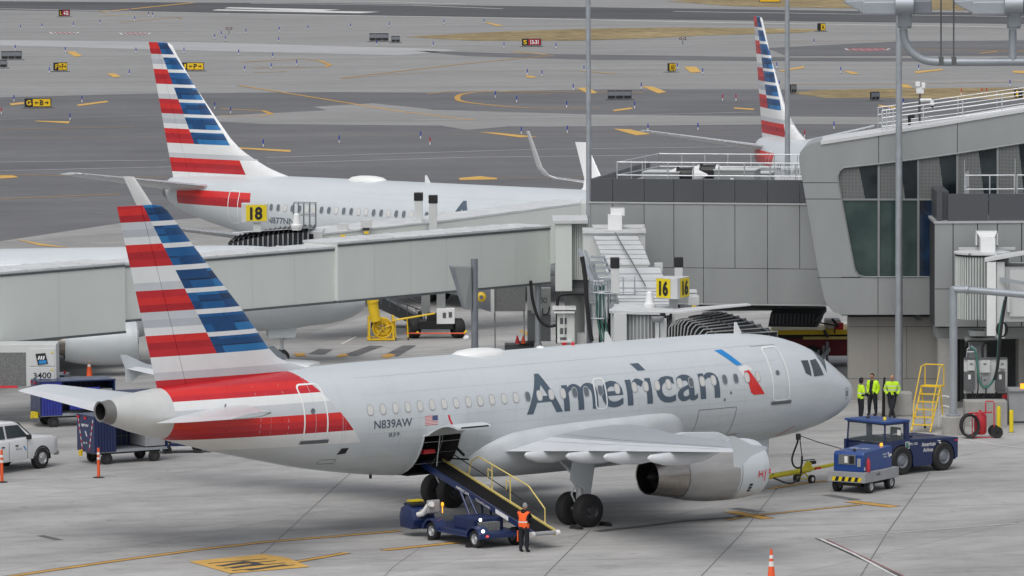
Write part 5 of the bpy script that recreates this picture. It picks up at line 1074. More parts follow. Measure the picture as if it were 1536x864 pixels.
# ribbed bridge end on the right block
v=236.3; t=thing('jet_bridge','ribbed round bridge end with white roof disc on the right edge, above the cable boards','jet bridge',(ux(1470,v),v,0))
c=Wp(1473,388,v+1.2); zt=zz(388,v); zb_=zz(483,v); r_=1.05
mb=MB(); mb.lathe([(0,r_),(zt-zb_,r_)],(c.x,c.y,zb_),(0,0,1),40); mb.build('curtain','bridge_grey',t,world=True,smooth=40)
mb=MB()
for k in range(30): a_=PI*.93+PI*1.05*k/29; mb.tube([(c.x+(r_+.02)*cos(a_),c.y+(r_+.02)*sin(a_),zb_-.04),(c.x+(r_+.02)*cos(a_),c.y+(r_+.02)*sin(a_),zt)],.026,5)
mb.build('curtain_slats','bridge',t,world=True,smooth=50)
mb=MB(); mb.lathe([(0,r_+.1),(.07,r_+.1),(.09,.01)],(c.x,c.y,zt+.02),(0,0,1),40); mb.build('roof_disc','bridge_roof',t,world=True,smooth=30); mb=MB(); mb.lathe([(-.06,r_+.06),(.02,r_+.06)],(c.x,c.y,zt),(0,0,1),40); mb.build('curtain_track','black',t,world=True)
mb=MB(); PB(mb,1480.5,1494,393,504,v-1.0,.25); mb.build('end_panel','white',t,world=True,bevel=.01); mb=MB(); PB(mb,1495,1507,393,508,v-.9,1.4); mb.build('end_panel','bridge_light',t,world=True,bevel=.01)
mb=MB(); mb.prism([Wp(1478,393,v-1),Wp(1533,383,v-1.2),Wp(1640,372,v-1.4),Wp(1640,366,v+1.4),Wp(1478,388,v+1.0)],(0,0,.12)); mb.build('roof','bridge_roof',t,world=True)
mb=MB(); PB(mb,1507,1680,400,482,v-.7,2.4); mb.build('tunnel_section','bridge_light',t,world=True); mb=MB(); PB(mb,1514,1640,404,475,v-.85,.15); mb.build('side_panel','bridge_light',t,world=True,bevel=.03)
mb=MB(); mb.prism([Wp(1500,416,v-1.1),Wp(1540,423,v-1.3),Wp(1540,428,v-1.3),Wp(1500,422,v-1.1)],(0,.1,0)); mb.build('side_beam','galv',t,world=True)
mb=MB(); PB(mb,1471,1493,357,386,v+.8,.6); mb.build('air_duct','white',t,world=True,bevel=.02); mb=MB(); mb.prism([Wp(1464,347,v+2),Wp(1496,347,v+2),Wp(1491,357,v+1.4),Wp(1471,357,v+1.4)],(0,.5,0)); PB(mb,1464,1466,350,368,v+2,.5); PB(mb,1495,1497,350,368,v+2,.5); mb.build('duct_hood','white',t,world=True)
mb=MB(); PB(mb,1438,1523,371,375,v+2.4,.12); mb.build('duct_rail','bridge_light',t,world=True); mb=MB(); mb.tube([Wp(x,y,v+.2) for x,y in ((1452,384),(1453,381),(1516,382),(1516,386))],.03,5); mb.build('conduit','galv_dark',t,world=True)
mb=MB()
CBL(mb,[(1507,450),(1501,480),(1499,500),(1497,530),(1494,560),(1484,578),(1474,580),(1468,565),(1464,530),(1455,520)],v-1.6,.05); mb.build('hose','cable_green',t,world=True,smooth=50)
mb=MB(); CBL(mb,[(1510,440),(1505,470),(1500,510),(1497,545),(1492,570)],v-1.7,.06); CBL(mb,[(1449,520),(1450,513),(1460,511),(1496,512)],v-.5,.05); CBL(mb,[(1474,536),(1474,520),(1480,514),(1500,514)],v-.4,.05); mb.build('cable','cable',t,world=True,smooth=50)
mb=MB(); 
for k in range(3): a0=[(1503+6*cos(a_)*(1+.2*k),494+11*sin(a_)) for a_ in [2*PI*j/16 for j in range(17)]]; mb.tube([Wp(x,y,v-1.5+.05*k) for x,y in a0],.03,6)
mb.build('cable_coil','cable',t,world=True,smooth=50)
mb=MB(); PB(mb,1511,1515,445,468,v-1.0,.15); mb.build('junction_box','bridge_light',t,world=True); mb=MB(); PB(mb,1455,1478,497,504,v+.4,1); PB(mb,1449,1500,507,513,v+.6,.8); mb.build('floor_pan','bridge_grey',t,world=True)
mb=MB(); PB(mb,1455,1480,513,540,v+1.2,.9); mb.build('column','bridge_grey',t,world=True)
# electrical board
v=235.2; t=thing('electrical_board','grey-white electrical board with switch boxes and looping black cables under the ribbed bridge','electrical board',(ux(1478,v),v,0))
mb=MB(); PB(mb,1446,1511,538,590,v,.08); mb.build('board','bridge_light',t,world=True,bevel=.01); mb=MB(); PB(mb,1446,1511,536.5,539,v-.06,.12); PB(mb,1447,1450,590,606,v,.08); PB(mb,1505,1508,590,606,v,.08); mb.build('frame','grey_dark',t,world=True)
for x0,x1,y0,y1,mk in ((1446.5,1462,558,585,'grey_dark'),(1493,1508,558,586,'grey_dark'),(1470,1485,541,559,'bridge_light'),(1499,1508,541,553,'bridge_light'),(1452,1462,541,556,'bridge_light'),(1473,1482,565,578,'grey_paint')):
    mb=MB(); PB(mb,x0,x1,y0,y1,v-.22,.22); b_=mb.build('switch_box',mk,t,world=True,bevel=.01); mb=MB(); PB(mb,(x0+x1)/2-2,(x0+x1)/2+2,y0+4,y0+11 if y1-y0>20 else y0+6,v-.235,.014); b2=mb.build('placard','sign_white' if mk=='grey_dark' else 'grey_dark',b_); b2.data.transform(Matrix.Translation(-Vector(t.location)))
mb=MB()
for pts in ([(1459,587),(1460,597),(1470,602),(1486,600),(1495,587)],[(1466,560),(1467,585),(1462,598),(1456,596)],[(1479,578),(1478,592),(1468,601),(1458,598)],[(1482,590),(1490,596),(1495,588)]): mb.tube([Wp(x,y,v-.35) for x,y in curve(pts,4)],.03,6)
mb.build('cable','cable',t,world=True,smooth=50)
mb=MB(); PB(mb,1504,1511,592,598,v-.1,.3); mb.build('red_box','red_paint',t,world=True)
mb=MB(); mb.tube([Wp(x,y,v-.1) for x,y in ((1450,536),(1451,524),(1457,519),(1464,524),(1465,536))],.03,6); mb.tube([Wp(1450,528,v-.1),Wp(1465,528,v-.1)],.03,6); mb.build('hose_bracket','galv',t,world=True)
v=233.6; t=thing('concrete_barrier','long low concrete block under the electrical board, behind the red hose cart','barrier',(ux(1478,v),v,0))
mb=MB(); PB(mb,1447.5,1511,602,645,v,1.0); mb.build('block','concrete_block',t,world=True,bevel=.04)
v=236.6; t=thing('concrete_barrier','square concrete block the third worker leans on, in front of the pale wall','barrier',(ux(1350,v),v,0))
mb=MB(); PB(mb,1326,1368.5,590,624,v+1.1,1.0); mb.build('block','concrete_block',t,world=True,bevel=.04)
v=233.8; t=thing('utility_cabinet','tall grey metal utility cabinet at the far right edge beside the yellow bollards','cabinet',(ux(1530,v),v,0))
mb=MB(); PB(mb,1513.5,1570,585,650,v+.3,.9); b_=mb.build('housing','grey_paint',t,world=True,bevel=.02); mb=MB(); PB(mb,1513,1570,584,587,v+.2,1.1); mb.build('lid','grey_paint',t,world=True); mb=MB(); PB(mb,1515,1570,632,634,v+.28,.02); mb.build('door_gap','black',t,world=True); mb=MB(); PB(mb,1531,1537,576,583,v+.4,.2); mb.build('warning_lamp','lamp_amber',t,world=True)
for x,yb,lab in ((1498,643,'yellow steel bollard nearer the red hose cart, left of its pair'),(1517,649,'yellow steel bollard nearest the grey cabinet, right of its pair')):
    p=G(x,yb); t=thing('bollard',lab,'bollard',p,group='yellow bollards by the right edge'); MB().lathe([(0,.085),(.86,.085),(.9,.07),(.92,.01)],(0,0,0),(0,0,1),18).build('post','safety_yellow' if False else 'yellow',t,smooth=40)
    MB().lathe([(0,.14),(.02,.14),(.025,.09)],(0,0,0),(0,0,1),16).build('base_plate','grey_dark',t)
# yellow rolling stairs
p=G(1392,646); t=thing('step_ladder','yellow rolling step ladder standing between the workers and the concrete drum','step ladder',p,R(-24))
mb=MB(); W2=.40; 
for sx in (-W2,W2):
    mb.tube([(sx,-.85,.05),(sx,.35,1.75)],.035,8); mb.tube([(sx,.35,1.75),(sx,.75,.05)],.03,8); mb.tube([(sx,-.65,.35),(sx,-.55,1.15),(sx,.3,2.55),(sx,.75,2.6),(sx,.75,1.7)],.025,8)
mb.tube([(-W2,.75,2.6),(W2,.75,2.6)],.025,8); mb.build('frame','safety_yellow',t,smooth=40)
for k in range(6): z=.3+k*.29; MB().box((0,-.85+(z-.05)*.706,z),(W2*2,.24,.035)).build('step','safety_yellow',t,bevel=.006)
MB().box((0,.55,1.76),(W2*2+.06,.5,.045)).build('platform','safety_yellow',t,bevel=.006)
for sx in (-W2,W2): MB().lathe([(-.03,.01),(-.03,.07),(.03,.07),(.03,.01)],(sx,.75,.07),(1,0,0),14).build('caster','rubber',t)
p=Wp(1421,619,232.4); t=thing('white_ladder','white moulded step rack standing behind the galvanised post','rack',(p.x,232.6,0))
mb=MB(); 
for sx in (-.32,.30): mb.tube([(sx,0,.1),(sx,0,1.5),(sx+.06,0,1.65)],.04,8)
for z in (.5,.9,1.3): mb.tube([(-.32,0,z),(-.12,0,z+.06),(.1,0,z)],.035,8)
mb.build('frame','white',t,smooth=40); MB().box((.28,.1,.35),(.1,.3,.5)).build('crate','safety_yellow',t)
# red wheeled hose reel / extinguisher cart
p=G(1466,657); t=thing('extinguisher_cart','red wheeled extinguisher cart with black hose coils before the concrete block','extinguisher cart',p,R(5))
MB().lathe([(0,.01),(.02,.2),(.12,.25),(.75,.25),(.87,.18),(.92,.05),(.98,.04)],(.12,0,.13),(0,0,1),22).build('tank','red_paint',t,smooth=40)
mb=MB(); mb.tube([(-.25,-.3,.05),(.62,-.3,.05),(.62,-.3,1.4),(.60,-.25,1.48),(.30,-.25,1.48),(.28,-.3,1.4),(.28,-.3,1.0)],.028,8); mb.tube([(-.42,-.28,1.02),(.55,-.28,1.05)],.03,8); mb.tube([(-.25,-.3,.05),(-.25,-.28,1.0)],.02,8); mb.build('frame','red_paint',t,smooth=40)
for s_ in (-.35,.3): MB().lathe([(-.05,.06),(-.06,.24),(.06,.24),(.05,.06)],(.72,s_,.25),(0,1,0),22).build('wheel','rubber',t,smooth=40)
mb=MB()
for k in range(13): 
    r_=.46-.02*(k%4); mb.tube([(-.34+(.36-.02*(k%3))*cos(a_),-.40+.035*k,.52+r_*sin(a_)) for a_ in [2*PI*j/20 for j in range(21)]],.026,6)
mb.build('hose_coil','rubber',t,smooth=50)
MB().box((-.3,-.12,.6),(.07,.03,.12)).build('tag','sign_white',t)
# ---------------------------------------------------------------- pushback tug (local: +x forward)
HT=R(220.6); p=G(1413,706); f_=Vector((cos(HT),sin(HT),0)); l_=Vector((-sin(HT),cos(HT),0))  # +y = left of heading = camera side
# near side wheel line lies 1.05 m to the heading's left
org=p+f_*1.1-l_*1.02; org.z=0
t=thing('pushback_tug','dark blue aircraft tug with open glass cab, standing behind the blue ground power cart','tug',org,HT)
def chamf(mb,x0,x1,y0,y1,z0,z1,ins=.06,mi=0): mb.prism([(x0,y0,z0),(x1,y0,z0),(x1,y0,z1-ins),(x1-ins,y0,z1),(x0+ins,y0,z1),(x0,y0,z1-ins)],(0,y1-y0,0),mi)
mb=MB()
for s_ in (-1,1):   # side skirts with wheel cut-outs
    o=[(-1.86,.48),(-1.86,1.20),(-1.76,1.24),(.75,1.32),(.95,1.32),(1.98,1.28),(1.98,.5),(1.88,.42)]
    def arch(cx): return [(cx+.61*cos(R(a_)),.55+.61*sin(R(a_))) for a_ in range(-15,196,21)]
    bot=[(1.76,.40)]+arch(1.1)+[(.44,.28),(-.44,.28)]+arch(-1.1)+[(-1.76,.44),(-1.86,.48)]
    mb.prism([(x,s_*1.10,z) for x,z in o[:8]+bot],(0,-s_*.12,0))
mb.build('side_panel','blue',t)
mb=MB(); mb.bx(-1.68,1.90,-.98,.98,.42,1.14); mb.build('chassis','blue_dark',t)
mb=MB(); mb.prism([(-1.88,-1.12,1.14),(-1.88,-1.12,1.22),(.62,-1.12,1.33),(.62,-1.12,1.24)],(0,1.0,0)); mb.prism([(-1.88,.12,1.14),(-1.88,.12,1.22),(.62,.12,1.33),(.62,.12,1.24)],(0,1.0,0)); mb.bx(-1.70,.6,-.12,.12,1.0,1.12); mb.build('engine_hood','blue',t,bevel=.02)
MB().box((.15,.25,1.31),(.55,.35,.10)).box((.15,.25,1.37),(.35,.25,.04)).build('hood_vent','black',t,bevel=.01)
MB().bx(-2.02,-1.86,-.9,.9,.48,.85).build('rear_bumper','blue_dark',t,bevel=.02)
MB().bx(1.95,2.08,-.9,.9,.38,.8).build('front_bumper','blue_dark',t,bevel=.02)
cz=1.98; cabp=[(.68,-1.02),(.68,1.02),(2.02-.55,1.02),(2.02-.55,-1.02)]
mb=MB()
for x,y in ((.74,-1),(.74,1),(1.88,-1),(1.88,1)): mb.tube([(x,y,1.28),(x+(-.0 if x<1 else -.03),y*.97,cz)],.035,8)
mb.bx(.66,.86,.93,1.05,1.28,cz); mb.bx(.66,.86,-1.05,-.93,1.28,cz); mb.tube([(.74,-1,cz-.03),(1.86,-1,cz-.03),(1.86,1,cz-.03),(.74,1,cz-.03)],.035,8); mb.build('cab_frame','blue',t,smooth=40)
MB().box((1.30,0,cz+.04),(1.36,2.14,.09)).build('cab_roof','blue_bright',t,bevel=.03)
M['clear_glass']=mat('clear_glass',(.35,.40,.40),.05,var=0); M['clear_glass'].node_tree.nodes['Principled BSDF'].inputs['Alpha'].default_value=.22
MB().quad((1.90,-.97,1.25),(1.90,.97,1.25),(1.86,.95,cz),(1.86,-.95,cz)).build('windscreen','clear_glass',t,fix=False)
MB().quad((.88,1.0,1.3),(1.84,1.0,1.3),(1.84,.98,cz),(.88,.98,cz)).build('side_window','clear_glass',t,fix=False); MB().quad((.88,-1.0,1.3),(1.84,-1.0,1.3),(1.84,-.98,cz),(.88,-.98,cz)).build('side_window','clear_glass',t,fix=False)
MB().lathe([(-.02,.2),(0,.22),(.02,.2)],(1.2,.45,1.42),(-.5,0,.8),20).tube([(1.3,.45,1.2),(1.2,.45,1.42)],.025,6).build('steering_wheel','black',t,smooth=40)
MB().box((.95,.45,1.30),(.4,.5,.12)).box((.78,.45,1.52),(.1,.5,.45)).build('seat','black',t,bevel=.03)
for y in (.45,-.45): MB().lathe([(0,.07),(.07,.06),(.11,.02),(.12,.001)],(1.35,y,cz+.08),(0,0,1),12).build('beacon','yellow' if y>0 else 'black',t,smooth=40)
mb=MB(); mb.tube([(1.46,1.0,1.55),(1.50,1.32,1.62)],.015,6); mb.box((1.50,1.36,1.66),(.03,.16,.2)); mb.build('mirror','reflect_white',t,bevel=.005)
for x in (-1.1,1.1):
    for s_ in (-1,1):
        w_=MB().lathe([(-.17,.28),(-.18,.48),(-.12,.545),(0,.56),(.12,.545),(.18,.48),(.17,.28)],(x,s_*.98,.56),(0,1,0),30).build('wheel','rubber',t,smooth=40)
        MB().lathe([(-.16,.01),(-.16,.13),(-.10,.22),(-.16,.30),(.16,.30),(.10,.22),(.16,.13),(.16,.01)],(x,s_*.98,.56),(0,1,0),20).build('rim','galv_dark',w_,smooth=30)
n_=Vector((0,1,0)); text_on('lettering','American',(.06,1.105,1.0),(-1,0,0),(0,0,1),.72,.16,'sign_white',t,.01); text_on('lettering','Airlines',(-.02,1.105,.79),(-1,0,0),(0,0,1),.52,.15,'sign_white',t,.01); text_on('lettering','TPS 125',(.78,1.105,1.10),(-1,0,-.0),(0,0,1),.5,.09,'sign_white',t,.01)
MB().prism([(-.70,1.106,1.20),(-.82,1.106,1.20),(-.98,1.106,1.14),(-.86,1.106,1.14)],(0,.004,0)).prism([(-.80,1.109,1.12),(-.95,1.109,1.10),(-1.03,1.109,1.0),(-.98,1.109,1.0)],(0,.004,0)).build('emblem','sign_white',t)
MB().bx(.72,.88,1.10,1.108,1.0,1.22).build('green_placard','cable_green',t); MB().bx(.70,.90,1.10,1.105,.98,1.24).build('placard_border','sign_white',t)
MB().bx(-1.84,-1.68,1.10,1.115,1.10,1.18).build('tail_lamp','lamp_red' if False else 'mark_red',t)
# ---------------------------------------------------------------- ground power cart
HG=R(237); p=G(1303,740); f_=Vector((cos(HG),sin(HG),0)); l_=Vector((-sin(HG),cos(HG),0))
org=p-f_*.72-l_*.62; org.z=0
t=thing('ground_power_cart','bright blue ground power cart on a grey trailer with yellow-black front stripes','power cart',org,HG)
MB().bx(-1.25,1.28,-.78,.78,.42,.80).build('deck','grey_paint',t,bevel=.02); MB().bx(-1.15,1.1,-.5,.5,.28,.42).build('frame','black',t)
mb=MB(); mb.prism([(-1.0,-.62,.80),(1.12,-.62,.80),(1.12,-.62,1.42),(1.05,-.62,1.52),(-.95,-.62,1.60),(-1.0,-.62,1.56)],(0,1.24,0)); mb.build('housing','blue_bright',t,bevel=.03)
mb=MB(); mb.bx(1.12,1.14,-.40,.30,1.06,1.42); b_=mb.build('control_panel','grille',t); MB().bx(1.14,1.15,-.15,-.02,1.12,1.36).build('gauge','reflect_white',b_); MB().bx(1.14,1.15,.05,.25,1.1,1.38).build('gauge_dark','black',b_)
MB().bx(1.12,1.14,.38,.52,1.0,1.3).build('side_vent','grey_paint',t)
mb=MB()
for k in range(9):
    mb.add([(1.285,-.62+.135*k,.46),(1.285,-.62+.135*(k+1),.46),(1.285,-.62+.135*(k+1)+.06,.62),(1.285,-.62+.135*k+.06,.62)],[(0,1,2,3)],k%2)
mb.build('hazard_stripes',['yellow','black'],t,fix=False)
for x,y in ((.75,.66),(.75,-.66),(-.85,.6),(-.85,-.6)):
    w_=MB().lathe([(-.10,.14),(-.11,.22),(-.08,.26),(.08,.26),(.11,.22),(.10,.14)],(x,y,.26),(0,1,0),24).build('wheel','rubber',t,smooth=40); MB().lathe([(-.09,.01),(-.06,.1),(-.1,.15),(.1,.15),(.06,.1),(.09,.01)],(x,y,.26),(0,1,0),16).build('rim','rim',w_,smooth=30)
MB().lathe([(0,.01),(.01,.07),(.40,.07),(.46,.04),(.5,.025),(.54,.03)],(.95,.74,.80),(0,0,1),16).build('fire_extinguisher','red_paint',t,smooth=40)
MB().lathe([(0,.06),(.06,.05),(.09,.01)],(.85,.1,1.54),(0,0,1),12).build('beacon','black',t,smooth=40); MB().lathe([(0,.06),(.09,.06),(.12,.01)],(-.7,.35,1.58),(0,0,1),12).build('beacon','lamp_amber',t,smooth=40)
text_on('lettering','165',(.42,.785,.63),(-1,0,0),(0,0,1),.26,.10,'sign_black',t,.01); text_on('lettering','American',(-.3,.625,1.30),(-1,0,0),(0,0,1),.34,.075,'sign_white',t,.01); text_on('lettering','Airlines',(-.36,.625,1.20),(-1,0,0),(0,0,1),.26,.07,'sign_white',t,.01)
MB().prism([(-.68,.626,1.38),(-.74,.626,1.38),(-.84,.626,1.18),(-.78,.626,1.18)],(0,.004,0)).build('emblem','sign_white',t); MB().bx(-.98,-.84,.62,.626,1.22,1.3).build('emblem_plate','sign_white',t); text_on('lettering','GPU 125',(.4,-.4,1.565),(0,1,0),(-1,0,.04),.8,.22,'sign_white',t,.01)
MB().bx(.98,1.05,.62,.625,.86,.98).build('socket_plate','sign_white',t)
# ---------------------------------------------------------------- tow bar
a_=PL(-5.0,0,.42); b_=Vector((12.75,216.7,.55)); d_=(b_-a_); L=d_.length; HB=math.atan2(d_.y,d_.x); t=thing('tow_bar','yellow tow bar on two small wheels between the near airliner nose gear and blue tug','tow bar',(a_.x,a_.y,0),HB)
MB().tube([(0,0,.42),(L*.58,0,.47)],.10,16).tube([(L*.58,0,.47),(L,0,.55)],.065,14).build('tube','tow_yellow',t,smooth=40)
k=(G(1211,724)-Vector((a_.x,a_.y,0))).length
MB().prism([(k-.5,-.05,.45),(k+.35,-.05,.45),(k+.3,-.05,.72),(k+.1,-.05,.8),(k-.1,-.05,.62)],(0,.1,0)).build('tow_head','tow_yellow',t,bevel=.01); MB().tube([(k-.1,.1,.82),(k+.7,.1,.80)],.02,6).box((k+.5,.05,.7),(.3,.12,.12)).build('lock_handle','black',t); MB().bx(k+.45,k+.8,-.12,-.08,.44,.52).build('red_tape','mark_red',t)
for y in (-.34,.34): w_=MB().lathe([(-.05,.07),(-.06,.16),(.06,.16),(.05,.07)],(k-.1,y,.16),(0,1,0),20).build('wheel','rubber',t,smooth=40); MB().lathe([(-.055,.01),(-.055,.08),(.055,.08),(.055,.01)],(k-.1,y,.16),(0,1,0),14).build('rim','reflect_white',w_)
MB().tube([(k-.1,-.34,.16),(k-.1,.34,.16)],.025,6).tube([(k-.1,-.25,.16),(k-.1,0,.4)],.03,6).tube([(k-.1,.25,.16),(k-.1,0,.4)],.03,6).build('axle','tow_yellow',t)
text_on('lettering','8500 AIR-119',(.7,-.101,.47),(1,0,.01),(0,0,1),.75,.07,'sign_black',t,.01,lift=.002)
# cable from the nose to the power cart, and the headset line to the tug
t=thing('power_cable','thick black cable looping from the near airliner nose down past the yellow tow bar','cable',PL(-3.6,-.2,1.95))
v0=211.3; pts=[(1197,653),(1196,664),(1190,680),(1188,690),(1191,699),(1198,702),(1203,696),(1203,684),(1202,700),(1200,714),(1190,724),(1178,724),(1168,720),(1160,717)]
MB().tube([Wp(x,y,v0+.02*i) for i,(x,y) in enumerate(curve(pts[:8],4))],.035,8).tube([Wp(x,y,v0) for x,y in curve(pts[7:],4)],.035,8).build('cable','cable',t,world=True,smooth=50)
MB().tube([Wp(1200,660,v0),Wp(1203,684,v0)],.02,6).build('lanyard','cable',t,world=True); MB().box(Wp(1197.5,655,v0),(.18,.18,.22)).build('plug','black',t,world=True,bevel=.02)
t=thing('headset_line','thin line stretched from the near airliner nose to the blue tug cab','line',PL(-3.4,-.2,1.9)); MB().tube([Wp(1201,654,v0),Wp(1230,664,214),Wp(1262,673,216.5)],.018,6).build('line','grey_dark',t,world=True)
addm('belt_black',(.010,.010,.011),.9,var=.2,spec=.15)
# ---------------------------------------------------------------- belt loader (local: +x down the belt)
u0=Vector((-2.53,200.65,0)); u1=Vector((1.07,195.1,0)); d_=(u1-u0); L=d_.length; HL=math.atan2(d_.y,d_.x)
t=thing('belt_loader','dark blue belt loader raised into the open cargo door, yellow rail on its far side','belt loader',u0,HL)   # +y = left of the heading = far side
SL=(.55-2.2)/L; zf=lambda x:2.2+SL*x
mb=MB(); mb.prism([(-.5,-.46,zf(-.5)-.16),(L,-.46,zf(L)-.12),(L,-.46,zf(L)+.07),(-.5,-.46,zf(-.5)+.07)],(0,.07,0)); mb.build('side_rail','blue',t,bevel=.01); mb=MB(); mb.prism([(-.5,.39,zf(-.5)-.16),(L,.39,zf(L)-.12),(L,.39,zf(L)+.09),(-.5,.39,zf(-.5)+.09)],(0,.07,0)); mb.build('side_rail','railing_yellow',t,bevel=.01)
mb=MB(); mb.prism([(-.5,-.39,zf(-.5)-.06),(L-.05,-.39,zf(L)-.02),(L-.05,-.39,zf(L)+.035),(-.5,-.39,zf(-.5)+.035)],(0,.78,0)); mb.build('belt','belt_black',t)
MB().tube([(L-.02,-.5,zf(L)),(L-.02,.5,zf(L))],.07,12).build('end_roller','rim',t,smooth=40); MB().tube([(-.5,-.45,zf(-.5)),(-.5,.45,zf(-.5))],.07,12).build('end_roller','black',t,smooth=40)
for y in (-.5,.5): MB().lathe([(-.07,.01),(-.07,.10),(.07,.10),(.07,.01)],(L-.02,y,zf(L)-.02),(0,1,0),14).build('roller_cap','reflect_white',t,smooth=40)
mb=MB(); ry=.47
def rp(x,h): return (x,ry,zf(x)+h)
mb.tube([rp(1.1,.08),rp(1.3,.62),rp(1.75,.92),rp(4.9,.98),rp(5.9,.55),rp(5.9,.05)] ,.026,8); mb.build('hand_rail','railing_yellow',t,smooth=30)
for x,h in ((2.6,.93),(3.75,.95)): MB().tube([rp(x,.05),rp(x,h)],.024,8).tube([rp(x-.25,.35),rp(x-.25,h*.75),rp(x,h*.75)],.02,8).build('rail_post','railing_yellow',t,smooth=40)
MB().tube([rp(.2,.45),rp(5.6,.35)],.018,6).tube([rp(.3,.75),rp(.8,.65)],.05,8).tube([rp(-.2,.2),rp(1.1,.6)],.03,6).build('folded_rail','black',t,smooth=40)
CX0,CX1=1.0,5.6; ym=-1.0
mb=MB(); mb.bx(1.55,5.3,-1.75,-.05,.36,.52); mb.build('chassis','blue',t,bevel=.02)
mb=MB(); mb.bx(3.2,4.5,-1.5,-.3,.52,.92); mb.build('engine_box','blue_dark',t,bevel=.04); MB().bx(4.5,4.75,-1.35,-.6,.5,.8).build('engine_grille','grille',t)
mb=MB(); mb.prism([(.55,-2.0,.30),(1.35,-2.0,.28),(1.45,-2.0,.6),(1.3,-2.0,.98),(.95,-2.0,1.12),(.6,-2.0,1.0),(.5,-2.0,.7)],(0,.9,0)); mb.build('front_cowl','blue',t,bevel=.06,smooth=40)
MB().bx(.65,1.2,-1.9,-1.2,1.05,1.15).build('dashboard','black',t,bevel=.03); MB().box((.75,-1.5,1.2),(.3,.5,.05)).build('cowl_top','yellow',t)
MB().box((1.55,-1.45,.9),(.45,.5,.14)).box((1.85,-1.45,1.1),(.12,.5,.45)).build('seat','grey_paint',t,bevel=.05)
MB().tube([(1.35,-1.75,.78),(1.6,-1.7,.85),(1.8,-1.6,1.15),(2.0,-1.6,1.2)],.10,10).build('seat_cover','reflect_white',t,smooth=60)
for cx in (2.25,4.98):
    for s_,yy in ((-1,-1.68),(1,-.15)):
        w_=MB().lathe([(-.10,.17),(-.12,.27),(-.08,.31),(.08,.31),(.12,.27),(.10,.17)],(cx,yy,.31),(0,1,0),26).build('wheel','rubber',t,smooth=40); MB().lathe([(-.08,.01),(-.11,.06),(-.06,.12),(-.11,.18),(.11,.18),(.06,.12),(.11,.06),(.08,.01)],(cx,yy,.31),(0,1,0),18).build('rim','rim',w_,smooth=30)
    mb=MB(); P_=[(cx+.46*cos(R(a_)),.31+.44*sin(R(a_))) for a_ in range(5,176,17)]; Q_=[(cx+.40*cos(R(a_)),.31+.38*sin(R(a_))) for a_ in range(175,4,-17)]; mb.prism([(x,-1.86,z) for x,z in P_+Q_],(0,.42,0)); mb.build('fender','blue',t,smooth=40)
MB().bx(2.75,4.6,-1.85,-1.5,.34,.40).build('step','blue',t,bevel=.02)
for x in (2.4,2.95): MB().tube([(x+.6,-.55,.5),(x-.3,-.5,zf(x-.3)-.1)],.045,8).tube([(x+.6,-.15,.5),(x-.3,.3,zf(x-.3)-.1)],.045,8).build('lift_arm','blue',t,smooth=40)
MB().tube([(2.2,-1.3,.9),(2.2,-1.3,1.15)],.02,6).lathe([(0,.05),(.09,.05),(.12,.01)],(2.2,-1.3,1.15),(0,0,1),12).build('amber_beacon','lamp_amber',t,smooth=40)
MB().lathe([(0,.06),(.02,.055),(.03,.01)],(5.47,-1.75,.62),(1,-.5,.1),14).build('headlight','lamp_red' if False else 'lamp_white',t); MB().lathe([(0,.06),(.02,.055),(.03,.01)],(5.0,-1.55,.95),(.4,-1,.1),14).build('headlight','lamp_white',t)
MB().bx(5.3,5.42,-1.85,-.1,.34,.5).build('bumper','blue',t,bevel=.02); MB().bx(5.42,5.43,-1.6,-1.5,.4,.46).build('tail_lamp','lamp_red',t)
def rt_(x): return Vector((x,-.465,zf(x)-.10))
for x,tx,w,h in ((1.75,'AMERICAN',.85,.10),(3.0,'TUG-ROLLAND',.95,.08)): text_on('lettering',tx,rt_(x),(1,0,SL),(0,0,1),w,h,'sign_white',t,.01)
MB().add([rt_(4.25),rt_(5.05),rt_(5.05)+Vector((0,0,.15)),rt_(4.25)+Vector((0,0,.15))],[(0,1,2,3)]).build('placard','sign_white',t,fix=False); text_on('lettering','KEEP CLEAR',rt_(4.3)+Vector((0,-.004,.03)),(1,0,SL),(0,0,1),.7,.07,'grey_dark',t,.01) if False else None
for x in (2.6,5.0): MB().prism([(x-.35,-1.95,.0),(x-.12,-1.95,.0),(x-.3,-1.95,.16)],(0,.3,0)).build('wheel_chock','black',t)
p=PL(-16.2,-4.6,0); q=thing('wheel_chocks','black rubber chocks against the near main wheels under the wing','chocks',p,HEAD)
for x in (-.66,.66): MB().prism([(x-.12,-.1,0),(x+.12,-.1,0),(x,-.1,.15)],(0,.55,0)).build('chock','rubber',q)
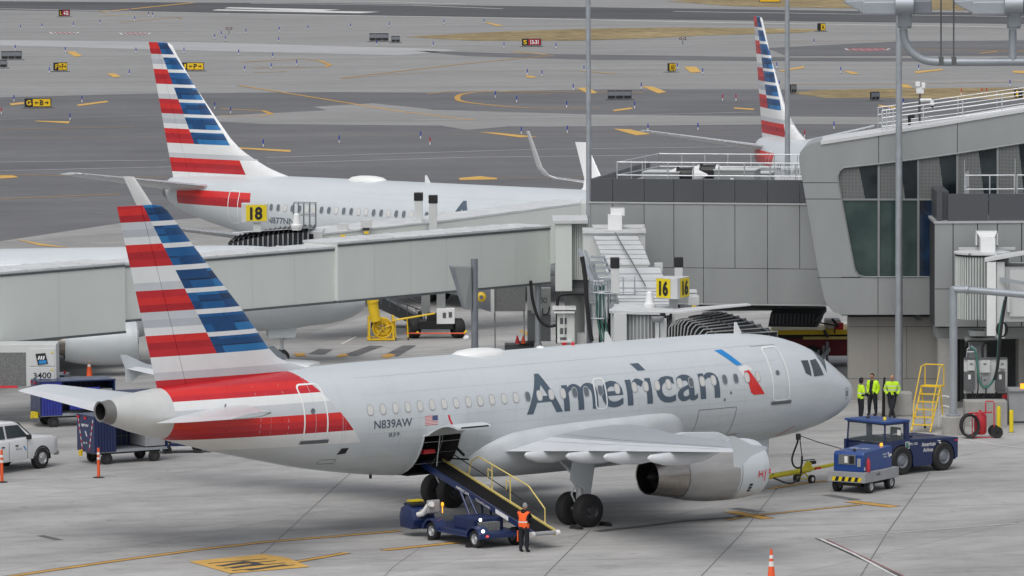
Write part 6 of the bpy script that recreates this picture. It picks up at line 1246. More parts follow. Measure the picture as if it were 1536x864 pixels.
# ---------------------------------------------------------------- left side vehicles
def pickup():
    H=R(55); p=G(60,703); f_=Vector((cos(H),sin(H),0)); r_=Vector((sin(H),-cos(H),0)); org=p-f_*1.85-r_*.88; org.z=0
    t=thing('pickup_truck','white crew-cab pickup truck cut off by the left edge, beside the orange post','pickup truck',org,H)
    # body silhouette as cross-sections along x: (x, halfwidth low, z_low, z_belt, halfwidth top, z_top)
    low=[(-2.95,.96,.55,1.22),(-2.9,1.0,.50,1.26),(-1.0,1.0,.44,1.26),(1.2,1.0,.44,1.28),(1.35,1.0,.44,1.27),(2.55,.98,.50,1.21),(2.80,.95,.52,1.16),(2.88,.90,.55,1.02),(2.90,.88,.6,.7)]
    mb=MB(); rg=[]
    for x,w,z0,z1 in low: rg.append([Vector((x,y,z)) for y,z in ((-w*.96,z0),(-w,z0+.10),(-w,z1-.10),(-w*.97,z1-.02),(-w*.9,z1),(w*.9,z1),(w*.97,z1-.02),(w,z1-.10),(w,z0+.10),(w*.96,z0))])
    mb.loft(rg); mb.build('body','car_white',t,smooth=35)
    cab=[(-1.30,.93,1.2,.90,1.26),(-1.24,.93,1.2,.78,1.80),(-1.0,.93,1.2,.76,1.90),(-.2,.93,1.2,.76,1.93),(.45,.93,1.2,.76,1.92),(.72,.93,1.2,.78,1.84),(1.42,.95,1.2,.92,1.27)]
    mb=MB(); rg=[[Vector((x,-w,z0)),Vector((x,-w2,z1-.05)),Vector((x,-w2+.08,z1)),Vector((x,w2-.08,z1)),Vector((x,w2,z1-.05)),Vector((x,w,z0))] for x,w,z0,w2,z1 in cab]; mb.loft(rg); mb.build('cab','car_white',t,smooth=30)
    for s_ in (-1,1):
        def sp(x,z): k=(z-1.2)/.65; return Vector((x,s_*(.935-.165*k+.014),z))
        for c_ in ([(-1.08,1.32),(-.22,1.32),(-.22,1.80),(-1.02,1.80)],[(-.12,1.32),(1.10,1.32),(.66,1.78),(-.12,1.80)]): MB().add([sp(x,z) for x,z in c_],[(0,1,2,3)]).build('window','car_glass',t,fix=False)
        mb=MB(); mb.box((1.0,s_*1.06,1.30),(.12,.2,.18)); mb.build('mirror','black',t,bevel=.03)
        for x in (-.45,.35): MB().box((x,s_*1.0,1.02),(.16,.04,.05)).build('door_handle','black',t)
        mb=MB()
        for x in (-1.05,-.1,.98): mb.bx(x-.008,x+.008,s_*1.002-.004,s_*1.002+.004,.5,1.18)
        mb.build('door_gap','black',t)
        for x in (1.85,-1.75):
            w_=MB().lathe([(-.13,.22),(-.14,.36),(-.1,.42),(.1,.42),(.14,.36),(.13,.22)],(x,s_*.88,.42),(0,1,0),28).build('wheel','rubber',t,smooth=40)
            rm=MB(); rm.lathe([(-.13,.01),(-.13,.06),(-.08,.1),(-.1,.22),(-.14,.24),(.14,.24),(.1,.22),(.08,.1),(.13,.06),(.13,.01)],(x,s_*.88,.42),(0,1,0),20); rm.build('rim','rim',w_,smooth=30)
            P_=[(x+.50*cos(R(a_)),.40+.50*sin(R(a_))) for a_ in range(-5,186,19)]; Q_=[(x+.44*cos(R(a_)),.40+.44*sin(R(a_))) for a_ in range(185,-6,-19)]
            MB().prism([(a_,s_*1.012,b_) for a_,b_ in P_+Q_],(0,-s_*.05,0)).build('wheel_arch','black',t)
    MB().quad((1.37,-.84,1.31),(1.37,.84,1.31),(.76,.70,1.83),(.76,-.70,1.83)).build('windscreen','car_glass',t,fix=False)
    o=t.children[-1]
    for ch in t.children:
        if ch.name.startswith('windscreen'):
            for v_ in ch.data.vertices: v_.co+=Vector((.03,0,.03))
    MB().box((2.93,0,.8),(.05,1.3,.3)).build('grille','black',t); MB().box((2.92,0,.52),(.14,1.8,.16)).build('bumper','grey_paint',t,bevel=.03)
    for s_ in (-.75,.75): MB().box((2.89,s_,.86),(.08,.26,.2)).build('headlight','reflect_white',t,bevel=.02)
    MB().prism([(.72,-1.004,.98),(.80,-1.004,.98),(.93,-1.004,.80),(.87,-1.004,.80)],(0,-.003,0)).build('emblem','logo_blue',t); text_on('lettering','American',(.30,-1.003,.86),(1,0,0),(0,0,1),.35,.07,'grey_dark',t,.0)
    return t
pk=pickup()
def van():
    t=copy_tree(pk); t.location=(ux(376,250.5),250.5,0); t.rotation_euler=(0,0,R(-12)); t['label']='white pickup half hidden behind the near fuselage, below the airliner nose gear'; return t
van()
def cart(name,label,loc,H,sheet_=False,group=None):
    t=thing(name,label,'baggage cart',loc,H,group)
    MB().bx(-1.65,1.5,-.72,.72,.46,.56).build('platform','galv',t,bevel=.01); MB().bx(-1.5,1.35,-.35,.35,.36,.46).build('chassis','black',t)
    MB().bx(-1.68,-1.60,-.74,.74,.48,1.85).build('end_wall','blue',t,bevel=.01); MB().bx(1.44,1.5,-.74,.74,.5,1.85).build('end_wall','blue',t,bevel=.01)
    MB().bx(-1.70,1.52,-.76,.76,1.84,1.90).build('roof','blue',t,bevel=.02)
    mb=MB(); n=14; mb.loft([[Vector((-1.6+.85*k/n,-.74-(.03 if k%2 else 0),.5)),Vector((-1.6+.85*k/n,-.70-(.03 if k%2 else 0),.5)),Vector((-1.6+.85*k/n,-.70-(.03 if k%2 else 0),1.84)),Vector((-1.6+.85*k/n,-.74-(.03 if k%2 else 0),1.84))] for k in range(n+1)]); mb.build('side_curtain','blue_dark' if not sheet_ else 'tarp',t)
    mb=MB(); mb.bx(-1.6,1.44,.70,.73,.56,1.84); mb.build('back_wall','blue_dark',t)
    mb=MB()
    for k in range(6): mb.bx(-.3+.12*k*2,-.27+.12*k*2,.68,.70,.56,1.8)
    for z in (.9,1.3): mb.bx(-.35,1.0,.67,.70,z,z+.03)
    mb.build('shelf_mesh','grey_dark',t); MB().bx(.55,1.40,-.66,.66,.6,1.5).build('inner_wall','grey_paint',t,bevel=.02)
    for x in (-1.1,.95):
        for y in (-.6,.6):
            w_=MB().lathe([(-.07,.1),(-.08,.2),(-.05,.23),(.05,.23),(.08,.2),(.07,.1)],(x,y,.23),(0,1,0),22).build('wheel','rubber',t,smooth=40); MB().lathe([(-.06,.01),(-.07,.1),(.07,.1),(.06,.01)],(x,y,.23),(0,1,0),14).build('rim','rim_dark',w_)
    for s_ in (-1,1):
        mb=MB()
        for k in range(10): a_=k/10;b2=(k+1)/10; y=lambda q:s_*(.62-.34*q); mb.add([(-1.685,y(a_)-.03,1.75-1.2*a_),(-1.685,y(a_)+.03,1.75-1.2*a_),(-1.685,y(b2)+.03,1.75-1.2*b2),(-1.685,y(b2)-.03,1.75-1.2*b2)],[(0,1,2,3)],k%2)
        mb.build('reflective_tape',['reflect_white','mark_red'],t,fix=False)
    text_on('lettering','agricar',(-1.69,.34,1.42),(0,-1,0),(0,0,1),.62,.15,'sign_white',t,.02); text_on('lettering','AA 97',(-1.69,.2,.78),(0,-1,0),(0,0,1),.36,.08,'sign_white',t,.01)
    MB().prism([(-1.69,.05,1.28),(-1.69,-.02,1.28),(-1.69,-.16,1.08),(-1.69,-.09,1.08)],(-.003,0,0)).build('emblem','sign_white',t)
    MB().tube([(-1.65,.35,.5),(-1.75,.35,.42)],.06,8).box((-1.72,.38,.40),(.10,.18,.22)).build('coupling','safety_yellow',t,bevel=.02)
    for y in (.6,.0): MB().box((-1.70,y,1.78),(.03,.14,.10)).build('red_marker','mark_red',t)
    return t
f_=Vector((cos(R(31)),sin(R(31)),0)); r_=Vector((sin(R(31)),-cos(R(31)),0)); p=G(160,697); org=p+f_*1.1-r_*.6
cart('baggage_cart','open blue baggage cart with striped tape on its end, right below the near tail cone',(org.x,org.y,0),R(31))
t=cart('baggage_cart','blue covered baggage cart behind the left tail surface, purple tarp on its side',(ux(95,236)+.4,236.2,0),R(20),True)
for ch in list(t.children):
    if ch.name.startswith(('lettering','emblem','reflective')): bpy.data.objects.remove(ch,do_unlink=True)
MB().box((.2,-.78,1.15),(1.3,.14,.9)).build('tarp','tarp',t,bevel=.06)
MB().bx(1.5,3.4,-.7,.7,.5,1.3).build('rear_box','blue_dark',t,bevel=.05); MB().bx(-1.85,-1.7,-.5,.1,.4,.62).build('hitch_box','yellow',t)
v=247; t=thing('tractor','low blue baggage tractor seen above the left tail surface, small red beacon on top','tractor',(ux(90,243),243,0),R(-6))
MB().prism([(-1.15,-.65,.3),(1.1,-.65,.3),(1.1,-.65,.85),(.3,-.65,.95),(.25,-.65,1.45),(-.85,-.65,1.5),(-1.15,-.65,1.1)],(0,1.3,0)).build('body','blue',t,bevel=.04); MB().bx(-.75,.2,-.66,-.64,1.02,1.38).build('window','car_glass',t)
MB().lathe([(0,.05),(.1,.05),(.12,.01)],(.15,0,1.46),(0,0,1),10).build('beacon','mark_red',t)
for x in (-.8,.75):
    for y in (-.6,.6): MB().lathe([(-.08,.1),(-.09,.25),(.09,.25),(.08,.1)],(x,y,.25),(0,1,0),20).build('wheel','rubber',t,smooth=40)
p=G(262,681); t=thing('belt_dolly','low dark blue dolly with a yellow drawbar, under the near tail beside the baggage cart','dolly',(p.x,p.y+.5,0),R(8))
MB().bx(-.75,.9,-.5,.5,.30,.44).build('deck','blue',t,bevel=.02); MB().prism([(-.2,-.5,.44),(1.2,-.5,.30),(1.35,-.5,.28),(1.3,-.5,.40),(-.2,-.5,.66)],(0,1.0,0)).build('ramp','grey_paint',t); MB().bx(-.7,-.1,-.45,.45,.44,.72).build('motor_box','blue_dark',t,bevel=.03)
MB().tube([(-1.1,-.55,.28),(-.5,-.52,.42),(-.2,-.52,.6)],.04,8).tube([(-.9,-.55,.45),(-.3,-.52,.40)],.03,8).build('drawbar','safety_yellow',t,smooth=40)
for x in (-.35,.85):
    for y in (-.46,.46): MB().lathe([(-.06,.05),(-.07,.17),(.07,.17),(.06,.05)],(x,y,.17),(0,1,0),18).build('wheel','rubber',t,smooth=40)
# posts and cones
def delineator(px,py,h,label):
    p=G(px,py); t=thing('traffic_post',label,'traffic post',p,group='orange traffic posts'); MB().lathe([(0,.22),(.03,.22),(.05,.12),(.06,.01)],(0,0,0),(0,0,1),22).build('base','rubber',t,smooth=30)
    MB().lathe([(.05,.06),(h*.5,.055),(h,.045),(h+.01,.01)],(0,0,0),(0,0,1),16).build('post','orange',t,smooth=40)
    for z in (h*.62,h*.78): MB().lathe([(z,.056),(z,.058),(z+.09,.057),(z+.09,.054)],(0,0,0),(0,0,1),16).build('band','reflect_white',t)
delineator(148,717,1.13,'slim orange traffic post with white bands, in front of the open blue baggage cart'); delineator(3,724,1.22,'thicker orange traffic post at the left edge, in front of the white pickup')
def cone(px,py,h,label):
    p=G(px,py); t=thing('traffic_cone',label,'traffic cone',p,R(15),group='orange traffic cones'); MB().box((0,0,.02),(.38,.38,.04)).build('base','rubber',t,bevel=.01)
    MB().lathe([(.04,.15),(.06,.14),(h,.035),(h+.01,.001)],(0,0,0),(0,0,1),22).build('cone','orange',t,smooth=40)
    for a_,b2 in ((.52,.66),(.74,.84)): MB().lathe([(h*a_,.14-.105*a_+.005),(h*b2,.14-.105*b2+.005)],(0,0,0),(0,0,1),22).build('band','reflect_white',t,smooth=40)
cone(134,566,.92,'orange cone with white bands on the apron behind the near tail, left of the fin'); cone(1157,877,1.15,'orange cone with a white-banded tip at the bottom edge, in front of the engine')
# yellow hose fan cart and its trolley under the long bridge
p=G(573,511); t=thing('hose_cart','yellow spoked hose-reel cart under the long jet bridge, thick yellow duct above it','hose cart',p,R(6))
mb=MB(); 
for x in (-.62,.52): mb.box((x,0,.62),(.09,.5,1.15))
mb.box((-.05,0,.08),(1.3,.6,.08)); mb.box((-.05,0,.2),(1.3,.06,.06)); mb.build('frame','safety_yellow',t,bevel=.01)
mb=MB(); c_=Vector((.02,-.05,.62))
for yy in (-.2,.15): mb.tube([(c_.x+.46*cos(a_),yy,c_.z+.46*sin(a_)) for a_ in [2*PI*j/24 for j in range(25)]],.035,8)
for k in range(5): a_=2*PI*k/5+.3; mb.tube([(c_.x,-.2,c_.z),(c_.x+.46*cos(a_),-.2,c_.z+.46*sin(a_))],.03,6)
mb.lathe([(-.03,.10),(.03,.10),(.03,.01)],(c_.x,-.22,c_.z),(0,1,0),14); mb.build('reel','safety_yellow',t,smooth=40)
mb=MB(); mb.tube([(c_.x+.3*cos(a_),-.0,c_.z+.3*sin(a_)) for a_ in [2*PI*j/24 for j in range(25)]],.16,8); mb.build('hose','safety_yellow',t,smooth=60)
for x in (-.5,.4): MB().lathe([(-.03,.01),(-.03,.07),(.03,.07),(.03,.01)],(x,-.25,.07),(0,1,0),12).build('caster','rubber',t)
p2=Vector(p); MB().tube([Wp(x,y,273.3) for x,y in ((558,446),(560,462),(564,482))],.25,14).tube([Wp(557,444,273.3),Wp(560,454,273.3)],.29,14).build('duct','safety_yellow',t,smooth=50)
for ch in t.children:
    if ch.name.startswith('duct'):
        ch.data.transform(Matrix.Rotation(-R(6),4,'Z')@Matrix.Translation(-Vector(t.location)))
p=G(628,508); t=thing('hose_trolley','yellow flat frame trolley on thin legs between the hose reel and the black bridge wheels','trolley',p)
mb=MB(); T0=Wp(588,481,273.4)-Vector(p); T1=Wp(652,470,274)-Vector(p)
for dy in (-.15,.15): mb.tube([T0+Vector((0,dy,0)),T0.lerp(T1,.45)+Vector((0,dy,.0)),T1+Vector((0,dy,0))],.035,6)
for k in range(8): q=T0.lerp(T1,k/7); mb.tube([q+Vector((0,-.15,0)),q+Vector((0,.15,0))],.02,5)
for f in (.06,.35): q=T0.lerp(T1,f); mb.tube([q,Vector((q.x+.05,q.y,.1))],.04,6)
mb.build('frame','safety_yellow',t,smooth=40)
for f in (.06,.35): q=T0.lerp(T1,f); MB().lathe([(-.03,.01),(-.03,.08),(.03,.08),(.03,.01)],(q.x+.05,q.y,.08),(1,0,0),12).build('caster','rubber',t)
p=Wp(595,490,280); t=thing('boarding_stairs','dark service stairs sloping down behind the yellow hose cart under the long bridge','stairs',(p.x,280,0))
mb=MB(); mb.prism([Wp(545,452,280),Wp(575,447,280),Wp(640,482,280),Wp(640,497,280),Wp(600,478,280)],(0,1.4,0)); mb.build('stair_body','grey_dark',t,world=True)
mb=MB(); 
for y in (0,12): mb.tube([Wp(570,447-y,280)+Vector((0,0,.2)),Wp(640,475-y,280)+Vector((0,0,.2))],.03,6)
for k in range(6): x=572+k*13; mb.tube([Wp(x,440+k*5.4,280),Wp(x,456+k*5.4,280)],.025,5)
mb.build('stair_rail','galv_dark',t,world=True); mb=MB()
for x in (560,630): mb.lathe([(-.12,.05),(-.12,.4),(.12,.4),(.12,.05)],(Wp(x,500,280).x,280.5,.4),(1,0,0),18)
mb.build('wheels','rubber',t,world=True)
v=268; t=thing('air_unit','dark perforated air unit panel with pale frame, hanging right of the grey floodlight post','air unit',(ux(762,v),v,0))
mb=MB(); PB(mb,741,788,423,467,v,.8); mb.build('grille','grille',t,world=True); mb=MB(); PB(mb,736,741.5,424,470,v-.1,.9); PB(mb,736,789,420,424,v-.1,.9); mb.build('frame','bridge_light',t,world=True); mb=MB(); mb.add([Wp(712,440,v),Wp(736,425,v),Wp(736,468,v),Wp(712,460,v)],[(0,1,2,3)]); mb.build('side_panel','galv_dark',t,world=True,fix=False)
MB().lathe([(0,.22),(.3,.22),(.35,.1)],Wp(722,445,v-.4),(0,-1,0),14).build('hose_coupling','safety_yellow',t,world=True,smooth=40)
mb=MB()
for x in (742,786): mb.tube([Wp(x,466,v+.2),Vector((ux(x,v),v+.2,0))],.04,6)
mb.build('leg','bridge_grey',t,world=True)
v=262.8; t=thing('control_cabinet','pale control cabinets beside the thin bridge post, right of the dark air unit','cabinet',(ux(815,v),v,0))
for x0,x1,y0,y1 in ((791,797,423,466),(812,826,432,472),(797,803,424,470)): mb=MB(); PB(mb,x0,x1,y0,y1,v+1,.5); mb.build('cabinet','bridge_light',t,world=True,bevel=.02)
mb=MB(); PB(mb,791,826,466,512,v+1.2,.3); mb.build('stand','bridge_grey',t,world=True)
text_on('lettering','OO',Wp(809,455,v+.9),(1,0,0),(0,0,1),.36,.26,'sign_black',t,world=True)
mb=MB(); mb.tube([Wp(x,y,v+.8) for x,y in curve([(814,462),(814,470),(819,472),(823,468),(824,460)],4)],.03,6); mb.build('cable','cable',t,world=True)
v=258; t=thing('control_cabinet','pale shelved cabinet stack with a white top beside the thick bridge column','cabinet',(ux(842,v),v,0))
mb=MB(); PB(mb,836,862,470,515,v,.9); mb.build('cabinet','bridge',t,world=True,bevel=.02)
for a_ in ((829,864,462,465,v-.2,1.2),(831,862,467,470,v-.2,1.1),(836,858,511,514,v-.3,1.0)): mb=MB(); PB(mb,*a_); mb.build('shelf','white',t,world=True)
mb=MB()
for y in (477,492,506): PB(mb,840,850,y,y+9,v-.02,.03)
mb.build('opening','grey_dark',t,world=True); mb=MB(); PB(mb,843,850,514,518,v-.4,.3); mb.build('red_lamp','mark_red',t,world=True); mb=MB(); mb.tube([Wp(846,458,v-.1),Wp(846,505,v-.1)],.03,6); mb.build('pipe','white',t,world=True)
mb=MB(); PB(mb,866,877,500,516,v+.5,.4); mb.build('side_box','bridge_light',t,world=True)
v=263; t=thing('barrier_box','low dark equipment skid with small red and orange cones, behind the near fuselage top','equipment skid',(ux(800,v),v,0))
mb=MB(); PB(mb,757,805,517,528,v,1); mb.build('skid','grey_dark',t,world=True); mb=MB(); PB(mb,779,806,515,518,v-.2,1.2); mb.build('skid_top','black',t,world=True); 
for x,mk in ((785,'orange'),(776,'mark_red')): MB().lathe([(0,.12),(.35,.03),(.36,.001)],Wp(x,515,v-.3),(0,0,1),12).build('cone',mk,t,world=True)
# red-and-yellow loader truck and guard rail under the pier
v=259; t=thing('loader_truck','dark red loader truck with a yellow deck beam, in the shade under the pier building','truck',(ux(1215,v),v,0))
mb=MB(); PB(mb,1160,1300,507,534,v,2.4); mb.build('chassis','dark_red',t,world=True,bevel=.05); mb=MB(); PB(mb,1160,1300,495,502,v-.2,2.8); mb.build('deck_beam','safety_yellow',t,world=True,bevel=.02); mb=MB(); PB(mb,1162,1300,502,507,v,2.5); mb.build('deck_gap','black',t,world=True)
mb=MB(); PB(mb,1205,1275,505,509,v-.25,.1); mb.build('deck_trim','railing_yellow',t,world=True)
for x in (1218,1290,1175): 
    c=Wp(x,526,v); MB().lathe([(-.15,.15),(-.17,.5),(.17,.5),(.15,.15)],(c.x,v+.1,.5),(0,1,0),24).build('wheel','rubber',t,world=True,smooth=40)
mb=MB(); PB(mb,1238,1262,480,496,v+.5,1.2); mb.build('cab','bridge_light',t,world=True,bevel=.1); MB().box(Wp(1259,489,v),(.35,.3,.3)).build('lamp','mark_red',t,world=True)
mb=MB(); mb.tube([Wp(1230,484,v-.2),Wp(1252,488,v-.2),Wp(1252,500,v-.2)],.04,6); mb.tube([Wp(1248,478,v-.2),Wp(1258,490,v-.2)],.07,6); mb.tube([Wp(1236,495,v-.3),Wp(1242,506,v-.3)],.07,6); mb.build('hydraulic_arm','black',t,world=True)
mb=MB(); PB(mb,1274.5,1277,472,490,v-10,.3); mb.build('post','yellow',t,world=True)
v=254; t=thing('baggage_hood','long black folded hood hanging under the pier building, above the red truck','hood',(ux(1195,v),v,0))
mb=MB(); mb.loft([[Wp(1152,490,v),Wp(1156,470,v),Wp(1160,463,v+1.6),Wp(1160,490,v+1.6)],[Wp(1222,491,v),Wp(1224,470,v),Wp(1226,463,v+1.6),Wp(1226,491,v+1.6)],[Wp(1228,482,v),Wp(1239,466,v),Wp(1239,463,v+1.6),Wp(1232,482,v+1.6)]]); mb.build('hood','canvas',t,world=True)
mb=MB()
for k in range(12): x=1158+k*5.6; mb.tube([Wp(x,486,v-.03),Wp(x+1,471,v-.03)],.03,5)
mb.tube([Wp(1223,482,v-.05),Wp(1239,466,v-.05)],.05,6); mb.build('hood_rib','grey_dark',t,world=True)
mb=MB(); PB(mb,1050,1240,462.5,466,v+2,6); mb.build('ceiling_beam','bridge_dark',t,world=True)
v=256; t=thing('guard_rail','galvanised guard rail posts just behind the near airliner cockpit windows','guard rail',(ux(1237,v),v,0))
for x,y0 in ((1236,522),(1241,516),(1228,528)): mb=MB(); mb.tube([(ux(x,v),v+.2,0),(ux(x,v),v+.2,zz(y0,v))],.06,8); mb.build('post','galv_dark',t,world=True,smooth=40)
mb=MB(); mb.prism([Wp(1228,537,v),Wp(1245,521,v),Wp(1246,526,v),Wp(1233,541,v)],(0,.08,0)); mb.build('rail','galv',t,world=True)
# ---------------------------------------------------------------- people
def person(label,loc,rz,J,cols,h=1.75,tape=(),hair=None,hood=None,extra=None):
    """J: joints in metres for a 1.75 m body, facing +x, left = +y; cols: material of each body region"""
    t=thing('person',label,'person',loc,rz); s=h/1.75
    D={'pel':(0,0,.95),'spi':(0,0,1.14),'che':(0,0,1.34),'nek':(.0,0,1.49),'hed':(.02,0,1.56),
       'sL':(0,.19,1.42),'sR':(0,-.19,1.42),'eL':(-.02,.25,1.13),'eR':(-.02,-.25,1.13),'wL':(.1,.24,.90),'wR':(.1,-.24,.90),
       'hL':(0,.10,.92),'hR':(0,-.10,.92),'kL':(.03,.11,.50),'kR':(.03,-.11,.50),'aL':(0,.12,.09),'aR':(0,-.12,.09),'tL':(.17,.14,.05),'tR':(.17,-.14,.05)}
    D.update(J); D={k:Vector(v)*s for k,v in D.items()}
    rad={'pel':(.17,.20),'spi':(.165,.20),'che':(.165,.22),'nek':(.065,.065),'hed':(.06,.06),'s':(.105,.105),'e':(.085,.085),'w':(.050,.050),'h':(.125,.125),'k':(.092,.092),'a':(.062,.062),'t':(.05,.055)}
    E_=[('pel','spi'),('spi','che'),('che','nek'),('nek','hed')]
    for q in 'LR': E_+=[('che','s'+q),('s'+q,'e'+q),('e'+q,'w'+q),('pel','h'+q),('h'+q,'k'+q),('k'+q,'a'+q),('a'+q,'t'+q)]
    names=list(D); vs=[D[n] for n in names]; es=[(names.index(a_),names.index(b_)) for a_,b_ in E_]; rr=[rad.get(n,rad.get(n[0])) for n in names]
    for q in 'LR':   # hand: palm and five fingers
        w=D['w'+q]; e=D['e'+q]; d=(w-e).normalized(); f=d.lerp(Vector((.5,0,-.6)),.35).normalized(); sd=f.cross(Vector((0,1,0))).normalized(); i0=len(vs)
        vs.append(w+f*.075*s); rr.append((.032,.022)); es.append((names.index('w'+q),i0))
        for k in range(4):
            o=sd*(k-1.5)*.020*s; L=(.06,.072,.068,.052)[k]*s; vs+= [vs[i0]+o+f*.02*s,vs[i0]+o+f*(.02*s+L*.55)+Vector((.0,0,-.004)),vs[i0]+o*.95+(f+Vector((.25,0,-.2))).normalized()*(.02*s+L)]; rr+=[(.010,.010),(.009,.009),(.008,.008)]
            b0=len(vs)-3; es+=[(i0,b0),(b0,b0+1),(b0+1,b0+2)]
        vs+= [w+f*.03*s+sd*.035*s,w+f*.07*s+sd*.05*s]; rr+=[(.011,.011),(.009,.009)]; es+=[(names.index('w'+q),len(vs)-2),(len(vs)-2,len(vs)-1)]
    me=bpy.data.meshes.new('sk'); me.from_pydata(vs,es,[]); o=bpy.data.objects.new('sk',me); COL.objects.link(o)
    m=o.modifiers.new('s','SKIN'); m.use_smooth_shade=True
    for i,r_ in enumerate(rr): me.skin_vertices[0].data[i].radius=(r_[0]*s,r_[1]*s)
    me.skin_vertices[0].data[0].use_root=True
    m2=o.modifiers.new('d','SUBSURF'); m2.levels=2; dg=bpy.context.evaluated_depsgraph_get(); dg.update()
    bm=bmesh.new(); tmp=bpy.data.meshes.new_from_object(o.evaluated_get(dg)); bm.from_mesh(tmp); bpy.data.objects.remove(o)
    # head: an egg with nose, brow, ears
    hc=D['hed']+Vector((.02,0,.115*s)); g=bmesh.ops.create_uvsphere(bm,u_segments=20,v_segments=14,radius=1.0)
    for v_ in g['verts']:
        p=v_.co.copy(); x,y,z=p; rx,ry,rz_=.098,.076,.122
        if z<0: rx*=1-.12*(-z); ry*=1-.30*(-z)
        if x>.6: rx*=1.0+.22*math.exp(-((y/.16)**2+((z+.12)/.2)**2))-.06*math.exp(-(((abs(y)-.35)/.18)**2+((z-.05)/.12)**2))
        if abs(y)>.85: ry*=1+.18*math.exp(-((x/.25)**2+((z+.02)/.25)**2))
        v_.co=hc+Vector((x*rx,y*ry,z*rz_))*s
    for k in range(1,len(tape)+1):
        for zz_ in tape[k-1]: bmesh.ops.bisect_plane(bm,geom=bm.verts[:]+bm.edges[:]+bm.faces[:],plane_co=(0,0,zz_*s),plane_no=(0,0,1))
    seg=[(a_,b_) for a_,b_ in E_]; keys=[]
    def region(c):
        best=None
        for a_,b_ in seg:
            A_=D[a_];B_=D[b_]; ab=B_-A_; u=max(0,min(1,(c-A_).dot(ab)/ab.length_squared)); dd=(c-A_-ab*u).length
            if best is None or dd<best[0]: best=(dd,a_,b_,u)
        return best[1:]
    for f in bm.faces:
        c=f.calc_center_median(); a_,b_,u=region(c)
        if c.z>D['nek'].z+.02*s and abs(c.y-hc.y)<.13*s: k=cols.get('head','skin')
        elif a_[0]=='a' or (a_[0]=='k' and u>.93): k='shoe'
        elif a_[0] in 'hk' and a_!='hed': k=cols['legs']
        elif a_=='pel' and b_[0]=='h': k=cols['legs'] if c.z<.93*s else cols['torso']
        elif a_[0]=='e': k=cols['arms'] if u<.92 else cols.get('hand','skin')
        elif a_[0]=='s' and a_!='spi': k=cols.get('upper',cols['arms'])
        elif b_=='hed': k=cols.get('neck','skin')
        else: k=cols['torso']
        if a_[0]=='e' and (c-D['w'+a_[1]]).length<.0: k='skin'
        if k==cols['torso'] and tape and any(z0*s<c.z<z1*s for z0,z1 in tape): k='tape'
        if k==cols['torso'] and cols.get('front') and c.x>.06*s and abs(c.y)<.085*s: k=cols['front']
        if k not in keys: keys.append(k)
        f.material_index=keys.index(k)
    out=bpy.data.meshes.new('body'); bm.to_mesh(out); bm.free()
    for k in keys: out.materials.append(M[k])
    out.shade_smooth(); ob=bpy.data.objects.new('body',out); COL.objects.link(ob); ob.parent=t
    for y in (-.032,.032): MB().lathe([(0,.011*s),(.006,.006*s)],hc+Vector((.088,y,.012))*s,(1,0,0),8).build('eye','black',t)
    MB().box(hc+Vector((.086,0,-.055))*s,(.008,.04*s,.008)).build('mouth','mark_red' if False else 'dark_red',t)
    if hair or hood:
        mb=MB(); prof=[]; bmh=bmesh.new(); g=bmesh.ops.create_uvsphere(bmh,u_segments=18,v_segments=12,radius=1.0)
        big=1.18 if hood else 1.07
        kill=[v_ for v_ in bmh.verts if (v_.co.x>.45 and v_.co.z<.45) or v_.co.z<(-.9 if hood else -.25)]
        bmesh.ops.delete(bmh,geom=kill,context='VERTS')
        for v_ in bmh.verts: v_.co=hc+Vector((v_.co.x*.100*big-.006,v_.co.y*.080*big,v_.co.z*.122*big+.004))*s
        bmesh.ops.solidify(bmh,geom=bmh.faces[:],thickness=.008)
        m_=bpy.data.meshes.new('h'); bmh.to_mesh(m_); bmh.free(); m_.materials.append(M[hair or hood]); m_.shade_smooth(); o2=bpy.data.objects.new('hood' if hood else 'hair',m_); COL.objects.link(o2); o2.parent=t
    return t,D,hc
p=G(1291,629); person('worker in a dark hood and sleeveless yellow vest, leftmost of the three by the wall',p,R(15),{'eL':(.10,.22,1.16),'wL':(.24,.05,1.10),'eR':(.06,-.25,1.14),'wR':(.22,-.08,1.06),'kL':(.02,.08,.5),'tR':(.17,-.10,.05)},{'torso':'hivis','arms':'navy','upper':'hivis','legs':'navy','hand':'navy','neck':'navy'},1.66,tape=((1.12,1.17),),hood='navy')
p=G(1309,624); person('short-haired worker with an open yellow jacket over black, middle of the three',p,R(-125),{'eL':(-.08,.27,1.15),'wL':(.02,.20,.93),'eR':(-.08,-.27,1.15),'wR':(.02,-.20,.93),'aL':(0,.17,.09),'aR':(0,-.17,.09),'kL':(.02,.15,.5),'kR':(.02,-.15,.5)},{'torso':'hivis','arms':'hivis','legs':'navy','front':'navy','hand':'navy','neck':'navy'},1.72,hair='hair')
p=G(1338,627); person('bald worker in a closed yellow jacket leaning on the concrete block with crossed legs',p,R(-97),{'pel':(-.22,0,.92),'spi':(-.20,0,1.12),'che':(-.14,0,1.32),'nek':(-.09,0,1.47),'hed':(-.06,0,1.53),'sL':(-.13,.20,1.40),'sR':(-.13,-.20,1.40),'eL':(-.20,.30,1.13),'wL':(-.10,.20,.95),'eR':(-.20,-.30,1.13),'wR':(-.10,-.20,.95),'hL':(-.20,.10,.90),'hR':(-.20,-.10,.90),'kL':(-.02,.03,.48),'aL':(.08,-.09,.09),'tL':(.25,-.08,.05),'kR':(-.08,-.06,.48),'aR':(-.05,.07,.09),'tR':(.11,.12,.05)},{'torso':'hivis','arms':'hivis','legs':'navy','hand':'navy','neck':'hivis'},1.76,tape=((1.12,1.17),(1.28,1.32)))
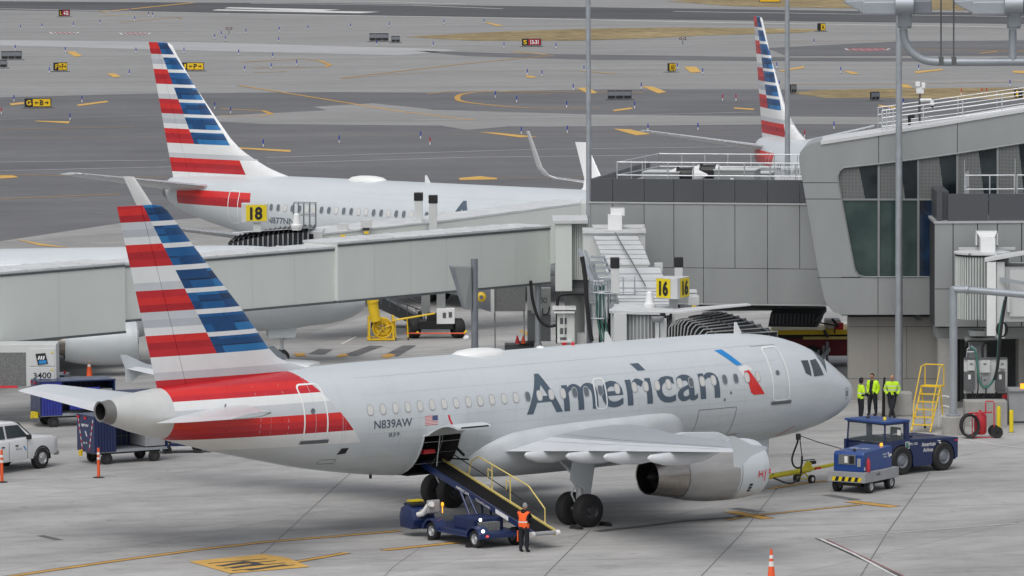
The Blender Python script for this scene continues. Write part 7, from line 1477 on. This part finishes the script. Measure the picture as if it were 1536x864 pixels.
p=G(786,829); t_,D_,hc_=person('worker in an orange vest and grey beanie, back turned, beside the belt loader',p,R(62),{'che':(.02,0,1.33),'nek':(.05,0,1.47),'hed':(.08,0,1.53),'eL':(.12,.26,1.18),'wL':(.32,.20,1.05),'eR':(.10,-.27,1.16),'wR':(.30,-.20,1.02),'aL':(-.02,.13,.09),'kL':(.02,.11,.5)},{'torso':'hivis_orange','arms':'navy','legs':'navy','hand':'navy','neck':'navy'},1.63,tape=((1.10,1.15),))
s_=1.63/1.75
bm=bmesh.new(); g=bmesh.ops.create_uvsphere(bm,u_segments=18,v_segments=12,radius=1.0); bmesh.ops.delete(bm,geom=[v_ for v_ in bm.verts if v_.co.z<-.05],context='VERTS')
for v_ in bm.verts: v_.co=hc_+Vector((v_.co.x*.112,v_.co.y*.092,v_.co.z*(.15 if v_.co.z>.0 else .12)+.015))*s_
me=bpy.data.meshes.new('beanie'); bm.to_mesh(me); bm.free(); me.materials.append(M['beanie']); me.shade_smooth(); o=bpy.data.objects.new('beanie',me); COL.objects.link(o); o.parent=t_
MB().lathe([(-.04,.10),(.03,.12),(.07,.09)],D_['nek']+Vector((-.03,0,.02)),(-.15,0,1),16).build('folded_hood','navy',t_,smooth=50)
MB().box((.02,.24,.55),(.05,.04,.38)).build('tool_baton','hivis_orange',t_,bevel=.01)
v=237.9; t=thing('folding_stand','slim black folded post standing between the middle and the leaning worker','stand',(ux(1325.5,v),v-.2,0))
MB().tube([(0,0,0),(.0,0,1.45),(.03,0,1.62)],.045,8).tube([(-.06,0,.02),(-.04,0,1.3)],.03,8).build('post','black',t,smooth=40); MB().box((0,0,.02),(.22,.22,.03)).build('base','black',t)
# ---------------------------------------------------------------- airfield signs
def sign(x0,x1,y0,y1,label,panels=None,yaw=0,back=False,name='airfield_sign'):
    g=G((x0+x1)/2,y1+1.5); v=g.y; s=FPX/v; w=(x1-x0)/s; h=(y1-y0)/s*1.0; z0=zz(y1,v,(x0+x1)/2); z0=max(z0,.12)
    t=thing(name,label,'airfield sign',(g.x,g.y,0),yaw)
    MB().box((0,0,z0+h/2),(w,.28,h)).build('frame','sign_black',t,bevel=.04)
    mb=MB(); n=max(2,int(w/.9)+1)
    for k in range(n): x=-w/2+w*(k+.5)/n; mb.tube([(x,0,0),(x,0,z0+.05)],.04,6)
    mb.build('legs','galv_dark',t); MB().box((0,.1,.02),(w+.4,.9,.05)).build('base_slab','concrete_dark',t)
    if back:
        mb=MB()
        for k in range(n+1): x=-w/2+w*k/n; mb.box((x*.98,-.16,z0+h/2),(.05,.04,h*.95))
        mb.box((0,-.15,z0+h*.62),(w*.94,.02,h*.5)); mb.build('back_rib','galv_dark',t)
    if panels:
        x=-w/2+.04; W3=w-.08
        for fr,bgk,fgk,tx in panels:
            pw=W3*fr; MB().bx(x+.02,x+pw-.02,-.155,-.14,z0+.06,z0+h-.06).build('panel',bgk,t)
            ch=h*.62; cx=x+pw/2
            if tx:
                parts=tx.split(' '); n_=len(parts); 
                for i,q in enumerate(parts):
                    cw=pw*.82/n_; xx=cx-pw*.41+cw*i; cc=z0+h/2
                    if q in('<','>'):
                        d=-1 if q=='<' else 1; a0=xx+cw*.5; mb=MB(); L_=cw*.36
                        mb.bx(a0-L_,a0+L_,-.17,-.16,cc-.045,cc+.045); mb.prism([(a0+d*L_*1.15,-.165,cc),(a0+d*L_*.3,-.165,cc+.22*h),(a0+d*L_*.3,-.165,cc-.22*h)],(0,-.004,0)); mb.build('arrow',fgk,t)
                    else: text_on('lettering',q,(xx+cw*.12,-.16,cc-ch/2),(1,0,0),(0,0,1),cw*.76,ch,fgk,t,.03)
            x+=pw
    return t
Y='sign_yellow';K='sign_black'; 
sign(37,77,148,161,'yellow sign reading G and arrows around B on the dark taxiway, far left',[(.30,K,Y,'G'),(.70,Y,K,'< B >')])
sign(80,101,94,106,'small yellow sign with arrows and a dark left side, above the G B sign',[(.3,K,Y,'F'),(.7,Y,K,'< F >')],R(25))
sign(272,306,94,105.5,'yellow sign with arrows around P, just right of the largest far fin tip',[(.25,K,Y,'J'),(.75,Y,K,'< P >')])
sign(88,105,14.5,24,'small red runway sign on the left beside the runway edge',[(.25,K,Y,'L'),(.75,'sign_red','sign_white','4-22')],R(20))
sign(783,812,58,68.5,'red runway sign reading S 13-31 in front of the grass island',[(.30,K,Y,'S'),(.70,'sign_red','sign_white','13-31')])
sign(2,33,77,88.5,'wide dark sign seen from behind at the upper left, farther of the two',back=True)
sign(-20,11,90,101,'dark sign seen from behind, cut by the left edge',back=True)
sign(554,583,50,61,'wide dark sign seen from behind, left of the grass island tip',back=True)
sign(587,600,54,63,'narrow dark sign seen from behind beside the wide one near the grass tip',back=True)
sign(911,948,136,148.5,'wide black sign back standing right of the tall lamp post on the taxiway',back=True)
sign(1185,1194,127,139,'small black sign back just right of the second lamp post',back=True,yaw=R(30))
sign(1305,1319,138,150,'black tilted sign back on the shorter grass strip, left of the third lamp post',back=True,yaw=R(30))
sign(1001,1014,95,107,'narrow yellow sign turned aside, right of the first lamp post',[(1,Y,K,'A5')],R(35))
sign(1226,1238,35,46,'narrow yellow and black sign at the right tip of the grass island',[(.35,K,K,''),(.65,Y,K,'A')],R(20))
sign(1139,1170,-6,3,'yellow sign cut by the top edge, left of the second lamp post',[(1,Y,K,'')])
sign(1521,1534,135,147,'yellow sign behind the roof railing at the right edge',[(.4,Y,K,''),(.6,K,Y,'')],R(25))
for x,y,lab in ((1024,67,'tiny orange twin-lamp guard light below the grass island'),(343.5,51,'tiny brown guard light box right of the largest fin tip'),):
    g=G(x,y); t=thing('guard_light',lab,'guard light',g); MB().tube([(0,0,0),(0,0,.5)],.05,6).build('post','galv_dark',t)
    for dx in (-.22,.22): MB().lathe([(0,.16),(.1,.16),(.12,.10)],(dx,0,.65),(0,-1,0),12).build('lamp_housing','sign_black',t); MB().lathe([(0,.10),(.02,.09)],(dx,-.13,.65),(0,-1,0),12).build('lens','orange',t)
# blue, and a few red, edge markers
mk_blue="31,45 63,43 110,41 150,37 195,19 202,32 223,25 229,26 332,55 338,62 322,59 369,51 419,48 462,46 418,64 23,76 98,79 204,80 276,80 358,83 409,88 445,99 407,104 367,108 194,114 74,110 21,153 123,154 105,181 322,164 346,171 395,221 509,215 526,43 584,41 666,37 726,36 565,69 650,71 756,72 834,73 791,113 813,115 876,108 860,136 962,134 743,147 775,154 850,162 952,163 631,209 782,202 851,200 972,197 1016,104 1221,67 1165,103 1054,112 1261,110 1169,131 1047,196 1251,194 1378,106 1515,130 1355,158"
def marker(col):
    t=thing('edge_marker',None,'edge marker'); MB().lathe([(0,.045),(.26,.045)],(0,0,0),(0,0,1),10,cap=True).build('lower_band','delin_white',t); MB().lathe([(.26,.046),(.60,.046),(.61,.01)],(0,0,0),(0,0,1),10).build('upper_band',col,t); MB().lathe([(0,.13),(.02,.13),(.03,.05)],(0,0,0),(0,0,1),12).build('foot','rubber',t); return t
for col,lst,lab,grp in (('delin_blue',mk_blue,'slim blue-topped white edge marker stuck in the taxiway paving','blue taxiway edge markers'),('delin_red',"645,218 1084,152 1104,152 1207,207 1442,143 1473,142 1480,142 2,172",'slim red-topped white edge marker on the paving','red edge markers')):
    m0=None
    for q in lst.split():
        x,y=map(int,q.split(',')); t=marker(col) if m0 is None else copy_tree(m0); m0=m0 or t; t.location=G(x,y); t['label']=lab; t['group']=grp
